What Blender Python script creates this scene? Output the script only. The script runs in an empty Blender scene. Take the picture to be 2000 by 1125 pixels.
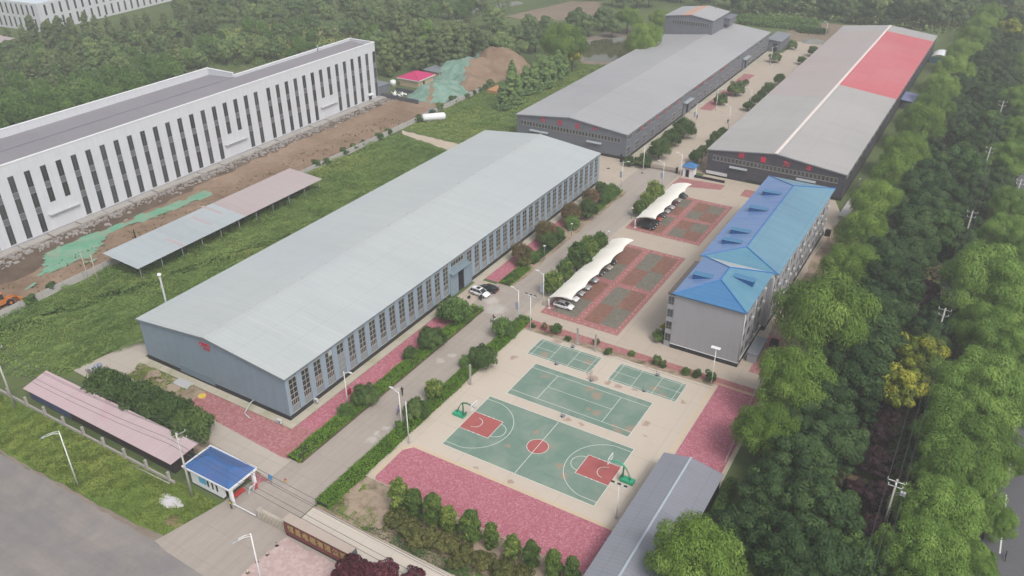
import bpy, math, random
import numpy as np
from mathutils import Vector, Matrix

random.seed(7)
RNG = np.random.default_rng(11)
SC = bpy.context.scene
COL = SC.collection
PI = math.pi

# ------------------------------------------------------------------ camera
CAM = np.array([65.08437, -85.34517, 91.41842])
YAW, PITCH, ROLL, FOC, PW, PH = -0.541677, 0.523377, -0.005057, 1623.0065, 2000.0, 1125.0
_cy, _sy, _cp, _sp = math.cos(YAW), math.sin(YAW), math.cos(PITCH), math.sin(PITCH)
FWD = np.array([_sy*_cp, _cy*_cp, -_sp])
_r = np.array([_cy, -_sy, 0.0])
_u = np.cross(_r, FWD)
RGT = math.cos(ROLL)*_r + math.sin(ROLL)*_u
UPV = -math.sin(ROLL)*_r + math.cos(ROLL)*_u

def at(px, py, z=0.0):
    """point of the place seen at that spot of the photograph, at height z above the ground"""
    d = FWD*FOC + RGT*(px-PW/2) - UPV*(py-PH/2)
    t = (z-CAM[2])/d[2]
    p = CAM + d*t
    return (float(p[0]), float(p[1]), float(z))

def xy(px, py, z=0.0):
    return at(px, py, z)[:2]

cam_d = bpy.data.cameras.new('camera')
cam = bpy.data.objects.new('camera', cam_d)
COL.objects.link(cam)
m = Matrix.Identity(4)
for i in range(3):
    m[i][0], m[i][1], m[i][2], m[i][3] = RGT[i], UPV[i], -FWD[i], CAM[i]
cam.matrix_world = m
cam_d.sensor_width = 36.0
cam_d.lens = FOC/PW*36.0
cam_d.clip_start = 1.0
cam_d.clip_end = 6000.0
SC.camera = cam

# ------------------------------------------------------------------ materials
def L(r, g, b, k=1.0):
    f = lambda c: ((c/255.0)/12.92 if c/255.0 <= 0.04045 else ((c/255.0+0.055)/1.055)**2.4)
    return (f(r)*k, f(g)*k, f(b)*k)

class NT:
    def __init__(self, name):
        self.m = bpy.data.materials.new(name)
        self.m.use_nodes = True
        self.t = self.m.node_tree
        self.b = self.t.nodes['Principled BSDF']
        self.b.inputs['Specular IOR Level'].default_value = 0.25
        self._co = None
    def n(self, typ, **kw):
        nd = self.t.nodes.new(typ)
        for k, v in kw.items():
            setattr(nd, k, v)
        return nd
    def link(self, a, b):
        self.t.links.new(a, b)
    def co(self):
        if self._co is None:
            self._co = self.n('ShaderNodeNewGeometry').outputs['Position']
        return self._co
    def mapped(self, scale=(1, 1, 1), loc=(0, 0, 0), rot=(0, 0, 0), src=None):
        mp = self.n('ShaderNodeMapping')
        mp.inputs['Scale'].default_value = scale
        mp.inputs['Location'].default_value = loc
        mp.inputs['Rotation'].default_value = rot
        self.link(src or self.co(), mp.inputs['Vector'])
        return mp.outputs[0]
    def noise(self, scale, detail=4, rough=.55, vec=None, dist=0.0):
        nd = self.n('ShaderNodeTexNoise')
        nd.inputs['Scale'].default_value = scale
        nd.inputs['Detail'].default_value = detail
        nd.inputs['Roughness'].default_value = rough
        nd.inputs['Distortion'].default_value = dist
        self.link(vec or self.co(), nd.inputs['Vector'])
        return nd.outputs['Fac']
    def ramp(self, fac, stops):
        r = self.n('ShaderNodeValToRGB')
        e = r.color_ramp.elements
        while len(e) < len(stops):
            e.new(0.5)
        for i, (p, c) in enumerate(stops):
            e[i].position = p
            e[i].color = (c[0], c[1], c[2], 1) if not isinstance(c, (int, float)) else (c, c, c, 1)
        self.link(fac, r.inputs[0])
        return r.outputs[0]
    def mix(self, fac, a, b, blend='MIX'):
        x = self.n('ShaderNodeMix', data_type='RGBA', blend_type=blend)
        for s, v in ((x.inputs[0], fac), (x.inputs[6], a), (x.inputs[7], b)):
            if isinstance(v, (int, float)):
                s.default_value = v
            elif isinstance(v, tuple):
                s.default_value = (v[0], v[1], v[2], 1)
            else:
                self.link(v, s)
        return x.outputs[2]
    def math(self, op, a, b=0.0, c=0.0):
        x = self.n('ShaderNodeMath', operation=op)
        for s, v in zip(x.inputs, (a, b, c)):
            if isinstance(v, (int, float)):
                s.default_value = v
            else:
                self.link(v, s)
        return x.outputs[0]
    def bump(self, h, strength=.3, dist=.05):
        b = self.n('ShaderNodeBump')
        b.inputs['Strength'].default_value = strength
        b.inputs['Distance'].default_value = dist
        self.link(h, b.inputs['Height'])
        self.link(b.outputs[0], self.b.inputs['Normal'])
    def out(self, col, rough=.8, metal=0.0, spec=None):
        if isinstance(col, tuple):
            self.b.inputs['Base Color'].default_value = (col[0], col[1], col[2], 1)
        else:
            self.link(col, self.b.inputs['Base Color'])
        self.b.inputs['Roughness'].default_value = rough
        self.b.inputs['Metallic'].default_value = metal
        if spec is not None:
            self.b.inputs['Specular IOR Level'].default_value = spec
        return self.m

def sc(c, k):
    return (min(1, c[0]*k), min(1, c[1]*k), min(1, c[2]*k))

def paint(name, col, var=.10, s1=.15, s2=2.0, rough=.6, metal=0.0, spec=.3, dirt=None, dirt_at=(.55, .75), vstreak=0):
    """painted or plain surface with uneven tone and optional stains"""
    t = NT(name)
    a = t.noise(s1, 5, .6)
    b = t.noise(s2, 4, .6)
    base = t.mix(a, sc(col, 1-var), sc(col, 1+var))
    base = t.mix(t.math('MULTIPLY', b, .5), base, sc(col, 1-var*.8))
    if dirt:
        n = t.noise(s1*3.1, 6, .65, dist=.6)
        mk = t.ramp(n, [(dirt_at[0], 0.0), (dirt_at[1], 1.0)])
        base = t.mix(t.math('MULTIPLY', mk, .6), base, dirt)
    if vstreak:
        st = t.ramp(t.noise(1.0, 5, .7, t.mapped((1.1, 1.1, .06))), [(.46, 0.0), (.70, 1.0)])
        base = t.mix(t.math('MULTIPLY', st, vstreak), base, sc(col, .62))
    return t.out(base, rough, metal, spec)

def sheet_roof(name, col, axis='Y', period=1.0, var=.06, alt=None, streak=.12, rough=.45, panel=6.0, slope_axis='X', dirt=None, ribk=.22):
    """profiled steel sheeting: ribs run down the slope, panels of slightly different tone, rain streaks"""
    t = NT(name)
    pos = t.co()
    sep = t.n('ShaderNodeSeparateXYZ')
    t.link(pos, sep.inputs[0])
    along = sep.outputs[0 if axis == 'X' else 1]
    # panels
    fl = t.math('FLOOR', t.math('DIVIDE', along, panel))
    wn = t.n('ShaderNodeTexWhiteNoise', noise_dimensions='1D')
    t.link(fl, wn.inputs['W'])
    fl2 = t.math('FLOOR', t.math('DIVIDE', along, period))
    wn2 = t.n('ShaderNodeTexWhiteNoise', noise_dimensions='1D')
    t.link(fl2, wn2.inputs['W'])
    tone = t.math('ADD', t.math('MULTIPLY', wn.outputs[0], .6), t.math('MULTIPLY', wn2.outputs[0], .4))
    base = t.mix(tone, sc(col, 1-var), sc(col, 1+var))
    # streaks that run down the slope
    sv = (0.05, .9, .3) if axis == 'Y' else (.9, .05, .3)
    st = t.noise(1.0, 5, .65, t.mapped(sv))
    big = t.noise(.03, 4, .55)
    base = t.mix(t.math('MULTIPLY', t.ramp(st, [(.38, 0.0), (.72, 1.0)]), streak*2.2), base, alt or sc(col, .72))
    base = t.mix(t.math('MULTIPLY', t.ramp(big, [(.40, 0.0), (.62, 1.0)]), .5), base, sc(alt or col, 1.05) if alt else sc(col, 1.1))
    if dirt:
        mk = t.ramp(t.noise(.12, 6, .7, dist=.5), [(.56, 0.0), (.74, 1.0)])
        base = t.mix(t.math('MULTIPLY', mk, .55), base, dirt)
    saw = t.math('FRACT', t.math('DIVIDE', along, period))
    rib = t.ramp(saw, [(.0, 1.0), (.10, 0.0), (.90, 0.0), (1.0, 1.0)])
    base = t.mix(t.math('MULTIPLY', rib, ribk), base, sc(col, .55))
    lap = t.math('LESS_THAN', t.math('FRACT', t.math('DIVIDE', t.math('ADD', sep.outputs[1 if axis == 'X' else 0], 1001.3), 6.1)), .022)
    base = t.mix(t.math('MULTIPLY', lap, .30), base, sc(col, .55))
    wear = t.noise(.45, 6, .7, t.mapped((.35, 1, .4) if axis == 'Y' else (1, .35, .4)))
    base = t.mix(t.math('MULTIPLY', t.ramp(wear, [(.50, 0.0), (.72, 1.0)]), .30), base, sc(col, .78))
    t.bump(rib, .35, .06)
    return t.out(base, rough, 0.0, .35)

def brick_paving(name, a, b, c, scale=2.2, worn=(.75, .7, .66), wear=(.66, .8), rough=.9):
    t = NT(name)
    vo = t.n('ShaderNodeTexVoronoi')
    vo.inputs['Scale'].default_value = scale
    t.link(t.co(), vo.inputs['Vector'])
    sepc = t.n('ShaderNodeSeparateColor')
    t.link(vo.outputs['Color'], sepc.inputs[0])
    base = t.ramp(sepc.outputs[0], [(.0, a), (.55, b), (1.0, c)])
    n = t.noise(.25, 5, .6)
    base = t.mix(t.math('MULTIPLY', n, .55), base, sc(a, .85))
    mk = t.ramp(t.noise(2.0, 6, .75, dist=.4), [(wear[0], 0.0), (wear[1], 1.0)])
    base = t.mix(t.math('MULTIPLY', mk, .7), base, worn)
    return t.out(base, rough, 0, .2)

def blobs(t, spots, soft=.5):
    """mask: 1 inside any of the irregular spots (x, y, radius)"""
    nz = t.n('ShaderNodeTexNoise')
    nz.inputs['Scale'].default_value = .9
    nz.inputs['Detail'].default_value = 4
    t.link(t.co(), nz.inputs['Vector'])
    off = t.n('ShaderNodeVectorMath', operation='MULTIPLY_ADD')
    t.link(nz.outputs['Color'], off.inputs[0])
    off.inputs[1].default_value = (2.2, 2.2, 0)
    sub = t.n('ShaderNodeVectorMath', operation='ADD')
    t.link(t.co(), sub.inputs[0])
    sub.inputs[1].default_value = (-1.1, -1.1, 0)
    t.link(sub.outputs[0], off.inputs[2])
    acc = None
    for (x, y, r) in spots:
        d = t.n('ShaderNodeVectorMath', operation='DISTANCE')
        t.link(off.outputs[0], d.inputs[0])
        d.inputs[1].default_value = (x, y, 0)
        v = t.math('DIVIDE', t.math('SUBTRACT', r, d.outputs['Value']), r*soft)
        acc = v if acc is None else t.math('MAXIMUM', acc, v)
    c = t.n('ShaderNodeClamp')
    t.link(acc, c.inputs[0])
    return c.outputs[0]

def slab_concrete(name, col, joint=(5.0, 5.0), var=.10, stain=None, spots=None, spot_col=None, off=(0, 0), dark=.80, stain_at=(.52, .75), white=None, jw=.20, lane=None):
    t = NT(name)
    a = t.noise(.08, 6, .6)
    b = t.noise(.9, 6, .65)
    d = t.noise(6, 3, .6)
    base = t.mix(a, sc(col, 1-var), sc(col, 1+var))
    base = t.mix(t.math('MULTIPLY', t.ramp(b, [(.35, 0.0), (.75, 1.0)]), .45), base, sc(col, dark))
    base = t.mix(t.math('MULTIPLY', d, .25), base, sc(col, .82))
    if joint:
        sep = t.n('ShaderNodeSeparateXYZ')
        t.link(t.co(), sep.inputs[0])
        for k in (0, 1):
            if not joint[k]:
                continue
            fr = t.math('FRACT', t.math('DIVIDE', t.math('ADD', sep.outputs[k], 1000*joint[k]+off[k]), joint[k]))
            w = .09/joint[k]
            ln = t.math('LESS_THAN', t.math('ABSOLUTE', t.math('SUBTRACT', fr, .5)), w)
            base = t.mix(t.math('MULTIPLY', ln, jw), base, sc(col, .45))
        cells = t.n('ShaderNodeTexWhiteNoise', noise_dimensions='2D')
        cv = t.n('ShaderNodeCombineXYZ')
        for k in (0, 1):
            j = joint[k] or 200.0
            t.link(t.math('FLOOR', t.math('DIVIDE', t.math('ADD', sep.outputs[k], 1000*j+off[k]+j/2), j)), cv.inputs[k])
        t.link(cv.outputs[0], cells.inputs['Vector'])
        base = t.mix(t.math('MULTIPLY', cells.outputs[0], .22), base, sc(col, .80))
    if stain:
        mk = t.ramp(t.noise(.16, 6, .68, dist=.7), [(stain_at[0], 0.0), (stain_at[1], 1.0)])
        base = t.mix(t.math('MULTIPLY', mk, .6), base, stain)
    if spots:
        base = t.mix(t.math('MULTIPLY', blobs(t, spots), .75), base, spot_col)
    if white:
        base = t.mix(t.math('MULTIPLY', blobs(t, white), .5), base, (.55, .53, .50))
    if lane:
        ls = t.ramp(t.noise(1.0, 5, .7, t.mapped((.025, .55, 1) if lane == 'X' else (.55, .025, 1))), [(.42, 0.0), (.66, 1.0)])
        base = t.mix(t.math('MULTIPLY', ls, .34), base, sc(col, .68))
        ck = t.ramp(t.noise(.55, 8, .8, dist=1.2), [(.485, 0.0), (.50, 1.0), (.515, 0.0)])
        base = t.mix(t.math('MULTIPLY', ck, .28), base, sc(col, .55))
    t.bump(d, .15, .02)
    return t.out(base, .88, 0, .2)

def ground_mat(name, stops, s1=.06, s2=.8, s3=5.0, bump=.5):
    t = NT(name)
    a = t.noise(s1, 6, .62, dist=.3)
    b = t.noise(s2, 6, .68)
    c = t.noise(s3, 4, .7)
    f = t.math('ADD', t.math('MULTIPLY', a, .55), t.math('ADD', t.math('MULTIPLY', b, .33), t.math('MULTIPLY', c, .16)))
    t.bump(t.math('ADD', b, t.math('MULTIPLY', c, .5)), bump, .3)
    return t.out(t.ramp(f, stops), .95, 0, .1)

def leaf_mat(name, dark, mid, light, rough=.6, transl=.25, extra=None):
    """foliage: colour by leaf cluster (mesh attribute) and by plant"""
    t = NT(name)
    at_ = t.n('ShaderNodeAttribute', attribute_name='tint')
    oi = t.n('ShaderNodeObjectInfo')
    f = t.math('ADD', at_.outputs['Fac'], t.math('MULTIPLY', t.math('SUBTRACT', oi.outputs['Random'], .5), .42))
    stops = [(.05, dark), (.5, mid), (.92, light)]
    if extra:
        stops = [(.05, dark), (.45, mid), (.80, light), (.97, extra)]
    col = t.ramp(f, stops)
    t.out(col, rough, 0, .15)
    tr = t.n('ShaderNodeBsdfTranslucent')
    t.link(col, tr.inputs['Color'])
    mx = t.n('ShaderNodeMixShader')
    mx.inputs[0].default_value = transl
    t.link(t.b.outputs[0], mx.inputs[1])
    t.link(tr.outputs[0], mx.inputs[2])
    t.link(mx.outputs[0], t.t.nodes['Material Output'].inputs['Surface'])
    return t.m

def glass_mat(name, col=(.03, .036, .04), rough=.12, var=.5):
    t = NT(name)
    oi = t.n('ShaderNodeObjectInfo')
    n = t.noise(.5, 3)
    base = t.mix(t.math('ADD', t.math('MULTIPLY', oi.outputs['Random'], .6), t.math('MULTIPLY', n, .5)), sc(col, 1-var), sc(col, 1+var*1.6))
    return t.out(base, rough, 0, .5)

# ------------------------------------------------------------------ mesh building
class MB:
    def __init__(s):
        s.v, s.f, s.k, s.sm = [], [], [], []
        s.cur = 0
    def add(s, vs, fs, smooth=False):
        o = len(s.v)
        s.v += [tuple(map(float, p)) for p in vs]
        for f in fs:
            s.f.append(tuple(i+o for i in f))
            s.k.append(s.cur)
            s.sm.append(smooth)
        return s
    def quad(s, *p):
        return s.add(p, [tuple(range(len(p)))])
    def box(s, x0, y0, z0, x1, y1, z1):
        x0, x1 = min(x0, x1), max(x0, x1)
        y0, y1 = min(y0, y1), max(y0, y1)
        z0, z1 = min(z0, z1), max(z0, z1)
        vs = [(x0, y0, z0), (x1, y0, z0), (x1, y1, z0), (x0, y1, z0), (x0, y0, z1), (x1, y0, z1), (x1, y1, z1), (x0, y1, z1)]
        return s.add(vs, [(3, 2, 1, 0), (4, 5, 6, 7), (0, 1, 5, 4), (1, 2, 6, 5), (2, 3, 7, 6), (3, 0, 4, 7)])
    def prism(s, poly, z0, z1):
        n = len(poly)
        ar = sum(poly[i][0]*poly[(i+1) % n][1]-poly[(i+1) % n][0]*poly[i][1] for i in range(n))
        if ar < 0:
            poly = poly[::-1]
        vs = [(p[0], p[1], z0) for p in poly]+[(p[0], p[1], z1) for p in poly]
        fs = [tuple(range(n-1, -1, -1)), tuple(range(n, 2*n))]+[(i, (i+1) % n, (i+1) % n+n, i+n) for i in range(n)]
        return s.add(vs, fs)
    def extrude_y(s, prof, y0, y1):
        """profile in x,z extruded along y"""
        n = len(prof)
        vs = [(p[0], y0, p[1]) for p in prof]+[(p[0], y1, p[1]) for p in prof]
        fs = [tuple(range(n)), tuple(range(2*n-1, n-1, -1))]+[((i+1) % n, i, i+n, (i+1) % n+n) for i in range(n)]
        return s.add(vs, fs)
    def tube(s, pts, rad, n=8, smooth=True, cap=True):
        pts = [Vector(p) for p in pts]
        if isinstance(rad, (int, float)):
            rad = [rad]*len(pts)
        vs, fs = [], []
        prev = None
        for i, p in enumerate(pts):
            d = (pts[min(i+1, len(pts)-1)]-pts[max(i-1, 0)])
            if d.length < 1e-9:
                d = Vector((0, 0, 1))
            d.normalize()
            a = d.cross(Vector((0, 0, 1)) if abs(d.z) < .9 else Vector((0, 1, 0))) if prev is None else prev-d*prev.dot(d)
            a.normalize()
            prev = a
            b = d.cross(a)
            for j in range(n):
                t = 2*PI*j/n
                vs.append(tuple(p+(a*math.cos(t)+b*math.sin(t))*rad[i]))
        for i in range(len(pts)-1):
            for j in range(n):
                fs.append((i*n+j, i*n+(j+1) % n, (i+1)*n+(j+1) % n, (i+1)*n+j))
        s.add(vs, fs, smooth)
        if cap:
            o = len(s.v)-len(vs)
            s.f.append(tuple(o+j for j in range(n-1, -1, -1)))
            s.f.append(tuple(o+(len(pts)-1)*n+j for j in range(n)))
            s.k += [s.cur]*2
            s.sm += [False]*2
        return s
    def ball(s, c, r, n=8, m=6, sq=(1, 1, 1)):
        vs, fs = [], []
        for i in range(m+1):
            th = PI*i/m
            for j in range(n):
                ph = 2*PI*j/n
                vs.append((c[0]+r*sq[0]*math.sin(th)*math.cos(ph), c[1]+r*sq[1]*math.sin(th)*math.sin(ph), c[2]+r*sq[2]*math.cos(th)))
        for i in range(m):
            for j in range(n):
                fs.append((i*n+j, (i+1)*n+j, (i+1)*n+(j+1) % n, i*n+(j+1) % n))
        return s.add(vs, fs, True)
    def mesh(s, name, mats, org=(0, 0, 0)):
        me = bpy.data.meshes.new(name)
        me.from_pydata([(p[0]-org[0], p[1]-org[1], p[2]-org[2]) for p in s.v], [], s.f)
        for mm in (mats if isinstance(mats, (list, tuple)) else [mats]):
            me.materials.append(mm)
        me.polygons.foreach_set('material_index', s.k)
        me.polygons.foreach_set('use_smooth', s.sm)
        me.update()
        return me
    def build(s, name, mats, parent=None, org=None):
        o = org if org is not None else (wpos(parent) if parent else (0, 0, 0))
        ob = bpy.data.objects.new(name, s.mesh(name, mats, o))
        COL.objects.link(ob)
        if parent:
            ob.parent = parent
        elif org is not None:
            ob.location = org
        return ob

def wpos(o):
    x, y, z = 0, 0, 0
    while o is not None:
        x, y, z = x+o.location.x, y+o.location.y, z+o.location.z
        o = o.parent
    return (x, y, z)

def tag(o, label, cat, group=None, kind=None):
    o['label'] = label
    o['category'] = cat
    if group:
        o['group'] = group
    if kind:
        o['kind'] = kind
    return o

def thing(name, label, cat, loc=(0, 0, 0), rz=0.0, group=None):
    o = bpy.data.objects.new(name, None)
    o.empty_display_size = .3
    COL.objects.link(o)
    o.location = loc if len(loc) == 3 else (loc[0], loc[1], 0)
    o.rotation_euler = (0, 0, rz)
    return tag(o, label, cat, group)

def kids(o):
    return [c for c in bpy.data.objects if c.parent == o]

_KID = {}
def copy_tree(src, loc=None, rz=None, label=None, parent=None, group=None, scale=None):
    c = src.copy()
    COL.objects.link(c)
    if parent is not None:
        c.parent = parent
    if loc is not None:
        c.location = loc if len(loc) == 3 else (loc[0], loc[1], 0)
    if rz is not None:
        c.rotation_euler = (0, 0, rz)
    if label:
        c['label'] = label
    if group:
        c['group'] = group
    if scale:
        c.scale = scale
    ch = _KID.get(src.name)
    if ch is None:
        ch = _KID[src.name] = kids(src)
    for k in ch:
        copy_tree(k, parent=c)
    return c

def struct(name, mb, mat_):
    o = mb.build(name, mat_)
    o['kind'] = 'structure'
    return o

_lay = [0]
def sheet(name, poly, mat_, z, parent=None, kind='structure'):
    mb = MB()
    n = len(poly)
    ar = sum(poly[i][0]*poly[(i+1) % n][1]-poly[(i+1) % n][0]*poly[i][1] for i in range(n))
    if ar < 0:
        poly = poly[::-1]
    mb.add([(p[0], p[1], z) for p in poly], [tuple(range(n))])
    o = mb.build(name, mat_, parent)
    if parent is None:
        o['kind'] = kind
    return o

def rect(x0, y0, x1, y1):
    return [(x0, y0), (x1, y0), (x1, y1), (x0, y1)]

def ragged(poly, step=2.0, amp=.4, seed=1):
    """same outline with an uneven edge"""
    rnd = random.Random(seed)
    out = []
    n = len(poly)
    for i in range(n):
        a, b = Vector(poly[i]), Vector(poly[(i+1) % n])
        k = max(1, int((b-a).length/step))
        nrm = Vector((-(b-a).y, (b-a).x)).normalized()
        for j in range(k):
            p = a.lerp(b, j/k)+nrm*rnd.uniform(-amp, amp)
            out.append((p.x, p.y))
    return out

# value noise for scattering
_tab = RNG.random((256, 256))
def vnoise(x, y):
    xi, yi = np.floor(x).astype(int), np.floor(y).astype(int)
    fx, fy = x-xi, y-yi
    fx, fy = fx*fx*(3-2*fx), fy*fy*(3-2*fy)
    g = lambda a, b: _tab[a % 256, b % 256]
    return (g(xi, yi)*(1-fx)+g(xi+1, yi)*fx)*(1-fy)+(g(xi, yi+1)*(1-fx)+g(xi+1, yi+1)*fx)*fy
def fbm(x, y, o=3):
    s, a, w = 0, 1.0, 0
    for k in range(o):
        s = s+a*vnoise(x*2**k+17*k, y*2**k+31*k)
        w += a
        a *= .5
    return s/w
def in_poly(x, y, poly):
    r = np.zeros(len(x), bool)
    n = len(poly)
    for i in range(n):
        x0, y0 = poly[i]
        x1, y1 = poly[(i+1) % n]
        c = ((y0 > y) != (y1 > y))
        with np.errstate(divide='ignore', invalid='ignore'):
            xx = (x1-x0)*(y-y0)/(y1-y0)+x0
        r ^= c & (x < xx)
    return r
def scatter(poly, n, rng=RNG):
    xs = [p[0] for p in poly]
    ys = [p[1] for p in poly]
    x = rng.uniform(min(xs), max(xs), n)
    y = rng.uniform(min(ys), max(ys), n)
    k = in_poly(x, y, poly)
    return x[k], y[k]

# ------------------------------------------------------------------ foliage cards
def norm(a):
    return a/np.maximum(np.linalg.norm(a, axis=1, keepdims=True), 1e-9)

def cards_mesh(name, pos, nrm, up, ln, wd, tint, mat_):
    """many small leaf faces: one diamond per position"""
    n = len(pos)
    nrm = norm(nrm)
    t = up-nrm*np.sum(up*nrm, axis=1, keepdims=True)
    t = norm(t)
    b = np.cross(nrm, t)
    ln = np.asarray(ln).reshape(-1, 1)
    wd = np.asarray(wd).reshape(-1, 1)
    v = np.empty((n, 4, 3), np.float32)
    v[:, 0] = pos-t*ln*.5
    v[:, 1] = pos+b*wd*.5-nrm*wd*.12
    v[:, 2] = pos+t*ln*.5
    v[:, 3] = pos-b*wd*.5-nrm*wd*.12
    me = bpy.data.meshes.new(name)
    me.vertices.add(n*4)
    me.vertices.foreach_set('co', v.ravel())
    me.loops.add(n*4)
    me.loops.foreach_set('vertex_index', np.arange(n*4, dtype=np.int32))
    me.polygons.add(n)
    me.polygons.foreach_set('loop_start', np.arange(0, n*4, 4, dtype=np.int32))
    me.polygons.foreach_set('loop_total', np.full(n, 4, np.int32))
    a = me.attributes.new('tint', 'FLOAT', 'FACE')
    a.data.foreach_set('value', np.clip(tint, 0, 1).astype(np.float32))
    me.materials.append(mat_)
    me.update(calc_edges=True)
    return me

def rdir(rng, n):
    return norm(rng.normal(size=(n, 3)))

def crown(rng, rx, rz, zc, nclump, cr, per, leaf, style='round', upper=-.35, fill=.35, tj=.16, shape=None, droop=1.0, sepk=.78, place=None):
    """clumps of leaves spread through an uneven crown; returns pos, nrm, up, len, wid, tint"""
    P, N, U, Ls, Ws, T = [], [], [], [], [], []
    k = 0
    cs = []
    while len(cs) < nclump and k < nclump*60:
        k += 1
        d = rdir(rng, 1)[0]
        if d[2] < upper:
            continue
        rad = rng.uniform(.55, 1.0) if rng.random() > .25 else rng.uniform(.1, .6)
        if (place or style) == 'cone':
            h = rng.random()**1.25
            a = rng.uniform(0, 2*PI)
            w = rx*(1-h)**.75*rng.uniform(.55, 1)
            c = np.array([w*math.cos(a), w*math.sin(a), zc-rz+2*rz*h])
        elif (place or style) == 'column':
            h = rng.random()
            a = rng.uniform(0, 2*PI)
            w = rx*(math.sin(PI*min(1, .12+h*.88))**.5)*rng.uniform(.4, 1)
            c = np.array([w*math.cos(a), w*math.sin(a), zc-rz+2*rz*h])
        else:
            c = np.array([d[0]*rx*rad, d[1]*rx*rad, zc+d[2]*rz*rad])
        if any(np.linalg.norm(c-o) < cr*sepk for o in cs):
            if rng.random() < .85:
                continue
        cs.append(c)
    for c in cs:
        r = cr*rng.uniform(.7, 1.3)
        n = int(per*rng.uniform(.75, 1.25)*(r/cr)**1.5)
        d = rdir(rng, n)
        out = c-np.array([0, 0, zc-rz*.3])
        out = out/(np.linalg.norm(out)+1e-6)
        flip = (d@out) < rng.uniform(-.9, .1, n)
        d[flip] *= -1
        rr = r*(1-fill*rng.random(n)**1.5)
        sq = np.array([1, 1, .8])
        if style == 'willow':
            sq = np.array([1, 1, .75])
        p = c+d*rr[:, None]*sq
        if style == 'willow':
            # hanging strands: slide points down along the clump's outside
            drop = rng.random(n)**2*r*droop
            p[:, 2] -= drop
            p[:, :2] += d[:, :2]*drop[:, None]*.12
            nn = norm(d*1.5+np.array([0, 0, .45])+rng.normal(size=(n, 3))*.30)
            up = np.tile([0, 0, -1.0], (n, 1))+rng.normal(size=(n, 3))*.22+d*.25
            ll = leaf*rng.uniform(1.0, 2.0, n)
            ww = leaf*rng.uniform(.40, .70, n)
        elif style == 'vase':
            nn = norm(d*.8+np.array([0, 0, .2])+rng.normal(size=(n, 3))*.60)
            p = p+rng.normal(size=(n, 3))*r*np.array([.16, .16, .26])
            up = np.tile([0, 0, 1.0], (n, 1))+rng.normal(size=(n, 3))*.45+d*.5
            ll = leaf*rng.uniform(1.0, 2.3, n)
            ww = leaf*rng.uniform(.4, .75, n)
        else:
            nn = norm(d*1.4+np.array([0, 0, .40])+rng.normal(size=(n, 3))*.40)
            up = rng.normal(size=(n, 3))
            ll = leaf*rng.uniform(.8, 1.5, n)
            ww = leaf*rng.uniform(.6, 1.05, n)
        P.append(p); N.append(nn); U.append(up); Ls.append(ll); Ws.append(ww)
        T.append(np.clip(.45+rng.normal()*tj*(.55 if style == 'vase' else 1)+rng.normal(size=n)*.14, 0, 1))
    return [np.concatenate(a) for a in (P, N, U, Ls, Ws, T)]

def trunk_mb(rng, h, r, limbs, spread, top):
    mb = MB()
    lean = rng.normal(size=2)*.02*h
    mb.tube([(0, 0, 0), (lean[0]*.3, lean[1]*.3, h*.35), (lean[0], lean[1], h*.7), (lean[0]*1.2, lean[1]*1.2, h)], [r*1.25, r, r*.75, r*.35], 7)
    for i in range(limbs):
        a = 2*PI*i/limbs+rng.uniform(-.4, .4)
        z0 = h*rng.uniform(.45, .8)
        q = spread*rng.uniform(.6, 1.0)
        mb.tube([(lean[0]*.6, lean[1]*.6, z0), (q*.5*math.cos(a), q*.5*math.sin(a), z0+(top-z0)*.45), (q*math.cos(a), q*math.sin(a), z0+(top-z0)*rng.uniform(.6, .95))], [r*.5, r*.32, r*.12], 5)
    return mb
HAZE, EXPO = 0.00066, 0.50
# ------------------------------------------------------------------ the setting: ground, roads, paving
M = {}
GREEN = [(.20, (.045, .070, .022)), (.42, (.080, .125, .035)), (.60, (.125, .165, .050)), (.80, (.20, .185, .075))]
M['scrub'] = ground_mat('scrub_ground', [(.25, (.045, .065, .030)), (.45, (.080, .112, .045)), (.62, (.12, .15, .060)), (.8, (.18, .165, .09))], .03, .4, 3.0)
M['lawn'] = ground_mat('lawn_grass', [(.30, (.055, .10, .020)), (.46, (.085, .14, .030)), (.60, (.125, .175, .042)), (.78, (.18, .185, .07))], .09, 1.1, 7.0)
M['field'] = ground_mat('weed_ground', GREEN, .05, .6, 4.0)
M['dirt'] = ground_mat('bare_dirt', [(.25, (.115, .078, .052)), (.45, (.195, .134, .092)), (.60, (.285, .205, .148)), (.8, (.37, .295, .23))], .07, .5, 4.0)
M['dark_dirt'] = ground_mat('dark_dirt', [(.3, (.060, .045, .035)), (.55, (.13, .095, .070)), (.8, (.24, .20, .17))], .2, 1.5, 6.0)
M['soil'] = ground_mat('soil_bed', [(.30, (.050, .085, .022)), (.42, (.15, .125, .075)), (.55, (.34, .265, .20)), (.8, (.42, .35, .28))], .22, 1.1, 6.0)
M['sand'] = ground_mat('sandy_path', [(.3, (.34, .28, .215)), (.6, (.48, .41, .33)), (.85, (.56, .50, .43))], .12, 1.2, 6.0)
M['shoulder'] = ground_mat('road_shoulder_dirt', [(.3, (.15, .12, .095)), (.6, (.24, .20, .165)), (.85, (.30, .26, .22))], .2, 1.2, 6.0)
M['bare'] = ground_mat('bare_earth_ground', [(.3, (.10, .070, .045)), (.6, (.20, .135, .085)), (.85, (.25, .18, .12))], .2, 1.2, 6.0)
M['farm'] = ground_mat('ploughed_field', [(.3, (.16, .12, .09)), (.6, (.24, .19, .145)), (.85, (.30, .25, .20))], .03, .5, 3.0)
M['asphalt'] = slab_concrete('asphalt', (.220, .207, .203), None, .22, stain=(.30, .255, .22), stain_at=(.44, .68), dark=.74, lane='X')
M['asphalt_far'] = slab_concrete('asphalt_dark', (.115, .115, .125), None, .12)
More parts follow.
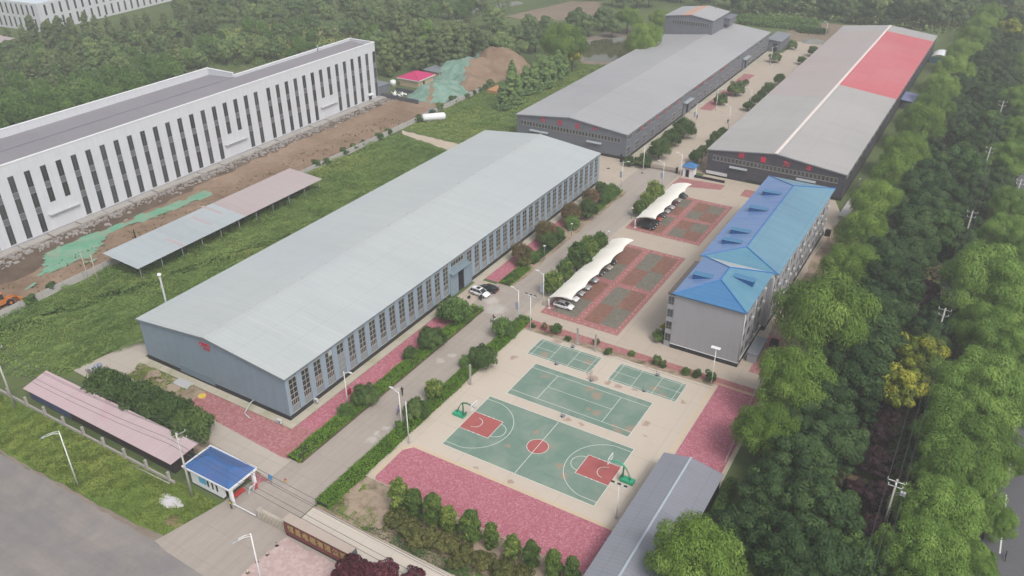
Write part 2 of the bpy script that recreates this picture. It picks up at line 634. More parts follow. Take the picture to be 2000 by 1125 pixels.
M['yard'] = slab_concrete('yard_concrete', (.44, .375, .31), (6.0, 5.0), .09, stain=(.34, .28, .235), stain_at=(.54, .76), dark=.86, off=(2.5, 0))
M['road'] = slab_concrete('road_concrete', (.365, .322, .286), (3.9, 5.0), .10, lane='Y', stain=(.30, .26, .23), stain_at=(.52, .74), dark=.84, off=(1.0, 0),
    white=[(-10.6, -5.2, 1.0), (-11.0, -3.4, .9), (-10.5, -1.4, .7), (-14.2, 19.6, 1.0), (-13.2, 22.2, .8), (-14.8, 41.0, 2.6), (-17.6, 43.5, 2.0), (-15.5, 8.0, .8)])
M['path'] = slab_concrete('path_concrete', (.42, .375, .325), (5.0, 5.0), .07, dark=.88)
M['pale_path'] = slab_concrete('pale_concrete', (.55, .495, .43), (5.0, 5.0), .06, stain=(.40, .33, .28), stain_at=(.60, .82), dark=.90)
M['apron'] = slab_concrete('apron_concrete', (.46, .42, .345), (3.0, 3.0), .10, stain=(.22, .24, .12), stain_at=(.48, .70))
CSP = (.30, .20, .155)
M['court_slab'] = slab_concrete('court_slab', (.505, .442, .372), (9.0, 9.0), .06, stain=(.44, .365, .30), stain_at=(.54, .80), dark=.90,
    spots=[(-2.5, 27.5, .8), (15.0, 16.2, .7), (13.5, 29.2, 1.3), (12.2, 30.6, 1.1), (16.4, 29.6, .7), (18.6, 29.4, .8), (21.5, 30.0, .9), (27.0, 21.8, .9), (28.3, 19.0, .5), (8.0, -2.1, .45), (14.5, -1.8, .6), (2.0, 36.9, 1.2), (30.5, 31.0, .7), (27.0, 2.8, .5), (17.5, 16.2, .5), (20.6, 38.0, .9)], spot_col=CSP)
M['court_green'] = slab_concrete('court_green_paint', (.155, .235, .192), (4.6, 5.0), .14, stain=(.27, .305, .255), stain_at=(.42, .70), dark=.82,
    spots=[(16.5, 24.9, 1.25), (14.3, 26.0, 1.1), (18.6, 20.6, 1.1), (16.9, 20.8, .5), (25.6, 19.2, 1.3), (23.9, 17.9, 1.0), (22.6, 18.8, .8), (15.4, 8.2, 1.2), (14.0, 6.5, 1.0), (19.4, 5.4, .9), (21.0, 3.6, .8), (12.0, 10.8, .8), (9.6, 5.2, .7), (10.4, 33.2, 1.1), (24.6, 32.0, .9), (26.5, 30.8, .9), (2.0, 31.5, 1.0), (5.6, 25.2, .6)], spot_col=(.31, .225, .17))
M['court_red'] = slab_concrete('court_red_paint', (.36, .105, .10), (4.0, 4.0), .12, stain=(.40, .20, .175), stain_at=(.52, .8), dark=.88)
M['line'] = paint('line_paint', (.64, .66, .61), .14, 1.0, 8.0, .8)
M['pink'] = brick_paving('pink_brick', (.33, .098, .130), (.40, .145, .182), (.51, .26, .295), 4.6, worn=(.50, .34, .35), wear=(.60, .80))
M['pink_dirty'] = brick_paving('weathered_pink_brick', (.30, .110, .118), (.37, .16, .168), (.44, .26, .255), 3.2, worn=(.16, .15, .08), wear=(.58, .74))
M['pink_pale'] = brick_paving('faded_pink_brick', (.42, .30, .29), (.48, .36, .345), (.54, .43, .41), 2.2, worn=(.36, .33, .31), wear=(.50, .70))
M['red_paver'] = brick_paving('red_paver', (.33, .105, .100), (.42, .165, .150), (.48, .24, .21), 2.6, worn=(.34, .27, .22), wear=(.62, .82))
M['border_paver'] = brick_paving('border_paver', (.29, .118, .118), (.345, .155, .15), (.41, .21, .20), 3.0, worn=(.50, .38, .34), wear=(.60, .82))
M['rust_paver'] = brick_paving('rust_red_paver', (.185, .082, .064), (.235, .112, .088), (.275, .152, .12), 2.8, worn=(.18, .16, .11), wear=(.46, .70))
M['grey_paver'] = brick_paving('green_grey_paver', (.132, .128, .100), (.172, .168, .138), (.21, .205, .175), 2.8, worn=(.20, .135, .10), wear=(.48, .72))
M['cream_edge'] = paint('cream_kerb', (.56, .43, .27), .1, 1.0, 6.0, .8)
M['kerb'] = paint('kerb_stone', (.44, .40, .36), .14, .8, 6.0, .9)
t = NT('pond_water')
M['water'] = t.out(t.mix(t.noise(.3, 3), (.05, .055, .022), (.10, .10, .05)), .05, 0, .5)
t.bump(t.noise(1.2, 3), .06, .05)
t = NT('green_netting_cloth')
n1 = t.ramp(t.noise(.35, 6, .68, dist=.5), [(.34, (.12, .215, .165)), (.50, (.175, .285, .235)), (.62, (.24, .315, .27)), (.78, (.28, .245, .195))])
t.bump(t.noise(1.6, 5, .7), .6, .2)
M['net'] = t.out(n1, .85, 0, .2)
t = NT('bright_green_netting')
n1 = t.ramp(t.noise(.25, 6, .68, dist=.5), [(.32, (.25, .29, .20)), (.46, (.19, .305, .225)), (.58, (.115, .31, .20)), (.80, (.23, .26, .19))])
t.bump(t.noise(1.6, 5, .7), .6, .2)
M['net2'] = t.out(n1, .85, 0, .2)

sheet('ground', rect(-1500, -1500, 1500, 1500), M['scrub'], 0)
# main public road at the lower left, and the tree-lined road on the right
AS = [(-400, -120), (-400, -39.2), (-66, -39.0), (-42, -38.4), (-31, -38.2), (-23, -37.8), (-20, -38.6), (-11.7, -38.8), (20, -39.2), (60, -39.4), (60, -120)]
sheet('public_road', ragged(AS, 3.0, .25, 3), M['asphalt'], .010)
sheet('lawn', ragged([(-200, -37.2), (-200, -29.2), (-70, -29.2), (-29, -28.3), (-21.5, -28.2), (-20.6, -29.6), (-22.6, -37.3), (-30, -37.8), (-40, -38.1), (-52, -38.4), (-66, -38.7)], 2.0, .25, 4), M['lawn'], .006)
sheet('road_shoulder', ragged([(-90, -39.1), (-90, -38.8), (-40, -38.15), (-30, -37.95), (-23.5, -37.0), (-19.5, -38.2), (-18, -39.3), (-23, -38.6), (-31, -38.6)], 1.5, .2, 5), M['shoulder'], .014)
sheet('tree_lined_road', rect(74.5, -120, 92, 700), M['asphalt_far'], .010)
mb = MB()
for k in range(22):
    y = 12+k*8.9
    mb.quad((81.2, y, .016), (81.4, y, .016), (81.4, y+4.6, .016), (81.2, y+4.6, .016))
struct('lane_markings', mb, M['line'])
# works yard
sheet('gate_forecourt', [(-23.4, -37.9), (-21.0, -28.0), (-20.4, -14.0), (-8.6, -14.0), (-8.6, -26), (4.2, -27), (14, -27), (14, -38.9), (-12, -39.3), (-20.4, -39.0), (-23.6, -38.5)], M['road'], .018)
sheet('faded_pink_paving', ragged([(-7.6, -28.4), (6, -28.4), (10, -29.5), (10, -38.4), (-6.5, -38.4), (-8.4, -36)], 1.0, .3, 6), M['pink_pale'], .026)
sheet('yard', [(-25.0, 39.0), (-9.0, 39.0), (-9, 41.0), (43.0, 41.0), (43.0, 112), (34, 134.6), (-2.5, 134.6), (-2.5, 132.5), (-27.5, 132.5), (-27.5, 133.2), (-52, 133.2), (-52, 113.4), (-27.5, 113.4), (-20.5, 113.8), (-20.5, 50.0), (-25.0, 50.0)], M['yard'], .010)
sheet('main_road', rect(-20.5, -21.8, -8.6, 132.5), M['road'], .022)
sheet('rear_road', [(-20.0, 132.4), (-7.5, 132.4), (-8.0, 240), (-8.0, 306), (-20.0, 306)], M['yard'], .018)
sheet('rear_apron', rect(-26.7, 133.4, -24.6, 282), M['apron'], .026)
sheet('rear_verge', rect(-24.8, 133.4, -19.8, 282), M['yard'], .013)
for a, b in ((134, 177), (191, 217), (226, 243)):
    sheet('planting_bed', ragged(rect(-24.4, a, -20.2, b), 1.5, .25, int(a)), M['soil'] if a < 180 else M['pink_dirty'], .022)
sheet('planting_bed', ragged(rect(-7.6, 134.8, -2.3, 296), 2, .3, 41), M['soil'], .024)
sheet('rear_yard', ragged(rect(-26.5, 238, -19.8, 258), 2, .4, 8), M['yard'], .014)
sheet('side_path', [(-72, -18.2), (-18.7, -20.6), (-18.7, -15.2), (-26, -14.9), (-46, -13.3), (-58, -10.0), (-64.3, -9.7), (-63.2, 7), (-66, 8), (-70, -4)], M['path'], .030)
sheet('gable_apron', rect(-64.4, -9.9, -24.2, -8.2), M['apron'], .034)
sheet('wall_apron', rect(-26.2, -8.2, -24.2, 40.0), M['apron'], .026)
sheet('wall_apron_far', rect(-26.2, 48.4, -24.0, 113.4), M['apron'], .026)
sheet('gable_soil', ragged([(-62, -14.2), (-44.6, -14.4), (-44.6, -10.0), (-62, -10.0)], 1.5, .3, 9), M['soil'], .038)
sheet('gable_pink_paving', [(-45.2, -14.6), (-20.6, -16.0), (-19.0, -15.6), (-19.0, -8.4), (-24.1, -8.4), (-24.1, -10.0), (-45.2, -10.0)], M['pink_dirty'], .042)
sheet('pink_strip', rect(-24.1, -8.4, -19.0, 38.6), M['pink'], .036)
sheet('pink_strip_far', rect(-24.0, 51.0, -18.6, 112.0), M['pink'], .036)
sheet('hedge_soil', rect(-19.0, -15.4, -16.7, 39.4), M['dark_dirt'], .048)
sheet('hedge_soil_far', ragged(rect(-20.6, 50.4, -16.6, 112.6), 2.5, .35, 12), M['soil'], .048)
sheet('guard_paving', [(-31, -22.4), (-19.4, -22.4), (-18.4, -20.9), (-34, -19.6), (-36, -20.8)], M['pink_dirty'], .036)
sheet('guard_soil', ragged([(-48, -22.8), (-31, -22.6), (-33, -19.8), (-46, -18.8)], 1.5, .3, 14), M['soil'], .040)
# planting bed and pale path behind the name wall
sheet('soil_bed', [(-8.2, -21.6), (18, -21.9), (33, -22.2), (33, -12.4), (-5.6, -12.4)], M['soil'], .030)
sheet('pale_path', rect(-8.4, -26.8, 60, -21.8), M['pale_path'], .036)
mb = MB().box(-8.3, -21.85, 0, 34, -21.70, .16)
struct('bed_kerb', mb, M['kerb'])
# court platform
sheet('sports_ground', [(-6.2, -12.4), (33.6, -12.4), (43.4, -12.4), (42.6, 40.6), (-6.4, 40.6)], M['court_slab'], .040)
sheet('court_border_paving', [(-6.2, 37.6), (33.2, 38.9), (43.2, 39.2), (43.2, 41.2), (-6.4, 41.2)], M['border_paver'], .048)
sheet('planting_strip', ragged([(-5.6, 37.3), (11.0, 37.7), (33.4, 38.0), (33.4, 39.3), (11, 39.1), (-5.6, 38.5)], 1.2, .12, 15), M['soil'], .056)
struct('planting_kerb', MB().box(-5.8, 37.20, 0, 33.4, 37.32, .13), M['kerb'])
def bordered(name, poly, x=0):
    sheet(name, poly, M['pink'], .052)
bordered('pink_plaza', [(-4.6, -11.6), (-4.7, -4.6), (-3.5, -3.1), (33.2, -3.1), (33.2, -12.3), (-4.2, -12.3)])
bordered('pink_plaza_side', rect(34.2, 12.0, 42.2, 39.0))
mb = MB()
for o, w in ((0.0, .16), (.34, .12)):
    pts = [(-4.95-o, -11.8), (-4.95-o, -4.5+o*.4), (-3.6-o*.4, -2.95+o), (33.4, -2.95+o)]
    for a, b in zip(pts, pts[1:]):
        a, b = Vector(a), Vector(b)
        nn = Vector((-(b-a).y, (b-a).x)).normalized()*w
        mb.prism([tuple(a), tuple(b), tuple(b+nn), tuple(a+nn)], .04, .075)
    mb.prism(rect(33.55-o, 12, 33.55-o+w, 39.1+o), .04, .074)
    mb.prism(rect(33.55, 39.1+o, 42.4, 39.1+o+w), .04, .074)
mb.prism(rect(42.3, 0, 42.46, 39.1), .04, .074)
struct('plaza_edging', mb, M['cream_edge'])

# sports courts
def arc(mb, cx, cy, r, a0, a1, w, z, n=36):
    for i in range(n):
        t0, t1 = a0+(a1-a0)*i/n, a0+(a1-a0)*(i+1)/n
        p = []
        for rr, tt in ((r-w/2, t0), (r+w/2, t0), (r+w/2, t1), (r-w/2, t1)):
            p.append((cx+rr*math.cos(tt), cy+rr*math.sin(tt), z))
        mb.quad(*p)
def line(mb, x0, y0, x1, y1, w, z):
    a, b = Vector((x0, y0)), Vector((x1, y1))
    d = (b-a).normalized()*w/2
    nn = Vector((-d.y, d.x))
    a, b = a-d, b+d
    pts = [a-nn, b-nn, b+nn, a+nn]
    mb.quad(*[(p.x, p.y, z) for p in pts])
W_ = .085
bc = sheet('basketball_court', rect(0, 0, 28, 15), M['court_green'], .048)
mb = MB()
for x0, x1 in ((0.02, 5.8), (22.2, 27.98)):
    mb.add([(x0, 5.05, .054), (x1, 5.05, .054), (x1, 9.95, .054), (x0, 9.95, .054)], [(0, 1, 2, 3)])
mb.add([(14+1.8*math.cos(2*PI*i/40), 7.5+1.8*math.sin(2*PI*i/40), .054) for i in range(40)], [tuple(range(40))])
mb.build('painted_key', M['court_red'], bc)
mb = MB()
z = .060
for a in ((0, 0, 28, 0), (28, 0, 28, 15), (28, 15, 0, 15), (0, 15, 0, 0), (14, 0, 14, 15)):
    line(mb, *a, W_, z)
for s in (0, 1):
    X = (lambda x: x) if s == 0 else (lambda x: 28-x)
    line(mb, X(0), 5.05, X(5.8), 5.05, W_, z+.003); line(mb, X(0), 9.95, X(5.8), 9.95, W_, z+.003); line(mb, X(5.8), 5.05, X(5.8), 9.95, W_, z+.004)
    c = (5.8, 7.5) if s == 0 else (22.2, 7.5)
    arc(mb, c[0], c[1], 1.8, -PI/2 if s == 0 else PI/2, PI/2 if s == 0 else 3*PI/2, W_, z+.002)
    c = (1.575, 7.5) if s == 0 else (28-1.575, 7.5)
    a0 = math.asin(6.6/6.75)
    if s == 0:
        arc(mb, c[0], c[1], 6.75, -a0, a0, W_, z+.001); arc(mb, c[0]+.1, c[1], 1.3, -PI/2, PI/2, W_, z+.005, 18)
    else:
        arc(mb, c[0], c[1], 6.75, PI-a0, PI+a0, W_, z+.001); arc(mb, c[0]-.1, c[1], 1.3, PI/2, 3*PI/2, W_, z+.005, 18)
    xx = 1.575+6.75*math.cos(a0)
    for y in (.9, 14.1):
        line(mb, X(0), y, X(xx), y, W_, z+.001)
    for y in (5.05, 9.95):
        for x in (1.9, 2.9, 3.9):
            mb.quad(*[(X(x)+dx, y+dy, z+.006) for dx, dy in ((-.12, -.09), (.12, -.09), (.12, .09), (-.12, .09))])
arc(mb, 14, 7.5, 1.8, 0, 2*PI, W_, z+.001, 48)
mb.build('court_lines', M['line'], bc)
tc = sheet('tennis_court', rect(2.1, 17.3, 25.9, 28.0), M['court_green'], .048)
mb = MB()
x0, x1, y0, y1 = 2.1, 25.9, 17.3, 28.0
for a in ((x0, y0, x1, y0), (x1, y0, x1, y1), (x1, y1, x0, y1), (x0, y1, x0, y0), (x0, y0+1.4, x1, y0+1.4), (x0, y1-1.4, x1, y1-1.4),
          (7.6, y0+1.4, 7.6, y1-1.4), (20.4, y0+1.4, 20.4, y1-1.4), (7.6, 22.65, 20.4, 22.65)):
    line(mb, *a, W_, z+.0007*len(mb.f))
mb.build('court_lines', M['line'], tc)
for bx, by in ((-1.05, 30.1), (16.0, 30.3)):
    b_ = sheet('badminton_court', rect(bx, by, bx+13.2, by+5.9), M['court_green'], .048)
    mb = MB()
    for a in ((0, 0, 13.2, 0), (13.2, 0, 13.2, 5.9), (13.2, 5.9, 0, 5.9), (0, 5.9, 0, 0), (0, .45, 13.2, .45), (0, 5.45, 13.2, 5.45), (.8, 0, .8, 5.9), (12.4, 0, 12.4, 5.9),
              (4.6, 0, 4.6, 5.9), (8.6, 0, 8.6, 5.9), (0, 2.95, 4.6, 2.95), (8.6, 2.95, 13.2, 2.95)):
        line(mb, a[0]+bx, a[1]+by, a[2]+bx, a[3]+by, .07, z+.0007*len(mb.f))
    mb.build('court_lines', M['line'], b_)

# car park paving
def carpark(x0, y0, x1, y1, rows, name):
    p = sheet('parking_paving', rect(x0, y0, x1, y1), M['border_paver'], .032)
    mbs = {'rust_paver': MB(), 'grey_paver': MB()}
    for (a, b, c, d, k) in rows:
        mbs[k].add([(a, b, .040), (c, b, .040), (c, d, .040), (a, d, .040)], [(0, 1, 2, 3)])
    for k in mbs:
        mbs[k].build('paver_field', M[k], p)
    mb = MB()
    for i in range(40):
        x = x0+.9+i*1.55
        if x < x1-.6:
            for y in (y0+.75, y1-.75):
                mb.box(x-.16, y-.09, .03, x+.16, y+.09, .046)
    for xx in (2.05, 6.45, x1-.85):
        y = y0+1.6
        while y < y1-1:
            if xx != 6.45 or abs(y-(y0+y1)/2) < 1.2:
                mb.box(xx-.09, y-.16, .03, xx+.09, y+.16, .046)
            y += 1.55
    mb.build('light_paver', M['cream_edge'], p)
G_, R_ = 'grey_paver', 'rust_paver'
carpark(-6.3, 44.6, 11.4, 82.8, [
    (-4.6, 46.4, 1.2, 54.2, G_), (-4.6, 54.2, 1.2, 62.6, R_), (-4.6, 64.6, 1.2, 72.6, G_), (-4.6, 72.6, 1.2, 81.4, R_),
    (2.9, 46.6, 6.5, 54.4, R_), (6.5, 46.8, 10.2, 54.6, G_), (2.9, 54.4, 6.5, 62.6, G_), (6.5, 54.6, 10.2, 62.8, R_),
    (2.9, 64.4, 6.5, 72.4, R_), (6.5, 64.4, 10.2, 73.0, G_), (2.9, 72.4, 6.5, 81.2, G_), (6.5, 73.0, 10.2, 81.4, R_)], 'a')
carpark(-7.6, 90.6, 11.8, 116.6, [
    (-4.6, 92.2, 1.2, 97.2, R_), (-4.6, 97.2, 1.2, 102.4, G_), (-4.6, 104.2, 1.2, 109.6, R_), (-4.6, 109.6, 1.2, 115.2, G_),
    (2.9, 92.3, 6.5, 97.2, G_), (6.5, 92.3, 10.4, 97.5, R_), (2.9, 97.2, 6.5, 102.4, R_), (6.5, 97.5, 10.4, 102.6, G_),
    (2.9, 104.2, 6.5, 109.3, G_), (6.5, 104.2, 10.4, 109.8, R_), (2.9, 109.3, 6.5, 114.9, R_), (6.5, 109.8, 10.4, 114.9, G_)], 'b')
sheet('red_paving', [(-8.0, 122.0), (5.2, 126.0), (5.4, 129.8), (-7.6, 128.6)], M['border_paver'], .030)
sheet('red_paving_far', rect(11.0, 124.8, 19, 129.8), M['border_paver'], .030)
sheet('side_red_paving', [(37.6, 46.0), (42.2, 46.0), (41.6, 60.5), (37.4, 60.5)], M['pink_dirty'], .030)
sheet('side_soil', ragged([(37.2, 60.5), (43, 46), (50, 30), (50, 120), (37.2, 134)], 2, .5, 17), M['soil'], .022)
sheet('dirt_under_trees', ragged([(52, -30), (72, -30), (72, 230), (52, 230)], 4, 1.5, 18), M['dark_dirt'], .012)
sheet('bare_earth', ragged([(59, 24), (62.6, 24), (62.8, 44), (59.2, 44)], 1.5, .6, 31), M['bare'], .03)
sheet('bare_earth', ragged([(58.5, 82), (63.4, 82), (63.6, 112), (59, 112)], 1.5, .7, 32), M['bare'], .03)
# construction ground by the white factory
sheet('construction_ground', ragged([(-131, -60), (-102.2, -60), (-101.9, 132), (-103, 152), (-112, 150), (-119, 147), (-131, 147)], 3, .5, 19), M['dirt'], .016)
sheet('wet_dirt', ragged([(-130, -60), (-116.5, -40), (-115.2, 6), (-119, 8), (-120.5, 40), (-122.5, 70), (-124.5, 146), (-130, 146)], 2.2, 1.1, 20), M['dark_dirt'], .024)
sheet('weed_field', ragged([(-101.4, -60), (-101.4, 117), (-76, 113.5), (-63.4, 112), (-63.4, -8), (-70, -12), (-72, -22.8), (-101.4, -22.8)], 3, .5, 21), M['field'], .012)
sheet('sandy_path', ragged([(-101.0, 121.0), (-75.0, 119.2), (-63, 118.6), (-63, 113.4), (-76.3, 113.3), (-98.0, 118.0)], 1.6, .35, 22), M['sand'], .024)
sheet('grass_field', ragged([(-101.5, 121.4), (-66, 119.4), (-66, 285), (-84, 290), (-104, 205)], 3, .6, 23), M['field'], .012)
sheet('pond', ragged([(-100, 246), (-96, 240), (-88, 229), (-80, 231), (-72, 240), (-73, 262), (-92, 274), (-101, 262)], 3, .8, 24), M['water'], .020)
sheet('pond_bank', ragged([(-104, 240), (-96, 232), (-86, 224), (-74, 226), (-66, 240), (-70, 268), (-80, 292), (-100, 288), (-106, 262)], 3, 1.2, 25), M['shoulder'], .014)
sheet('ploughed_field', ragged([xy(985, 32), xy(1115, 3), xy(1175, 4), xy(1172, 36), xy(1062, 42)], 4, .6, 26), M['farm'], .016)
sheet('stream', ragged([xy(895, 44), xy(905, 30), xy(945, 10), xy(1015, 2), xy(1020, 8), xy(955, 18), xy(925, 34), xy(912, 46)], 4, 1.0, 27), M['water'], .018)
sheet('field_track', ragged([xy(520, 84), xy(560, 76), xy(655, 55), xy(658, 60), xy(600, 74), xy(540, 88)], 3, .3, 28), M['sand'], .018)
sheet('rear_field', ragged([(-20, 306), (10, 320), (14, 350), (-24, 350), (-30, 315)], 3, .8, 29), M['farm'], .014)
# ------------------------------------------------------------------ buildings
M['w1_roof'] = sheet_roof('pale_sheet_roof', (.425, .450, .445), 'Y', 1.0, .05, alt=(.365, .405, .42), streak=.26, rough=.42, panel=7.0)
M['w1_wall'] = paint('blue_grey_cladding', (.215, .275, .330), .07, .2, 3.0, .55, dirt=(.17, .21, .25), dirt_at=(.5, .8), vstreak=.25)
M['w1_pier'] = paint('blue_grey_pier', (.255, .325, .395), .06, .3, 3.0, .55)
M['plinth'] = paint('black_plinth', (.035, .034, .038), .25, .4, 3.0, .8, dirt=(.075, .07, .065))
M['fascia'] = paint('grey_fascia', (.19, .21, .235), .1, .5, 3, .5)
M['ridge'] = paint('pale_ridge_cap', (.405, .425, .425), .06, .4, 3, .45)
M['frame'] = paint('pale_window_frame', (.40, .385, .345), .08, .6, 4, .5)
M['glass'] = glass_mat('window_glass', (.036, .042, .044))
M['sill_panel'] = paint('grey_sill_panel', (.22, .245, .255), .12, .6, 4, .6)
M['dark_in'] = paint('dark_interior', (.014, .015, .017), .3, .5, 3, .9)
M['red_sign'] = paint('red_letters', (.62, .035, .085), .12, .6, 3, .5)
M['red_sign2'] = paint('weathered_red_letters', (.52, .035, .065), .12, .6, 3, .5)

M['spandrel_p'] = paint('brownish_blind', (.20, .17, .155), .15, 1, 5, .8)
def text_mesh(s, size):
    cu = bpy.data.curves.new('lettering', 'FONT')
    cu.body = s
    cu.size = size
    cu.align_x = 'CENTER'
    cu.align_y = 'CENTER'
    cu.extrude = .03
    cu.offset = .012*size
    o = bpy.data.objects.new('lettering', cu)
    COL.objects.link(o)
    bpy.context.view_layer.update()
    me = bpy.data.meshes.new_from_object(o.evaluated_get(bpy.context.evaluated_depsgraph_get()))
    bpy.data.objects.remove(o)
    bpy.data.curves.remove(cu)
    return me

def text_obj(name, s, size, loc, face, mat_, parent, squash=1.0):
    """lettering standing upright on a wall; face '-Y' or '+X'"""
    me = text_mesh(s, size)
    R = Matrix.Rotation(PI/2, 4, 'X')
    if face == '+X':
        R = Matrix.Rotation(PI/2, 4, 'Z') @ R
    me.transform(R @ Matrix.Diagonal((squash, 1, 1, 1)))
    me.materials.clear()
    me.materials.append(mat_)
    o = bpy.data.objects.new(name, me)
    COL.objects.link(o)
    w = wpos(parent)
    o.parent = parent
    o.location = (loc[0]-w[0], loc[1]-w[1], loc[2]-w[2])
    return o

def gable_shell(x0, x1, xr, y0, y1, zb, ze, zr):
    """wall ring with gable ends"""
    mb = MB()
    prof = [(x0, zb), (x1, zb), (x1, ze), (xr, zr), (x0, ze)]
    n = 5
    vs = [(p[0], y0, p[1]) for p in prof]+[(p[0], y1, p[1]) for p in prof]
    mb.add(vs, [(0, 1, 2, 3, 4), (9, 8, 7, 6, 5), (1, 6, 7, 2), (5, 0, 4, 9)])
    return mb

def slab(mb, a, b, c, d, th):
    """thin roof slab over four corners"""
    lo = [(p[0], p[1], p[2]-th) for p in (a, b, c, d)]
    vs = [a, b, c, d]+lo
    return mb.add(vs, [(0, 1, 2, 3), (7, 6, 5, 4), (0, 4, 5, 1), (1, 5, 6, 2), (2, 6, 7, 3), (3, 7, 4, 0)])

def zroof(x, x0, x1, xr, ze, zr):
    return ze+(zr-ze)*((x-x0)/(xr-x0) if x < xr else (x1-x)/(x1-xr))

def put(mesh_ob, parent, loc):
    """first use moves the master part, later uses copy it with its own pieces"""
    w = wpos(parent)
    l = (loc[0]-w[0], loc[1]-w[1], loc[2]-w[2])
    if not mesh_ob.get('_used'):
        mesh_ob['_used'] = 1
        mesh_ob.parent = parent
        mesh_ob.location = l
        return mesh_ob
    c = copy_tree(mesh_ob, loc=l, parent=parent)
    return c

def window_x(name, w, h, cols, rows, fmat, gmat, fr=.09, mid=.055, depth=.10, extra=None):
    """window on a wall facing +X; origin at its lower near corner on the wall plane; frame > pane"""
    mb = MB()
    mb.box(0, 0, 0, depth, fr, h); mb.box(0, w-fr, 0, depth, w, h)
    mb.box(0, fr, 0, depth, w-fr, fr); mb.box(0, fr, h-fr, depth, w-fr, h)
    for i in range(1, cols):
        y = w*i/cols
        mb.box(0, y-mid/2, fr, depth-.005, y+mid/2, h-fr)
    for j in rows:
        mb.box(0, fr, j-mid/2, depth-.01, w-fr, j+mid/2)
    if extra:
        extra(mb)
    o = mb.build(name, fmat)
    g = MB().box(0, fr*.6, fr*.6, depth*.35, w-fr*.6, h-fr*.6).build('pane', gmat, o)
    return o

def window_y(name, w, h, cols, rows, fmat, gmat, fr=.09, mid=.055, depth=.10):
    """window on a wall facing -Y; origin at its lower left corner on the wall plane"""
    mb = MB()
    mb.box(0, 0, 0, fr, -depth, h); mb.box(w-fr, 0, 0, w, -depth, h)
    mb.box(fr, 0, 0, w-fr, -depth, fr); mb.box(fr, 0, h-fr, w-fr, -depth, h)
    for i in range(1, cols):
        x = w*i/cols
        mb.box(x-mid/2, 0, fr, x+mid/2, -depth+.005, h-fr)
    for j in rows:
        mb.box(fr, 0, j-mid/2, w-fr, -depth+.01, j+mid/2)
    o = mb.build(name, fmat)
    MB().box(fr*.6, 0, fr*.6, w-fr*.6, -depth*.35, h-fr*.6).build('pane', gmat, o)
    return o

# ---- pale-roofed warehouse in the middle
X0, X1, XR, Y0, Y1, ZE, ZR = -63.0, -26.0, -44.6, -8.3, 113.0, 8.9, 10.9
wh = thing('steel_warehouse', 'long blue-grey steel warehouse with pale grey-green roof in the middle of the site', 'warehouse', (X0, Y0, 0))
gable_shell(X0, X1, XR, Y0, Y1, .95, ZE, ZR).build('wall', M['w1_wall'], wh)
MB().box(X0-.06, Y0-.06, 0, X1+.06, Y1+.06, .95).build('plinth', M['plinth'], wh)
mb = MB()
ov, og, th = .45, .30, .14
dz = (ZR-ZE)/(XR-X0)
dz2 = (ZR-ZE)/(X1-XR)
slab(mb, (X0-ov, Y0-og, ZE-dz*ov+.16), (XR, Y0-og, ZR+.16), (XR, Y1+og, ZR+.16), (X0-ov, Y1+og, ZE-dz*ov+.16), th)
slab(mb, (XR, Y0-og, ZR+.16), (X1+ov, Y0-og, ZE-dz2*ov+.16), (X1+ov, Y1+og, ZE-dz2*ov+.16), (XR, Y1+og, ZR+.16), th)
rf = mb.build('roof', M['w1_roof'], wh)
mb = MB()
for s in (-1, 1):
    d_ = dz if s < 0 else dz2
    slab(mb, *([(XR, Y0-og-.02, ZR+.24), (XR+s*.42, Y0-og-.02, ZR+.24-.42*d_), (XR+s*.42, Y1+og, ZR+.24-.42*d_), (XR, Y1+og, ZR+.24)][::-s]), .06)
mb.build('ridge_cap', M['ridge'], rf)
rbo = MB().box(-.14, -.2, 0, .14, .2, .16).build('ridge_bracket', M['ridge'])
for k in range(18):
    put(rbo, rf, (XR, Y0+4+k*6.9, ZR+.24))
mb = MB()
mb.box(X1+.30, Y0-.2, ZE-.10, X1+.52, Y1+.2, ZE+.10)
mb.build('gutter', M['fascia'], wh)
mb = MB()
e = .02
for (a, b, za, zb) in ((X0-ov, XR, ZE-dz*ov, ZR), (XR, X1+ov, ZR, ZE-dz2*ov)):
    mb.add([(a, Y0-og-e, za-.22), (b, Y0-og-e, zb-.22), (b, Y0-og-e, zb+.10), (a, Y0-og-e, za+.10), (a, Y0-.002, za-.22), (b, Y0-.002, zb-.22), (b, Y0-.002, zb+.02), (a, Y0-.002, za+.02)],
           [(0, 1, 2, 3), (4, 5, 1, 0), (3, 2, 6, 7)])
mb.build('verge_trim', M['fascia'], wh)
def w1x(mb):
    for y in (.46, 1.38):
        mb.box(0, y-.04, .1, .09, y+.04, 1.25)
    mb.box(0, .05, 1.18, .10, 1.80, 1.30)
win = window_x('window', 1.85, 5.55, 2, (1.28, 2.35, 3.42, 4.48), M['frame'], M['glass'], .075, .055, .12, w1x)
mb0 = MB().box(0, 0, 0, .05, 1.85, 1.35)
sp_ = mb0.build('sill_panel', M['sill_panel'])
mb0 = MB().box(0, 0, 0, .16, 1.10, ZE-1.15)
pier = mb0.build('pier', M['w1_pier'])
mb0 = MB().box(0, -.06, 0, .12, 1.92, .09)
sl_ = mb0.build('sill', M['frame'])
wy = [-7.55+3.02*k for k in range(40)]
for y in wy:
    gate = 39.5 < y < 46
    if not gate:
        put(win, wh, (X1, y, 2.52))
        put(sp_, wh, (X1, y, 1.10))
        put(sl_, wh, (X1, y, 1.0))
    if not (38.5 < y < 45.5):
        put(pier, wh, (X1, y+1.90, 1.05))
put(pier, wh, (X1, Y0-.0, 1.05)).scale = (1, .6, 1)
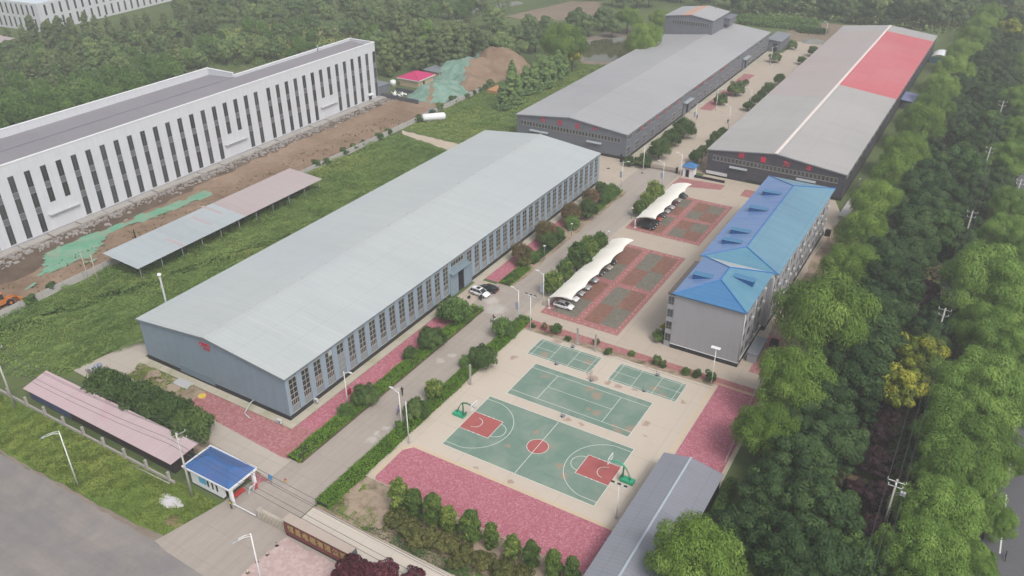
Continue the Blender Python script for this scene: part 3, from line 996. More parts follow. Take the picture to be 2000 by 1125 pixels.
o_ = MB().box(X1+.02, wy[3]+.95, 7.0, X1+.16, wy[3]+1.78, 8.05).build('window_board', M['ridge'], wh); o_['label'] = 'cream panel filling an upper pane of the fourth window'
o_ = MB().box(X1+.02, wy[4]+.08, 2.6, X1+.10, wy[4]+1.77, 5.95).build('window_board', M['sill_panel'], wh); o_['label'] = 'grey boarding over the lower half of the fifth window'
o_ = MB().box(X1+.02, wy[2]+.08, 3.85, X1+.09, wy[2]+1.77, 4.8).build('window_blind', M['spandrel_p'], wh)
M['w1_can'] = paint('dull_blue_canopy', (.165, .215, .245), .1, .6, 3, .55)
# doorway with sliding leaves and canopy
MB().box(X1, 43.1, .02, X1+.04, 45.3, 5.2).build('doorway', M['dark_in'], wh)
for a, b in ((40.0, 43.0), (45.2, 48.2)):
    MB().box(X1+.22, a, .08, X1+.34, b, 5.35).build('sliding_door', M['w1_wall'], wh)
mb = MB()
slab(mb, (X1, 40.0, 6.05), (X1+1.15, 40.0, 5.75), (X1+1.15, 47.0, 5.75), (X1, 47.0, 6.05), .1)
mb.build('canopy', M['w1_can'], wh)
gw = window_x('window', 4.9, 1.25, 5, (), M['frame'], M['glass'], .10, .08, .12)
put(gw, wh, (X1, 40.6, 6.95))
# red oval mark on the gable
lg = MB()
for sgn in (-1, 1):
    pts = [(-44.9+sgn*1.35*math.cos(t), Y0-.10, 9.25+.55*math.sin(t)) for t in np.linspace(-1.05, 1.05, 12)]
    lg.tube(pts, [.03]+[.075]*10+[.03], 6)
lgo = lg.build('emblem', M['red_sign2'], wh)
text_obj('lettering', '恒星', .85, (-44.9, Y0-.09, 9.28), '-Y', M['red_sign2'], wh, 1.0)
text_obj('lettering', '恒星电缆', .42, (-44.6, Y0-.09, 8.42), '-Y', M['red_sign2'], wh)
MB().box(-53.6, Y0-.09, .5, -44.4, Y0, 2.05).build('shutter_panel', paint('faded_blue_panel', (.17, .225, .275), .1, .5, 3, .6), wh)
mb = MB()
mb.tube([(-34.4, Y0-.1, 1.3), (-34.4, Y0-1.1, 1.2), (-34.1, Y0-2.9, .25), (-32.4, Y0-3.3, .22)], .11, 7)
tag(mb.build('drain_pipe', M['ridge'], None, (-34.4, Y0-1.5, 0)), 'white bent drain pipe lying at the foot of the blue-grey gable wall', 'pipe')

# ---- two dark warehouses behind
M['w2_wall'] = paint('slate_cladding', (.145, .155, .185), .12, .25, 2.5, .6, dirt=(.20, .205, .22), dirt_at=(.45, .8), vstreak=.3)
M['w2_roof'] = sheet_roof('grey_sheet_roof', (.315, .315, .328), 'Y', 1.1, .05, alt=(.37, .37, .385), streak=.20, rough=.5, panel=9.0)
M['w3_wall'] = paint('charcoal_cladding', (.060, .058, .075), .14, .25, 2.5, .6, dirt=(.105, .10, .115), dirt_at=(.45, .8), vstreak=.3)
M['w3_roof'] = sheet_roof('weathered_grey_roof', (.335, .325, .320), 'Y', 1.1, .05, alt=(.39, .37, .36), streak=.16, rough=.55, panel=12.0)
M['w3_pink'] = sheet_roof('faded_pinkish_roof', (.385, .320, .310), 'Y', 1.1, .05, alt=(.36, .33, .325), streak=.18, rough=.55, panel=12.0)
M['w3_red'] = sheet_roof('red_sheet_roof', (.50, .090, .110), 'Y', 1.1, .08, alt=(.50, .19, .205), streak=.30, rough=.55, panel=10.0)
M['cream'] = paint('cream_ridge', (.70, .62, .58), .05, .5, 3, .5)
M['canopy'] = paint('grey_canopy', (.30, .33, .35), .1, .6, 3, .5)
M['pframe'] = paint('greyish_window_frame', (.27, .265, .255), .08, .6, 4, .5)

def dark_warehouse(label, x0, x1, xr, y0, y1, ze, zr, wall, roofparts, strip, chars, chars_x, chars_z, doors, canopies, side, ridge_m, ridge_w):
    t = thing('steel_warehouse', label, 'warehouse', (x0, y0, 0))
    gable_shell(x0, x1, xr, y0, y1, .85, ze, zr).build('wall', wall, t)
    MB().box(x0-.05, y0-.05, 0, x1+.05, y1+.05, .85).build('plinth', M['plinth'], t)
    ov, og, th = .4, .3, .14
    d0, d1 = (zr-ze)/(xr-x0), (zr-ze)/(x1-xr)
    for (ya, yb, side_, mat_, xo) in roofparts:
        mb = MB()
        fa = -og if ya == y0 else 0
        fb = og if yb == y1 else 0
        if side_ == 'L':
            slab(mb, (x0-ov, ya+fa, ze-d0*ov+.16), (xr, ya+fa, zr+.16), (xr, yb+fb, zr+.16), (x0-ov, yb+fb, ze-d0*ov+.16), th)
        else:
            slab(mb, (xr, ya+fa, zr+.16), (x1+ov, ya+fa, ze-d1*ov+.16), (x1+ov, yb+fb, ze-d1*ov+.16), (xr, yb+fb, zr+.16), th)
        last = mb.build('roof', mat_, t)
        if xo:
            last['label'] = xo
    mb = MB()
    for s in (-1, 1):
        d_ = d0 if s < 0 else d1
        slab(mb, *([(xr, y0-og-.02, zr+.24), (xr+s*ridge_w, y0-og-.02, zr+.24-ridge_w*d_), (xr+s*ridge_w, y1+og, zr+.24-ridge_w*d_), (xr, y1+og, zr+.24)][::-s]), .06)
    mb.build('ridge_cap', ridge_m, last)
    mb = MB()
    for (a, b, za, zb) in ((x0-ov, xr, ze-d0*ov, zr), (xr, x1+ov, zr, ze-d1*ov)):
        mb.add([(a, y0-og-.02, za-.20), (b, y0-og-.02, zb-.20), (b, y0-og-.02, zb+.08), (a, y0-og-.02, za+.08), (a, y0-.002, za-.20), (b, y0-.002, zb-.20)], [(0, 1, 2, 3), (4, 5, 1, 0)])
    mb.build('verge_trim', M['fascia'], t)
    # gable window band, each light its own part
    sx0, sx1, sz0, sz1, nwin = strip
    w = (sx1-sx0)/nwin
    gwin = window_y('window', w-.22, sz1-sz0, 1, (), M['pframe'], M['glass'], .09, .05, .10)
    for i in range(nwin):
        put(gwin, t, (sx0+i*w+.11, y0, sz0))
    MB().box(sx0-.05, y0-.07, sz0-.16, sx1+.05, y0, sz0-.02).build('band_sill', M['pframe'], t)
    for cx, ch in zip(chars_x, chars):
        text_obj('lettering', ch, 1.75, (cx, y0-.08, chars_z), '-Y', M['red_sign'], t, 1.05)
    for (a, b, h) in doors:
        mb = MB().box(a, y0-.12, .05, b, y0-.002, h)
        mb.box((a+b)/2-.04, y0-.15, .05, (a+b)/2+.04, y0-.10, h)
        mb.build('sliding_door', wall, t)
    for (a, b, h) in canopies:
        mb = MB()
        slab(mb, (a, y0-.9, h), (b, y0-.9, h), (b, y0, h+.28), (a, y0, h+.28), .09)
        mb.build('canopy', M['canopy'], t)
    return t

M['w2ridge'] = paint('grey_ridge_cap', (.36, .36, .37), .06, .4, 3, .5)
w2 = dark_warehouse('long slate-grey steel warehouse with grey roof and a tall roof tower at its far end', -64.4, -26.7, -45.7, 133.4, 282.5, 7.9, 9.95, M['w2_wall'],
    [(133.4, 282.5, 'L', M['w2_roof'], None), (133.4, 282.5, 'R', M['w2_roof'], None)],
    (-63.0, -28.6, 5.05, 6.45, 32), '安全生产', (-54.9, -49.1, -43.0, -37.0), 7.75,
    [(-59.3, -53.6, 3.6), (-39.5, -34.6, 3.5)], [(-59.5, -53.0, 3.75), (-39.6, -34.6, 3.72)], None, M['w2ridge'], .25)
M['w2f'] = paint('grey_window_frame', (.33, .33, .34), .08, .6, 4, .5)
wa = window_x('window', 3.5, 1.35, 4, (), M['w2f'], M['glass'], .09, .08, .10)
wb = window_x('window', 2.9, 2.5, 3, (1.2,), M['w2f'], M['glass'], .09, .08, .10)
for k in range(24):
    y = 132.9+.7+k*6.12
    if 178 < y < 185 or 243 < y < 250 or y > 276:
        continue
    put(wa, w2, (-26.7, y, 5.95))
    put(wb, w2, (-26.7, y+.2, 1.15))
for a, ch in zip((144.3, 150.4, 156.5, 162.6, 168.7, 174.9), '科学发展安全'):
    text_obj('lettering', ch, 1.3, (-26.6, a, 6.7), '+X', M['red_sign2'], w2)
for a, ch in zip((193.6, 199.5, 205.6, 211.8, 218.1, 224.2), '质量第一信誉'):
    text_obj('lettering', ch, 1.3, (-26.6, a, 6.7), '+X', M['red_sign2'], w2)
for a in (181.2, 246.6):
    MB().box(-26.7, a+1.5, .05, -26.62, a+4.2, 4.1).build('doorway', M['dark_in'], w2)
    for b in (a-.9, a+4.0):
        MB().box(-26.5, b, .06, -26.36, b+2.6, 4.3).build('sliding_door', M['w2_wall'], w2)
    mb = MB()
    slab(mb, (-26.7, a-.8, 4.85), (-25.3, a-.8, 4.6), (-25.3, a+6.4, 4.6), (-26.7, a+6.4, 4.85), .1)
    mb.build('canopy', M['canopy'], w2)
# roof tower
tx0, tx1, txr, ty0, ty1, tze, tzr = -64.6, -43.9, -53.2, 256.6, 277.2, 15.7, 17.1
tw = gable_shell(tx0, tx1, txr, ty0, ty1, 7.6, tze, tzr).build('tower', M['w2_wall'], w2)
dl, dr = (tzr-tze)/(txr-tx0), (tzr-tze)/(tx1-txr)
xm = (tx0+txr)/2+1.5
zm = tze+dl*(xm-tx0)
M['sunset_glare_roof'] = sheet_roof('painted_sunset_reflection_roof', (.55, .25, .15), 'Y', 1.0, .08, alt=(.48, .36, .30), streak=.3)  # reflected sunset painted into the sheet colour as orange
mb = MB(); slab(mb, (tx0-.4, ty0-.4, tze-dl*.4+.16), (xm, ty0-.4, zm+.16), (xm, ty1+.4, zm+.16), (tx0-.4, ty1+.4, tze-dl*.4+.16), .14)
mb.build('tower_roof', M['w2_roof'], tw)
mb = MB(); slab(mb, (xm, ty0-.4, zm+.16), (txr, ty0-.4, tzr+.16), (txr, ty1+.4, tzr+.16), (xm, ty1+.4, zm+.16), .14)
o_ = mb.build('tower_roof', M['sunset_glare_roof'], tw); o_['label'] = 'orange sunset reflection painted on the tower roof beside its ridge'
mb = MB(); slab(mb, (txr, ty0-.4, tzr+.16), (tx1+.4, ty0-.4, tze-dr*.4+.16), (tx1+.4, ty1+.4, tze-dr*.4+.16), (txr, ty1+.4, tzr+.16), .14)
mb.build('tower_roof', M['w2_roof'], tw)
twin = window_y('window', .75, 1.5, 1, (), M['pframe'], M['glass'], .08, .05, .10)
for i in range(16):
    put(twin, w2, (-61.2+i*1.0, ty0, 12.9))
mb = MB().box(-43.9, 271.5, 11.5, -41.5, 281, 14.0)
slab(mb, (-44.2, 271.2, 14.3), (-41.2, 271.2, 14.0), (-41.2, 281.3, 14.0), (-44.2, 281.3, 14.3), .1)
mb.build('tower_annex', M['w2_wall'], w2)
MB().tube([(-49.6, 276, 16.4), (-49.6, 276, 18.9)], .12, 6).build('flue', M['fascia'], w2)

w3 = dark_warehouse('charcoal steel warehouse whose grey roof has a large red stretch, nearest the trees', -2.2, 35.3, 16.6, 135.0, 312.5, 7.5, 9.75, M['w3_wall'],
    [(135.0, 194, 'L', M['w3_roof'], None), (194, 300, 'L', M['w3_pink'], 'faded pinkish stretch of roof'), (300, 312.5, 'L', M['w3_roof'], None),
     (135.0, 210.5, 'R', M['w3_roof'], None), (210.5, 301, 'R', M['w3_red'], 'bright red stretch of roof'), (301, 312.5, 'R', M['w3_roof'], None)],
    (-.8, 33.6, 4.75, 6.15, 32), '质量为本', (7.3, 13.4, 19.7, 25.8), 7.35,
    [(4.2, 9.4, 3.4)], [(4.4, 9.5, 3.62), (23.0, 28.2, 3.9)], None, M['cream'], .42)
wc = window_x('window', 3.5, 1.3, 4, (), M['w2f'], M['glass'], .09, .08, .10)
for k in range(28):
    put(wc, w3, (35.3, 137+k*6.12, 5.6))
MB().box(-2.2, 134.84, .45, 4.0, 134.9, 1.35).build('banner', paint('white_banner', (.70, .68, .70), .12, 1.5, 8, .8, dirt=(.42, .40, .44), dirt_at=(.45, .6)), w3)

# ---- white factory on the left
M['white_wall'] = paint('white_render', (.575, .59, .62), .04, .12, 1.5, .7, dirt=(.50, .51, .54), dirt_at=(.50, .80), vstreak=.20)
M['white_cap'] = paint('white_coping', (.72, .73, .75), .04, .3, 2, .6)
M['wf_roof'] = sheet_roof('lilac_grey_sheet_roof', (.205, .192, .212), 'Y', .95, .04, alt=(.235, .222, .242), streak=.12, rough=.5, panel=14)
M['spandrel'] = paint('grey_spandrel', (.135, .135, .15), .15, .8, 3, .4)
M['wf_glass'] = glass_mat('dark_green_glass', (.030, .034, .035), .15, .75)
wf = thing('white_factory', 'long white factory with columns of dark windows on the left', 'factory', (-130, 145, 0))
FX, BX, BX2, FY0, FY1, YS = -130.0, -141.3, -153.0, -60.0, 145.2, 90.5
mb = MB()
mb.box(FX-.35, FY0, .0, FX, FY1, 20.0)                               # front wall with parapet
mb.box(BX, FY1-.35, 0, FX-.35, FY1, 20.0)
mb.box(BX2, FY0, 0, BX2+.35, YS, 20.6)
mb.box(BX2+.35, YS-.35, 0, BX-.02, YS, 20.6)
mb.box(BX, YS, 0, BX+.35, FY1-.35, 20.0)
mb.build('wall', M['white_wall'], wf)
mb = MB()
mb.box(FX-.45, FY0, 20.0, FX+.10, FY1+.1, 20.22)
mb.box(BX-.1, FY1-.45, 20.0, FX-.45, FY1+.1, 20.20)
mb.box(BX2-.1, FY0, 20.6, BX2+.45, YS+.1, 20.82)
mb.box(BX2+.45, YS-.45, 20.6, BX-.12, YS+.1, 20.80)
mb.box(BX-.1, YS+.1, 20.0, BX+.45, FY1-.45, 20.22)
mb.build('parapet_coping', M['white_cap'], wf)
mb = MB()
slab(mb, (BX, FY0, 19.35), (FX-.36, FY0, 18.75), (FX-.36, FY1-.36, 18.75), (BX, FY1-.36, 19.35), .1)
rfo = mb.build('roof', M['wf_roof'], wf)
mb = MB()
slab(mb, (BX2+.36, FY0, 18.55), (BX-.02, FY0, 19.33), (BX-.02, YS-.36, 19.33), (BX2+.36, YS-.36, 18.55), .1)
mb.build('roof', M['wf_roof'], wf)
MB().box(BX-.25, FY0, 19.36, BX+.25, YS-.4, 19.5).build('ridge_cap', M['fascia'], rfo)
MB().tube([(-140.9, 128, 19.4), (-140.9, 128, 21.3)], .22, 8).build('vent', M['canopy'], wf)
MB().box(FX, FY0, 0, FX+.14, FY1, .62).build('plinth', paint('grey_plinth', (.30, .30, .33), .12, .5, 3, .8), wf)
full = MB().box(0, 0, 0, .10, 1.22, 16.2)
M['spandrel2'] = paint('off_white_canopy', (.46, .46, .475), .06, .5, 3, .7)
M['wfr'] = paint('silver_frame', (.34, .34, .35), .08, .5, 4, .5)
def wf_col(z0):
    h = 17.05-z0
    mb = MB()
    W_ = 1.52
    mb.box(0, 0, 0, .045, .05, h); mb.box(0, W_-.05, 0, .045, W_, h)
    for zz in (0, h-.07):
        mb.box(0, .05, zz, .045, W_-.05, zz+.06)
    segs = [s for s in ((12.85, 17.0), (7.45, 11.35), (.9, 5.95)) if s[1] > z0]
    for (a, b) in segs:
        for e_ in (a, b):
            if z0+.1 < e_ < 16.9:
                mb.box(0, .05, e_-z0-.05, .07, W_-.05, e_-z0+.05)
        a_ = max(a, z0)
        mb.box(0, W_/2-.012, a_-z0+.07, .04, W_/2+.012, b-z0-.07)
    o = mb.build('window', M['wfr'])
    g = MB()
    sps = []
    for (a, b) in segs:
        a_ = max(a, z0)
        g.box(0, .04, a_-z0+.05, .032, W_-.04, b-z0-.04)
        nn = max(1, int((b-a_)/1.3))
    for (a, b) in ((11.35, 12.85), (5.95, 7.45)):
        if a > z0-.2:
            sps.append(MB().box(0, .04, a-z0+.05, .036, W_-.04, b-z0-.05))
    g.build('pane', M['wf_glass'], o)
    for s_ in sps:
        s_.build('spandrel', M['spandrel'], o)
    return o
cf, cs, cm = wf_col(.85), wf_col(7.55), wf_col(3.0)
ysl = [9.5+4.085*k for k in range(-6, 20)]+[92.3+3.945*k for k in range(14)]
for y in ysl:
    i = round(y, 1)
    if any(abs(y-q) < 1.2 for q in (17.5, 21.7, 74.8, 78.9, 115.9, 119.9)):
        put(cs, wf, (FX, y, 7.55))
    elif abs(y-139.6) < 1.2:
        put(cm, wf, (FX, y, 3.0))
    else:
        put(cf, wf, (FX, y, .85))
for y, w in ((18.2, 4.4), (75.0, 4.5), (116.7, 4.2)):
    d_ = MB().box(FX, y, .05, FX+.07, y+w, 4.25)
    d_.box(FX+.07, y+w/2-.04, .1, FX+.10, y+w/2+.04, 4.2)
    d_.build('factory_door', paint('pale_grey_door', (.55, .56, .59), .05, .6, 3, .5), wf)
    MB().box(FX, y-1.9, 4.60, FX+.85, y+w+2.0, 4.82).build('canopy', M['spandrel2'], wf)
for y in (.4, 139.7):
    MB().box(FX, y, .1, FX+.06, y+1.5, 2.2).build('side_door', M['dark_in'], wf)
    MB().box(FX, y-.5, 2.35, FX+.9, y+2.0, 2.55).build('canopy', M['white_cap'], wf)

# ---- dormitory with blue hipped roofs
M['dorm_wall'] = paint('grey_render', (.335, .330, .350), .05, .15, 2.0, .8, dirt=(.29, .285, .30), dirt_at=(.5, .85), vstreak=.14)
M['blue'] = sheet_roof('blue_sheet_roof', (.040, .145, .335), 'Y', .9, .05, alt=(.075, .205, .345), streak=.22, rough=.35, panel=8, dirt=(.16, .27, .35), ribk=.3)
M['blue_glare'] = sheet_roof('blue_roof_painted_sky_glare', (.105, .185, .415), 'Y', .9, .06, alt=(.165, .265, .40), streak=.35, rough=.33, panel=8)  # left slopes: glare of the sunset sky painted into the blue as violet
M['blue_f'] = sheet_roof('faded_blue_sheet_roof', (.105, .205, .300), 'Y', .9, .07, alt=(.135, .275, .345), streak=.35, rough=.38, panel=8, dirt=(.20, .265, .315))
M['blue_t'] = sheet_roof('turquoise_sheet_roof', (.075, .20, .31), 'Y', .9, .07, alt=(.12, .265, .335), streak=.35, rough=.36, panel=8, dirt=(.19, .30, .345))
M['blue_d'] = paint('deep_blue_sheet', (.030, .155, .42), .10, .5, 3, .4)
M['blue_dd'] = paint('dark_blue_sheet', (.020, .095, .26), .10, .5, 3, .5)
M['pipe'] = paint('white_pipe', (.52, .52, .52), .06, 1, 5, .4)
M['ac'] = paint('air_conditioner_white', (.50, .51, .50), .08, 1.5, 6, .5, dirt=(.42, .41, .40))
dm = thing('dormitory', 'grey four-storey dormitory with blue hipped roofs beside the trees', 'dormitory', (21.8, 46.2, 0))
DX0, DX1, DXa, DX1b, DY0, DYm, DY1, DZ = 21.9, 35.2, 21.2, 36.0, 46.2, 62.4, 112.0, 12.05
MB().box(DX0, DY0, .95, DX1, DYm-1.0, DZ).build('front_wall', M['dorm_wall'], dm)
MB().box(DXa, DYm-1.0, .95, DX1b, DY1, DZ).build('rear_wall', M['dorm_wall'], dm)
MB().box(DX0-.06, DY0-.06, 0, DX1+.06, DYm-1.06, .9).build('plinth', M['plinth'], dm)
MB().box(DXa-.06, DYm-1.06, 0, DX1b+.06, DY1+.06, .9).build('plinth', M['plinth'], dm)
MB().box(DX0-.08, DY0-.08, .9, DX1+.08, DYm-1.0, .99).build('string_course', M['white_cap'], dm)
def hip(x0, x1, y0, y1, xr, ya, yb, ze, zr, faces, parent, tip=True):
    A, B, C_, D_ = (x0, y0, ze), (x1, y0, ze), (x1, y1, ze), (x0, y1, ze)
    E_, F_ = (xr, ya, zr), (xr, yb, zr)
    root = None
    for nm, poly, mt, lab in (('front', (A, B, E_), faces[0], faces[4]), ('right', (B, C_, F_, E_), faces[1], None), ('back', (C_, D_, F_), faces[2], None), ('left', (D_, A, E_, F_), faces[3], None)):
        mb = MB()
        n = len(poly)
        lo = [(p[0], p[1], p[2]-.10) for p in poly]
        mb.add(list(poly)+lo, [tuple(range(n)), tuple(range(2*n-1, n-1, -1))]+[(i+n, (i+1) % n+n, (i+1) % n, i) for i in range(n)])
        o = mb.build('roof_slope', mt, parent)
    rb = MB()
    for a, b in ((A, E_), (B, E_), (C_, F_), (D_, F_), (E_, F_)):
        rb.tube([(a[0], a[1], a[2]+.03), (b[0], b[1], b[2]+.05)], .13, 5, False)
    rb.build('hip_cap', M['blue_d'], parent)
hip(20.6, 36.7, DYm+.6, DY1+.5, 28.55, 67.8, 104.2, 12.20, 14.2, [M['blue_t'], M['blue_f'], M['blue_f'], M['blue_glare'], None], dm)
hip(21.5, 35.7, DY0-.5, 63.2, 28.55, 51.6, 57.0, 12.28, 14.5, [M['blue'], M['blue_t'], M['ridge'], M['blue_glare'], None], dm)
mb = MB().box(20.6, DY0-.4, 11.98, 36.6, DY1+.4, 12.12)
MB().box(DX0-.3, DY0-.45, 12.06, DX1+.35, 62, 12.24).build('eaves', M['blue_dd'], dm)
MB().box(20.8, 63.2, 12.06, 36.5, DY1+.4, 12.18).build('eaves', M['blue_dd'], dm)
M['blue_sk'] = paint('skylight_blue', (.06, .18, .32), .08, .6, 3, .5)
def dormer(x_tip, x_low, y, s, ze0, slope):
    """wedge-shaped skylight: level top running back into the slope"""
    zl = ze0
    zt = zl+slope*abs(x_tip-x_low)
    hw = .75
    mb = MB()
    a = [(x_low, y-hw, zl-.05), (x_low, y+hw, zl-.05), (x_low, y+hw, zt*.9+zl*.1), (x_low, y-hw, zt*.9+zl*.1), (x_tip, y-hw, zt+.02), (x_tip, y+hw, zt+.02)]
    mb.add(a, [(3, 2, 5, 4), (0, 3, 4), (1, 5, 2)] if s > 0 else [(4, 5, 2, 3), (4, 3, 0), (2, 5, 1)])
    mb.add([(a[3][0]-s*.12, y-hw-.1, a[3][2]+.04), (a[2][0]-s*.12, y+hw+.1, a[2][2]+.04), (x_tip, y+hw+.1, zt+.05), (x_tip, y-hw-.1, zt+.05)], [(0, 1, 2, 3)])
    mb.k[-1] = 1
    o = mb.build('skylight', [M['blue_dd'], M['blue_sk']], dm)
    g = MB()
    e_ = -s*.02
    g.add([(p[0]+e_, p[1], p[2]) for p in a[:4]], [(0, 1, 2, 3)])
    g.build('pane', M['blue_dd'], o)
sl = 2.0/8.0
for y in (52.8, 70.0, 75.5, 88.5, 99.0):
    dormer(27.0, 23.0, y, 1, 12.26+(23.0-20.9)*sl, sl*1.12)
dormer(29.9, 33.9, 55.3, -1, 12.28+(35.7-33.9)*2.22/7.1, .31)
M['dfr'] = paint('dull_window_frame', (.24, .24, .25), .1, 1, 4, .5)
dw = window_x('window', 1.7, 1.7, 2, (), M['dfr'], M['glass'], .05, .04, .05)
acb = MB().box(0, 0, 0, .34, .82, .56)
acb.box(.34, .08, .06, .36, .54, .50)
aco = acb.build('air_conditioner', M['ac'])
rnd = random.Random(5)
pp = MB().tube([(.16, 0, .3), (.16, 0, 12.0)], .075, 6)
ppo = pp.build('drain_pipe', M['pipe'])
for (xw, ys) in ((DX1, [47.0, 50.2, 53.8, 57.4]), (DX1b, [62.6+3.28*k for k in range(15)])):
    for i, y in enumerate(ys):
        for fl in range(4):
            put(dw, dm, (xw, y, 1.9+fl*2.9))
            if rnd.random() < .45:
                put(aco, dm, (xw+.02, y+1.62, 1.45+fl*2.9+rnd.choice((0, .25, .5))))
        if i % 2 == 0:
            put(ppo, dm, (xw, y-.45, 0))
put(ppo, dm, (DX1, DY0+.12, 0))
# glazed gallery on the yard side
MB().box(20.5, DY0+.1, 0, DX0-.01, 61, 11.6).build('gallery', M['dorm_wall'], dm)
MB().box(20.42, DY0+.02, 11.6, DX0-.01, 61, 11.95).build('gallery_coping', paint('brown_coping', (.10, .085, .08), .1, 1, 4, .8), dm)
gy = window_y('window', 1.15, 1.75, 2, (.6,), M['dfr'], M['glass'], .07, .05, .07)
for fl in range(4):
    put(gy, dm, (20.62, DY0+.1, 1.25+fl*2.75))
gx = MB()
mbw = MB()
for fl in range(4):
    for k in range(7):
        y = 47+k*2
        mbw.box(20.44, y, 1.4+fl*2.75, 20.5, y+1.6, 2.95+fl*2.75)
mbw.build('gallery_glazing', M['glass'], dm)
# ground-floor lean-to and boundary kerb on the tree side
MB().box(36.2, 49.0, 0, 38.0, 55.4, 2.0).build('lean_to', M['dorm_wall'], dm)
MB().box(36.1, 48.8, 2.0, 38.2, 55.6, 2.12).build('lean_to_roof', M['fascia'], dm)

# ---- roofed shed at the lower right
M['slate_roof'] = sheet_roof('blue_grey_tile_roof', (.205, .212, .246), 'Y', .70, .05, alt=(.235, .244, .275), streak=.14, rough=.5, panel=20, ribk=.42)
sh = thing('open_shed', 'open shed with a ribbed blue-grey roof at the lower right corner of the sports ground', 'shed', (33.9, -26, 0))
sx0, sx1, sxr, sy0, sy1, sze, szr = 33.8, 43.5, 38.2, -28.0, 12.7, 3.7, 4.6
mb = MB(); slab(mb, (sx0, sy0, sze), (sxr, sy0, szr), (sxr, sy1, szr), (sx0, sy1, sze), .09)
r1 = mb.build('roof', M['slate_roof'], sh)
mb = MB(); slab(mb, (sxr, sy0, szr), (sx1, sy0, sze-.1), (sx1, sy1, sze-.1), (sxr, sy1, szr), .09)
mb.build('roof', M['slate_roof'], sh)
MB().box(sxr-.16, sy0, szr-.02, sxr+.16, sy1+.02, szr+.07).build('ridge_cap', paint('pale_blue_ridge', (.36, .41, .46), .05, .5, 3, .5), r1)
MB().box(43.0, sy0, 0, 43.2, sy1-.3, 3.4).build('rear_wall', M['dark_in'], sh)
MB().box(34.2, sy1-.5, 0, 43.0, sy1-.35, 3.4).build('end_wall', M['w2_wall'], sh)
for k in range(7):
    MB().tube([(34.2, sy1-.9-k*6, 0), (34.2, sy1-.9-k*6, 3.7)], .09, 6).build('post', M['fascia'], sh)
# ------------------------------------------------------------------ small buildings, walls and things of the yard
M['white'] = paint('white_paint', (.74, .75, .76), .05, .5, 4, .5)
M['conc'] = paint('weathered_concrete', (.36, .335, .31), .14, .6, 5, .9, dirt=(.22, .20, .185))
M['conc_wall'] = paint('concrete_panel_wall', (.40, .385, .37), .10, .3, 4, .9, dirt=(.28, .265, .25))
M['steel'] = paint('galvanised_steel', (.34, .35, .36), .08, .6, 4, .45)
M['black'] = paint('black_iron', (.022, .022, .024), .2, 1, 5, .5)
M['redp'] = paint('red_plastic', (.42, .045, .045), .12, 1, 5, .5)
M['rubber'] = paint('black_rubber', (.018, .018, .019), .2, 2, 9, .8)

def hip_small(parent, x0, x1, y0, y1, ze, zr, inset, mat_, capm, along='X', names='roof'):
    if along == 'X':
        ym = (y0+y1)/2
        E_, F_ = (x0+inset, ym, zr), (x1-inset, ym, zr)
    else:
        xm_ = (x0+x1)/2
        E_, F_ = (xm_, y0+inset, zr), (xm_, y1-inset, zr)
    A, B, C_, D_ = (x0, y0, ze), (x1, y0, ze), (x1, y1, ze), (x0, y1, ze)
    mb = MB()
    if along == 'X':
        fs = [(A, B, F_, E_), (B, C_, F_), (C_, D_, E_, F_), (D_, A, E_)]
    else:
        fs = [(A, B, E_), (B, C_, F_, E_), (C_, D_, F_), (D_, A, E_, F_)]
    for f in fs:
        mb.add(f, [tuple(range(len(f)))])
    mb.add([A, B, C_, D_], [(3, 2, 1, 0)])
    r = mb.build(names, mat_, parent)
    c = MB()
    for a, b in ((A, E_), (D_, E_), (B, F_), (C_, F_), (E_, F_)) if along == 'X' else ((A, E_), (B, E_), (C_, F_), (D_, F_), (E_, F_)):
        c.tube([a, b], .07, 5, False)
    c.build('hip_cap', capm, r)
    return r

# guard house by the gate
gh = thing('guard_house', 'white gate house with a blue hipped roof and open porch beside the entrance road', 'gate house', (-28.4, -27.6, 0))
M['gh_roof'] = sheet_roof('bright_blue_sheet', (.035, .115, .285), 'X', .55, .08, alt=(.085, .125, .29), streak=.30, rough=.45, panel=2.4, dirt=(.13, .12, .28), ribk=.4)
MB().box(-28.3, -27.5, 0, -21.4, -23.2, 3.25).build('wall', M['white'], gh)
MB().box(-29.0, -28.1, 3.25, -18.8, -22.5, 3.52).build('eaves', M['white'], gh)
mb = MB()
for a in ((-29.08, -28.18, -18.72, -28.06), (-29.08, -22.54, -18.72, -22.42), (-29.08, -28.06, -28.96, -22.54), (-18.84, -28.06, -18.72, -22.54)):
    mb.box(a[0], a[1], 3.5, a[2], a[3], 3.70)
mb.build('parapet', M['white_cap'], gh)
hip_small(gh, -28.9, -18.9, -28.0, -22.6, 3.56, 4.75, 2.6, M['gh_roof'], M['blue_d'])
for p in ((-19.3, -27.5), (-19.3, -23.0)):
    MB().box(p[0]-.22, p[1]-.22, 0, p[0]+.22, p[1]+.22, 3.25).build('column', M['white'], gh)
gwn = window_y('window', .62, 1.7, 1, (), M['white_cap'], M['glass'], .06, .05, .06)
for x in (-24.7, -23.7, -22.75):
    put(gwn, gh, (x, -27.5, .95))
MB().box(-26.35, -27.6, 1.25, -24.75, -27.5, 2.65).build('notice_board', paint('light_blue_board', (.10, .40, .62), .2, 2.5, 9, .5, dirt=(.45, .62, .70)), gh)
MB().box(-21.4, -26.9, .05, -21.33, -25.8, 2.15).build('door', M['dark_in'], gh)
MB().box(-28.34, -27.56, 0, -21.36, -23.14, .18).build('plinth', M['plinth'], gh)
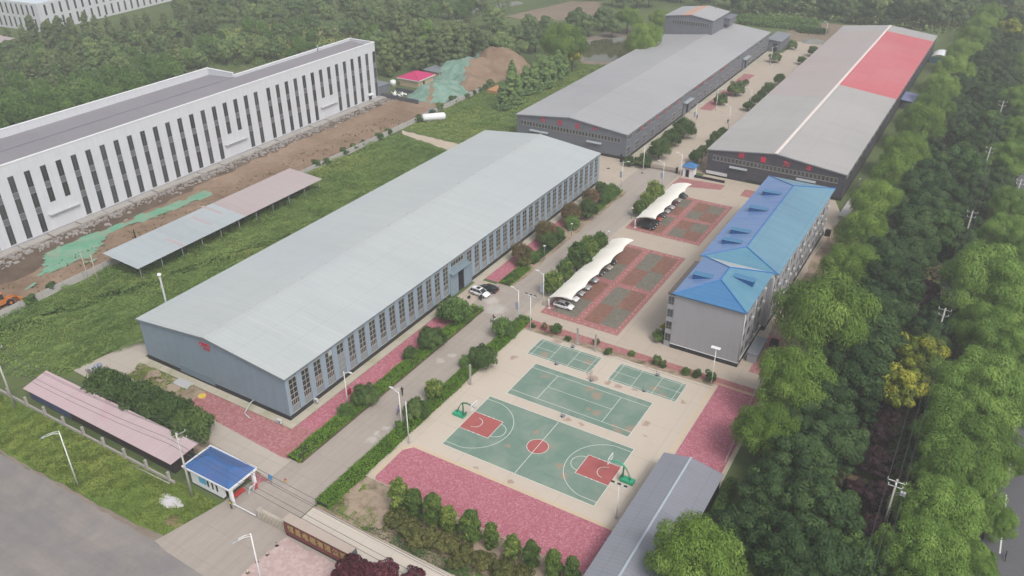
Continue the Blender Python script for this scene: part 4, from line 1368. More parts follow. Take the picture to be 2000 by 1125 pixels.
# things kept in the porch
t = thing('bench', 'dark red bench cluttered with things under the gate house porch', 'bench', (-19.9, -25.8, 0))
MB().box(-20.6, -26.6, .38, -19.7, -24.6, .50).build('seat', M['redp'], t)
for x in (-20.5, -19.8):
    for y in (-26.5, -24.7):
        MB().box(x-.04, y-.04, 0, x+.04, y+.04, .38).build('leg', M['redp'], t)
t = thing('display_board', 'white framed display board leaning outward at the gate house porch', 'display board', (-18.7, -24.4, 0))
mb = MB()
mb.add([(-18.9, -24.9, .15), (-18.3, -24.9, 1.75), (-18.3, -23.7, 1.75), (-18.9, -23.7, .15), (-18.84, -24.9, .12), (-18.24, -24.9, 1.72), (-18.24, -23.7, 1.72), (-18.84, -23.7, .12)],
       [(0, 1, 2, 3), (7, 6, 5, 4), (0, 4, 5, 1), (1, 5, 6, 2), (2, 6, 7, 3), (3, 7, 4, 0)])
mb.build('panel', M['white_cap'], t)
mb = MB()
mb.add([(-18.72, -24.62, .37), (-18.35, -24.62, 1.38), (-18.35, -23.98, 1.38), (-18.72, -23.98, .37)], [(0, 1, 2, 3)])
mb.build('picture', M['canopy'], t)
MB().box(-19.0, -24.8, 0, -18.85, -23.8, .16).build('foot', M['steel'], t)
t = thing('fire_extinguisher_box', 'red box standing beside the white display board at the porch', 'red box', (-18.9, -23.3, 0))
MB().box(-19.2, -23.6, 0, -18.7, -23.05, .85).build('box', M['redp'], t)
MB().box(-19.24, -23.64, .85, -18.66, -23.01, .93).build('lid', M['redp'], t)
t = thing('blue_bin', 'small blue tilted sign board beside the gate house roof corner', 'sign', (-17.6, -21.3, 0))
MB().tube([(-17.6, -21.3, 0), (-17.6, -21.3, 1.3)], .05, 6).build('post', M['steel'], t)
MB().box(-17.95, -21.4, 1.0, -17.25, -21.2, 1.75).build('sign_panel', paint('sign_blue', (.05, .26, .52), .1, 2, 6, .5), t)
t.name = 'sign_board'
t = thing('hydrant', 'small yellow and white hydrant on the brick paving by the gate house', 'hydrant', (-15.9, -19.9, 0))
MB().tube([(-15.9, -19.9, 0), (-15.9, -19.9, .5)], .16, 8).build('body', paint('hydrant_yellow', (.62, .42, .14), .1, 2, 6, .5), t)
MB().ball((-15.9, -19.9, .55), .18).build('cap', M['redp'], t)

# barrier gate
t = thing('barrier_gate', 'white boom barrier lowered across the entrance road from a grey cabinet', 'barrier', (-18.6, -28.0, 0))
MB().box(-18.85, -28.25, 0, -18.45, -27.85, 1.1).build('cabinet', M['conc'], t)
MB().box(-18.45, -28.10, .88, -13.9, -28.0, 1.0).build('boom', M['white_cap'], t)
# folding gate
t = thing('folding_gate', 'pale folding gate drawn back beside the red name wall', 'gate', (-11, -27.4, 0))
for i in range(19):
    x = -13.6+i*.29
    mb = MB()
    mb.box(x, -27.7, .12, x+.07, -27.62, 1.55); mb.box(x, -27.0, .12, x+.07, -26.92, 1.55); mb.box(x, -27.62, 1.47, x+.09, -27.0, 1.56)
    
    mb.build('gate_frame', paint('cream_gate', (.60, .55, .47), .08, 1, 5, .5) if i == 0 else bpy.data.materials['cream_gate'], t)
MB().box(-14.0, -27.75, .05, -13.65, -26.88, 1.7).build('motor_head', M['frame'], t)
MB().box(-13.6, -27.6, .08, -8.2, -27.02, .9).build('lattice', paint('brown_lattice', (.16, .13, .09), .2, 2, 7, .8), t)
# name wall with gold lettering
nw = thing('name_wall', 'long dark red granite name wall with gold lettering at the entrance', 'name wall', (-8.0, -28.0, 0))
M['granite'] = paint('red_granite', (.155, .038, .034), .14, .8, 6, .35)
M['gold'] = paint('gold_lettering', (.36, .27, .115), .12, 2, 8, .45)
MB().box(-8.0, -28.0, .45, 4.4, -26.7, 3.05).build('wall', M['granite'], nw)
MB().box(-8.0, -27.95, 0, 4.4, -26.7, .45).build('plinth', M['plinth'], nw)
MB().box(-8.12, -28.12, 3.05, 4.45, -26.6, 3.16).build('coping', paint('buff_coping', (.42, .35, .30), .12, .9, 5, .8, dirt=(.30, .25, .22)), nw)
MB().box(4.4, -27.9, 0, 4.62, -26.75, 2.9).build('end_pier', paint('blue_grey_end', (.10, .115, .135), .1, 1, 4, .6), nw)
for i, ch in enumerate('恒星电缆有限公司'):
    text_obj('lettering', ch, 1.35, (-6.7+i*1.40, -28.05, 1.8), '-Y', M['gold'], nw, .9)
t = thing('iron_fence', 'black iron fence running on from the red name wall beside the plum trees', 'fence', (4.8, -27.4, 0))
mb = MB()
for i in range(60):
    mb.tube([(4.9+i*.25, -27.3, 0), (4.9+i*.25, -27.3, 1.7)], .02, 4, False)
mb.box(4.9, -27.33, .25, 19.9, -27.27, .31); mb.box(4.9, -27.33, 1.45, 19.9, -27.27, 1.51)
mb.build('railing', M['black'], t)
for x in (6.6, 12.6, 18.6):
    p_ = MB().box(x-.22, -27.6, 0, x+.22, -27.1, 2.3).build('pier', paint('dark_pier', (.06, .065, .08), .1, 1, 4, .7) if x < 7 else bpy.data.materials['dark_pier'], t)
    MB().ball((x, -27.35, 2.45), .22).build('finial', M['white'], p_)
# traffic cones and bollard on the forecourt
def cone(p, body, label):
    t = thing('traffic_cone', label, 'cone', p, group='cones on the entrance forecourt')
    MB().tube([(p[0], p[1], .04), (p[0], p[1], .72)], [.17, .045], 9).build('cone_body', body, t)
    MB().box(p[0]-.22, p[1]-.22, 0, p[0]+.22, p[1]+.22, .05).build('base', M['rubber'], t)
    MB().tube([(p[0], p[1], .36), (p[0], p[1], .50)], [.118, .090], 9).build('band', M['white'], t)
cone(at(541, 1066), M['black'], 'black cone on the forecourt, nearest the red name wall')
cone(at(522, 1084), paint('cone_grey', (.30, .26, .22), .1, 2, 8, .6), 'grey-brown cone on the forecourt, second out from the name wall')
cone(at(502, 1098), paint('cone_orange', (.55, .26, .08), .1, 2, 8, .6), 'orange cone on the forecourt beside the street lamp pole')
cone(at(484, 1119), paint('cone_yellow', (.50, .40, .15), .1, 2, 8, .6), 'yellowish cone at the bottom edge of the forecourt')
# heap of lime on the verge
def heap(name, label, cat, c, rx, ry, h, mat_, n=26, seed=3, rough=.35, kind=None):
    rr = np.random.default_rng(seed)
    mb = MB()
    vs, fs = [], []
    m_ = 9
    ph = rr.uniform(0, 6.28, 6)
    for i in range(m_+1):
        for j in range(n):
            a = 2*PI*j/n
            e = 1+rough*.5*(math.sin(3*a+ph[0])*.4+math.sin(5*a+ph[1])*.3+math.sin(8*a+ph[2])*.2)
            q = i/m_
            z_ = h*(1-q**1.6)*(1+rough*.5*(math.sin(4*a+ph[3]+q*5)+math.sin(7*a+ph[4]-q*7))*.4) if i < m_ else 0
            vs.append((c[0]+rx*q*e*math.cos(a), c[1]+ry*q*e*math.sin(a), max(0, z_)+.01))
    for i in range(m_):
        for j in range(n):
            fs.append((i*n+j, (i+1)*n+j, (i+1)*n+(j+1) % n, i*n+(j+1) % n))
    mb.add(vs, fs, True)
    o = mb.build(name, mat_, None, (c[0], c[1], 0))
    return tag(o, label, cat)
heap('lime_heap', 'flat white heap of lime spilled on the grass verge near the gate', 'lime heap', xy(333, 979), 2.3, 1.15, .12, paint('lime_white', (.52, .50, .52), .12, 1.2, 6, .95, dirt=(.40, .38, .38)), rough=.5)
heap('dirt_patch', 'low bare patch of earth on the verge below the white heap', 'earth patch', xy(340, 1019), 1.6, 1.0, .08, M['dirt'], seed=8, rough=.6)
MBx = MB()
c = xy(452, 771)

# low shed with a faded pink roof and the wall in front of it
ps = thing('long_shed', 'long low shed with a faded pink sheet roof behind the roadside wall', 'shed', (-70.5, -27.8, 0))
M['pink_roof'] = sheet_roof('faded_pink_roof', (.46, .365, .378), 'X', .9, .05, alt=(.47, .33, .35), streak=.20, rough=.55, panel=12, dirt=(.48, .24, .285))
M['blue_sheet'] = sheet_roof('blue_siding', (.040, .065, .155), 'X', .8, .15, alt=(.10, .11, .17), streak=.3, rough=.6, panel=3)
M['dark_sheet'] = paint('dark_brown_siding', (.040, .032, .032), .25, .5, 3, .9, dirt=(.075, .065, .06))
mb = MB(); slab(mb, (-70.6, -28.2, 2.75), (-31.8, -28.2, 2.75), (-31.4, -22.9, 3.35), (-71.2, -23.2, 3.35), .08)
mb.build('roof', M['pink_roof'], ps)
MB().box(-70.2, -27.6, .3, -58.5, -27.5, 2.6).build('siding', M['blue_sheet'], ps)
MB().box(-58.5, -27.6, .3, -32.4, -27.5, 2.6).build('siding', M['dark_sheet'], ps)
MB().box(-70.2, -23.6, 0, -32.4, -23.4, 3.1).build('rear_wall', M['dark_sheet'], ps)
MB().box(-32.6, -27.5, 0, -32.4, -23.6, 2.5).build('end_wall', M['dark_sheet'], ps)
bw = thing('roadside_wall', 'low concrete wall with square posts along the grass verge', 'wall', (-70, -29.1, 0))
MB().box(-90, -29.2, 0, -30.5, -28.95, .55).build('wall', M['conc'], bw)
po = MB().box(-.19, -.19, 0, .19, .19, 1.95).build('post', M['conc'])
for k in range(9):
    put(po, bw, (-74.5+k*5.35, -29.08, 0))
t = thing('timber_beam', 'pale timber beam lying along the wall foot near the gate house', 'beam', (-36, -29.7, 0))
mb = MB(); mb.tube([(-40.0, -29.75, .12), (-31.2, -29.5, .12)], .09, 6); mb.build('beam', M['conc'], t)

# open-sided shed with a grey and pink roof
os_ = thing('canopy_shed', 'open-sided canopy with a half grey, half pink sheet roof on thin posts in the weeds', 'canopy', (-94, 10.3, 0))
M['cs_grey'] = sheet_roof('blue_grey_canopy_roof', (.345, .385, .405), 'Y', .9, .05, alt=(.40, .43, .45), streak=.15, rough=.5, panel=6)
M['cs_pink'] = sheet_roof('pinkish_canopy_roof', (.40, .315, .315), 'Y', .9, .06, alt=(.37, .34, .345), streak=.2, rough=.55, panel=9)
for (a, b, mt) in ((10.2, 42.0, M['cs_grey']), (42.0, 69.8, M['cs_pink'])):
    mb = MB(); slab(mb, (-100.7, a, 4.5), (-88.8, a, 3.75), (-88.8, b, 3.75), (-100.7, b, 4.5), .09)
    mb.build('roof', mt, os_)
mb = MB()
for (x, y, w, l) in ((-95.5, 33.5, 3.2, .8), (-98, 39.0, 3.6, .9), (-92, 22.5, 3.0, .8)):
    z0 = 4.5-(x+100.7)*.75/11.9
    mb.quad((x-w, y, z0+w*.063+.02), (x+w, y, z0-w*.063+.02), (x+w, y+l, z0-w*.063+.02), (x-w, y+l, z0+w*.063+.02))
mb.build('rust_streak', M['cs_pink'], os_)
for x, zt in ((-89.4, 3.7), (-100.0, 4.4)):
    for k in range(11):
        MB().tube([(x, 11.0+k*5.8, 0), (x, 11.0+k*5.8, zt)], .075, 6).build('post', M['steel'], os_)
mb = MB()
for k in range(11):
    mb.tube([(-100.4, 11.0+k*5.8, 4.38), (-89.1, 11.0+k*5.8, 3.66)], .06, 4, False)
mb.build('rafter', M['steel'], os_)

# boundary wall between the weeds and the building site
bw2 = thing('boundary_wall', 'long pale concrete boundary wall between the weeds and the bare dirt', 'wall', (-101.7, 30, 0))
for k in range(42):
    a = -40+k*5.0
    MB().box(-101.8, a+.12, 0, -101.6, a+4.88, 1.75).build('wall_panel', M['conc_wall'], bw2)
for k in range(43):
    MB().box(-101.86, -40+k*5.0-.12, 0, -101.54, -40+k*5.0+.12, 1.92).build('post', M['conc'], bw2)
# iron fence and gate between the front yard and the dark warehouses
fn = thing('dark_fence', 'dark low fence in front of the slate-grey warehouse beside the inner gate', 'fence', (-27, 131.5, 0))
mb = MB(); mb.box(-27.3, 131.3, 0, -18.2, 131.5, .5)
for i in range(30):
    mb.tube([(-27.2+i*.3, 131.4, .5), (-27.2+i*.3, 131.4, 1.9)], .03, 4, False)
mb.box(-27.3, 131.36, 1.75, -18.2, 131.44, 1.83)
mb.build('railing', M['black'], fn)
for x in (-27.2, -22.6, -18.1):
    p_ = MB().box(x-.25, 131.1, 0, x+.25, 131.6, 2.2).build('pier', M['black'], fn)
    MB().ball((x, 131.35, 2.4), .25).build('finial', M['black'], p_)
fg = thing('folding_gate', 'grey-brown folding gate drawn across the inner road between the warehouses', 'gate', (-14, 131.5, 0))
M['gate2'] = paint('brown_gate', (.30, .255, .205), .1, 1, 5, .6)
for i in range(22):
    x = -17.6+i*.35
    mb = MB()
    mb.box(x, 131.1, .1, x+.08, 131.18, 1.4); mb.box(x, 131.7, .1, x+.08, 131.78, 1.4); mb.box(x, 131.18, 1.32, x+.10, 131.7, 1.42); mb.box(x+.08, 131.12, .6, x+.35, 131.17, .7)
    mb.build('gate_frame', M['gate2'], fg)
MB().box(-9.9, 131.0, .05, -9.5, 131.9, 1.7).build('motor_head', M['dark_in'], fg)
gk = thing('gate_kiosk', 'small white kiosk with a blue hipped roof at the inner gate', 'kiosk', (-6.2, 131.5, 0))
MB().box(-7.4, 130.2, 0, -4.4, 133.0, 2.7).build('wall', M['white'], gk)
MB().box(-7.7, 129.9, 2.7, -4.1, 133.3, 2.95).build('eaves', M['redp'], gk)
hip_small(gk, -7.9, -3.9, 129.7, 133.5, 2.96, 4.1, 1.95, M['blue'], M['blue_d'])
MB().box(-7.46, 130.7, .8, -7.40, 132.0, 2.2).build('window', M['glass'], gk)
MB().box(-6.6, 130.14, .05, -5.6, 130.2, 2.2).build('door', M['dark_in'], gk)
mb = MB().box(-4.2, 131.0, 0, 4.6, 131.25, .75)
tag(mb.build('low_wall', M['black'], None, (0, 131, 0)), 'low black wall running from the kiosk along the charcoal warehouse', 'wall')

# white tank lying by the boundary wall
def hz(name, label, cat, a, b, r, mat_, bands=3):
    t = thing(name, label, cat, ((a[0]+b[0])/2, (a[1]+b[1])/2, 0))
    mb = MB()
    A, B = Vector((a[0], a[1], r)), Vector((b[0], b[1], r))
    d = (B-A).normalized()
    mb.tube([A-d*r*.45, A-d*r*.25, A, B, B+d*r*.25, B+d*r*.45], [r*.2, r*.75, r, r, r*.75, r*.2], 16)
    mb.build('shell', mat_, t)
    for f in (.2, .8):
        c_ = A.lerp(B, f)
        n_ = Vector((-d.y, d.x, 0))
        MB().box(c_.x-r*.8, c_.y-r*.5, 0, c_.x+r*.8, c_.y+r*.5, r*.5).build('saddle', M['conc'], t)
    return t
hz('storage_tank', 'white cylindrical tank lying on the grass beside the boundary wall', 'tank', (-100.2, 132.0), (-95.2, 137.0), 1.25, M['white_cap'])
# hut with a magenta roof, grey-roofed hut, water tank
h1 = thing('hut', 'small beige hut with a bright magenta hipped roof beyond the white factory', 'hut', (-128.5, 166, 0))
M['beige'] = paint('beige_render', (.50, .40, .28), .07, .5, 3, .8)
MB().box(-133.2, 161.8, 0, -124.2, 171.0, 2.8).build('wall', M['beige'], h1)
MB().box(-133.9, 161.0, 2.8, -123.5, 171.8, 3.1).build('eaves', M['white'], h1)
hip_small(h1, -133.9, -123.5, 161.0, 171.8, 3.12, 5.0, 4.6, paint('magenta_roof', (.47, .035, .135), .06, .5, 3, .45), paint('dark_magenta', (.28, .02, .08), .06, .5, 3, .5), 'Y')
MB().box(-124.2, 164.6, .1, -124.14, 165.6, 2.1).build('door', M['dark_in'], h1)
h2 = thing('hut', 'plain beige hut with a flat grey roof behind the magenta-roofed one', 'hut', (-127, 178, 0))
MB().box(-130.5, 174.5, 0, -123.8, 183.0, 3.0).build('wall', M['beige'], h2)
mb = MB(); slab(mb, (-131, 174, 3.4), (-123.3, 174, 3.1), (-123.3, 183.6, 3.1), (-131, 183.6, 3.4), .15); mb.build('roof', M['fascia'], h2)
MB().box(-123.8, 177, .1, -123.74, 178, 2.1).build('door', M['dark_in'], h2)
t = thing('water_tank', 'squat white water tank on the grass near the magenta-roofed hut', 'tank', at(768, 168))
p = at(768, 168)
MB().tube([(p[0], p[1], .3), (p[0], p[1], 2.0), (p[0], p[1], 2.3)], [1.15, 1.15, .7], 16).build('shell', M['white_cap'], t)
MB().box(p[0]-1, p[1]-1, 0, p[0]+1, p[1]+1, .3).build('base', M['conc'], t)
mb = MB(); mb.box(-129.6, 146.2, 0, -113, 146.5, 1.5)
mb.box(-129.6, 154.5, 0, -118.5, 154.8, 1.6)
dk = mb.build('dark_screen_wall', paint('slate_screen', (.085, .085, .105), .1, .8, 4, .7), None, (-122, 150, 0))
tag(dk, 'dark slate screen walls at the far corner of the white factory', 'screen wall')
t = thing('lean_to', 'grey lean-to against the far end of the white factory', 'lean-to', (-136, 149, 0))
MB().box(-140, 145.6, 0, -131.5, 153.5, 3.2).build('wall', M['w2_wall'], t)
mb = MB(); slab(mb, (-140.3, 145.4, 3.7), (-131.2, 145.4, 3.4), (-131.2, 153.8, 3.2), (-140.3, 153.8, 3.5), .12); mb.build('roof', M['fascia'], t)
# pile of scrap by the wall: pipes
t = thing('scrap_heap', 'heap of pale scrap pipes lying by the far corner of the white factory', 'scrap', (-126, 151, 0))
rnd = random.Random(3)
for i in range(9):
    a = rnd.uniform(0, PI); x, y = -126+rnd.uniform(-2.4, 2.4), 151+rnd.uniform(-1.6, 1.6); l = rnd.uniform(.8, 2.0)
    MB().tube([(x-l*math.cos(a), y-l*math.sin(a), rnd.uniform(.2, .9)), (x+l*math.cos(a), y+l*math.sin(a), rnd.uniform(.2, .9))], rnd.uniform(.12, .35), 7).build('scrap_pipe', M['white'], t)
# rubble and broken paving along the white factory
rb = MB()
rr = np.random.default_rng(5)
for i in range(1500):
    y = rr.uniform(-40, 146); x = -129.0+abs(rr.normal())*2.0+rr.uniform(0, 3.0)+max(0, (30-y)*.03)
    s = rr.uniform(.12, .5)*(.7 if rr.random() < .7 else 1.3); a = rr.uniform(0, PI); h = rr.uniform(.06, .4)
    c_, s_ = math.cos(a)*s, math.sin(a)*s
    k = rr.uniform(.4, 1)
    q = [(x-c_-s_*k, y-s_+c_*k), (x+c_-s_*k, y+s_+c_*k), (x+c_+s_*k, y+s_-c_*k), (x-c_+s_*k, y-s_-c_*k)]
    rb.prism(q, 0, h)
o = rb.build('rubble', paint('rubble_grey', (.33, .31, .295), .3, .5, 4, .95, dirt=(.20, .17, .15), dirt_at=(.45, .6)), None, (-126, 50, 0))
tag(o, 'broken concrete rubble strewn along the foot of the white factory', 'rubble', kind='stuff')
mb = MB()
for k in range(24):
    y = -40+k*7.8
    mb.box(-129.86, y, .0, -127.4, y+7.4, .28+.1*(k % 3))
tag(mb.build('factory_ledge', M['conc'], None, (-128.6, 50, 0)), 'cracked concrete ledge along the foot of the white factory', 'ledge')
# green debris netting on the dirt
def net(label, poly, seed, m_=None, amp=.35):
    rr = np.random.default_rng(seed)
    xs = [p[0] for p in poly]; ys = [p[1] for p in poly]
    st = .9
    gx, gy = np.arange(min(xs)-st, max(xs)+st, st), np.arange(min(ys)-st, max(ys)+st, st)
    X, Y = np.meshgrid(gx, gy)
    Xf, Yf = X.ravel()+rr.uniform(-.2, .2, X.size), Y.ravel()+rr.uniform(-.2, .2, X.size)
    ins = in_poly(Xf+(fbm(Xf*.3+seed, Yf*.3)-.5)*2.2, Yf+(fbm(Xf*.3, Yf*.3+seed+9)-.5)*2.2, poly)
    Z = .06+np.maximum(0, (fbm(Xf*.45+seed*3, Yf*.45)-.42))*amp*3
    n = X.shape[1]
    mb = MB()
    mp = {}
    for r in range(X.shape[0]-1):
        for c_ in range(n-1):
            ii = (r*n+c_, r*n+c_+1, (r+1)*n+c_+1, (r+1)*n+c_)
            if all(ins[i] for i in ii):
                for i in ii:
                    if i not in mp:
                        mp[i] = len(mb.v); mb.v.append((Xf[i], Yf[i], Z[i]))
                mb.f.append(tuple(mp[i] for i in ii)); mb.k.append(0); mb.sm.append(True)
    o = mb.build('debris_net', m_ or M['net2'], None, (poly[0][0], poly[0][1], 0))
    return tag(o, label, 'netting')
net('long green debris netting spread over the dirt in front of the white factory', [xy(72, 545), xy(82, 500), xy(100, 484), xy(150, 468), xy(262, 424), xy(330, 400), xy(395, 372), xy(428, 380), xy(360, 405), xy(300, 428), xy(225, 455), xy(205, 478), xy(180, 500), xy(120, 525)], 3)
net('small green netting patch on the dirt by the orange wheel loader', [xy(0, 590), xy(72, 549), xy(75, 556), xy(40, 572), xy(10, 580), xy(20, 575), xy(5, 597)], 4)
net('strip of green netting beside the boundary wall near the canopy', [xy(128, 536), xy(200, 497), xy(205, 506), xy(150, 532), xy(128, 542)], 5)
# two mounds of spoil
def mound(name, label, bumps, mat_, net_test, net_mat, step=1.3, seed=1, floor=-.05):
    xs = [b[0] for b in bumps]; ys = [b[1] for b in bumps]
    R_ = max(max(b[2], b[3]) for b in bumps)+2
    gx, gy = np.arange(min(xs)-R_, max(xs)+R_, step), np.arange(min(ys)-R_, max(ys)+R_, step)
    X, Y = np.meshgrid(gx, gy)
    Z = np.zeros_like(X)
    for (x, y, rx, ry, h, rot) in bumps:
        c_, s_ = math.cos(rot), math.sin(rot)
        u, v = ((X-x)*c_+(Y-y)*s_)/rx, (-(X-x)*s_+(Y-y)*c_)/ry
        d = np.sqrt(u*u+v*v)
        Z = np.maximum(Z, h*np.clip(1.12-d**1.5*1.12, 0, 1))
    nz = (fbm(X*.16+seed, Y*.16, 4)-.5)*4.0+(fbm(X*.55+seed, Y*.55, 3)-.5)*1.5
    Z = np.where(Z > .02, np.maximum(Z+nz*np.clip(Z/2.5, 0, 1), .05), floor)
    n = X.shape[1]
    t = thing(name, label, 'spoil heap', (bumps[0][0], bumps[0][1], 0))
    mbs = [MB(), MB()]
    mps = [{}, {}]
    for r in range(X.shape[0]-1):
        for c_ in range(n-1):
            ii = [(r, c_), (r, c_+1), (r+1, c_+1), (r+1, c_)]
            if all(Z[i] <= floor for i in ii):
                continue
            cx, cy = X[r, c_]+step/2, Y[r, c_]+step/2
            k = 1 if net_test(cx, cy, float(Z[r, c_])) else 0
            for q in ((0, 1) if k else (0,)):
                for i in ii:
                    if i not in mps[q]:
                        mps[q][i] = len(mbs[q].v); mbs[q].v.append((X[i], Y[i], Z[i]+.10*q))
                mbs[q].f.append(tuple(mps[q][i] for i in ii)); mbs[q].k.append(0); mbs[q].sm.append(True)
    if mbs[0].v:
        mbs[0].build('earth', mat_, t)
    if mbs[1].v:
        mbs[1].build('net_cover', net_mat, t)
    return t
wob = lambda x, y, s: float(fbm(np.array([x*.22+s]), np.array([y*.22]), 3)[0]-.5)*7
mound('spoil_heap', 'low spoil heap wrapped in green netting beside the boundary wall', [(-112.5, 158.5, 11, 8.5, 3.9, .4), (-115.5, 167, 9, 9, 3.2, .2)], M['dirt'],
      lambda x, y, z: not (abs((x+112.2)+(y-153)*.45+wob(x, y, 4)*.10) < 1.0 and y < 161) and x < -103.5, M['net'], 1.2, 5)
mound('spoil_heap', 'tall brown spoil heap half covered with green netting below the far woods', [(-117, 186, 16, 13, 7.0, .5), (-114, 201, 14, 14, 7.6, .2), (-110, 176, 8, 9, 3.6, .3)], M['dirt'],
      lambda x, y, z: (x+y*.35+wob(x, y, 8)*.8) < -51.0, M['net'], 1.1, 9)
# brick stack near the conifers
t = tag(MB().box(-99, 170, 0, -94, 178, 1.2).build('brick_stack', paint('orange_bricks', (.42, .22, .11), .15, .8, 4, .9), None, (-96.5, 174, 0)), 'stack of orange bricks behind the boundary wall by the narrow trees', 'brick stack')
t = tag(MB().box(-102.9, 138.5, 0, -102.1, 141, 1.5).build('blue_barrel_box', paint('bin_blue', (.03, .22, .42), .1, 1, 4, .5), None, (-102.5, 139.7, 0)), 'small bright blue container tucked behind the boundary wall', 'container')
# wheel loader at the left edge
M['orange'] = paint('loader_orange', (.50, .17, .045), .12, 1, 4, .5)
lc = at(8, 598)
wl = thing('wheel_loader', 'orange wheel loader parked by the boundary wall at the left edge', 'loader', lc, 0)
def mbl(): return MB()
x, y = lc[0], lc[1]
mb = MB(); mb.box(x-.95, y-3.0, .9, x+.95, y-.2, 2.0); mb.box(x-.8, y-.2, .8, x+.8, y+1.6, 1.5); mb.build('body', M['orange'], wl)
mb = MB(); mb.box(x-.75, y-1.2, 2.0, x+.75, y+.1, 3.2); cabo = mb.build('cab', M['glass'], wl)
MB().box(x-.82, y-1.28, 3.2, x+.82, y+.18, 3.34).build('cab_roof', M['orange'], cabo)
for s in (-1, 1):
    for dy in (-2.2, 1.0):
        w_ = MB().tube([(x+s*.75, y+dy, .75), (x+s*1.3, y+dy, .75)], .75, 14, False).build('wheel', M['rubber'], wl)
        MB().tube([(x+s*1.29, y+dy, .75), (x+s*1.33, y+dy, .75)], .35, 10, False).build('rim', M['orange'], w_)
    MB().tube([(x+s*.5, y+.6, 1.7), (x+s*.5, y+2.2, 1.5), (x+s*.5, y+3.1, .7)], .14, 6).build('lift_arm', M['orange'], wl)
mb = MB(); mb.add([(x-1.3, y+2.9, .15), (x+1.3, y+2.9, .15), (x+1.3, y+2.8, 1.15), (x-1.3, y+2.8, 1.15), (x-1.3, y+4.1, .1), (x+1.3, y+4.1, .1)], [(0, 1, 2, 3), (0, 4, 5, 1), (0, 3, 4), (1, 5, 2)]); mb.build('bucket', M['orange'], wl)
# dumpster with rubbish
p = at(190, 733)
t = thing('dumpster', 'open grey dumpster heaped with rubbish beside the weeds', 'dumpster', p)
x, y = p[0], p[1]
mb = MB()
mb.add([(x-1.0, y-.8, .25), (x+1.0, y-.8, .25), (x+1.0, y+.8, .25), (x-1.0, y+.8, .25), (x-1.6, y-1.1, 1.5), (x+1.5, y-1.1, 1.5), (x+1.5, y+1.1, 1.5), (x-1.6, y+1.1, 1.5)],
       [(3, 2, 1, 0), (0, 1, 5, 4), (1, 2, 6, 5), (2, 3, 7, 6), (3, 0, 4, 7)])
mb.build('skip_body', paint('dull_grey_steel', (.38, .37, .36), .12, 1, 4, .6), t)
mb = MB()
for i in range(26):
    mb.ball((x+rnd.uniform(-1.2, 1.2), y+rnd.uniform(-.8, .8), 1.4+rnd.uniform(0, .35)), rnd.uniform(.15, .38), 6, 4)
mb.build('rubbish', paint('pale_rubbish', (.48, .48, .50), .4, 1.2, 3, .9, dirt=(.20, .22, .28), dirt_at=(.45, .55)), t)
mb = MB(); mb.ball((x+.5, y+.7, 2.1), .55, 8, 5, (1, .8, .8)); mb.build('rubbish_bag', paint('blue_grey_bag', (.22, .26, .34), .3, 2, 6, .6), t)
for dx in (-.9, .9):
    MB().tube([(x+dx, y-.9, .14), (x+dx, y-.7, .14)], .14, 8).build('castor', M['rubber'], t)
# concrete lid and yellow manhole by the gable
p = at(358, 750)
tag(MB().box(p[0]-1.9, p[1]-.9, 0, p[0]+1.9, p[1]+.9, .18).build('concrete_slab', paint('pale_slab', (.42, .42, .43), .1, .8, 5, .9), None, p), 'pale concrete slab lying on the soil beside the blue-grey gable', 'slab')
p = at(395, 774)
tag(MB().tube([(p[0], p[1], 0), (p[0], p[1], .14)], .75, 20, False).build('manhole_cover', paint('yellow_cover', (.60, .43, .08), .12, 1.5, 5, .7), None, p), 'round yellow manhole cover beside the weathered brick paving', 'manhole cover')
p = at(545, 826)
def ac_floor(p, label, rz=0):
    t = thing('air_conditioner', label, 'air conditioner', p, rz)
    MB().box(-.5, -.2, .25, .5, .2, .95).build('casing', M['ac'], None)
    return t
for p, lab in ((at(546, 828), 'white air conditioner unit standing at the blue-grey warehouse corner'), (at(617, 787), 'white air conditioner unit on the apron beside the warehouse windows'), (at(928, 538), 'white air conditioner unit beside the big warehouse doorway')):
    t = thing('air_conditioner', lab, 'air conditioner', p)
    x, y = p[0], p[1]
    cs_ = MB().box(x-.5, y-.22, .22, x+.5, y+.22, 1.0).build('casing', M['ac'], t)
    MB().tube([(x+.2, y-.23, .6), (x+.2, y-.20, .6)], .28, 12, False).build('fan_grille', M['fascia'], cs_)
    for dx in (-.4, .4):
        MB().box(x+dx-.05, y-.22, 0, x+dx+.05, y+.22, .22).build('foot', M['black'], t)
for q, lb in (((925, 608), 'dark round manhole cover in the road near the bright doorway shrub'), ((989, 556), 'dark round manhole cover at the road edge beside the far bed'), ((1188, 329), 'dark round manhole cover on the concrete before the slate-grey warehouse'), ((1254, 338), 'dark round manhole cover at the foot of the lamp by the dark fence')):
    p = at(*q)
    tag(MB().tube([(p[0], p[1], 0), (p[0], p[1], .05)], .45, 16, False).build('manhole_cover', M['plinth'], None, p), lb, 'manhole cover')
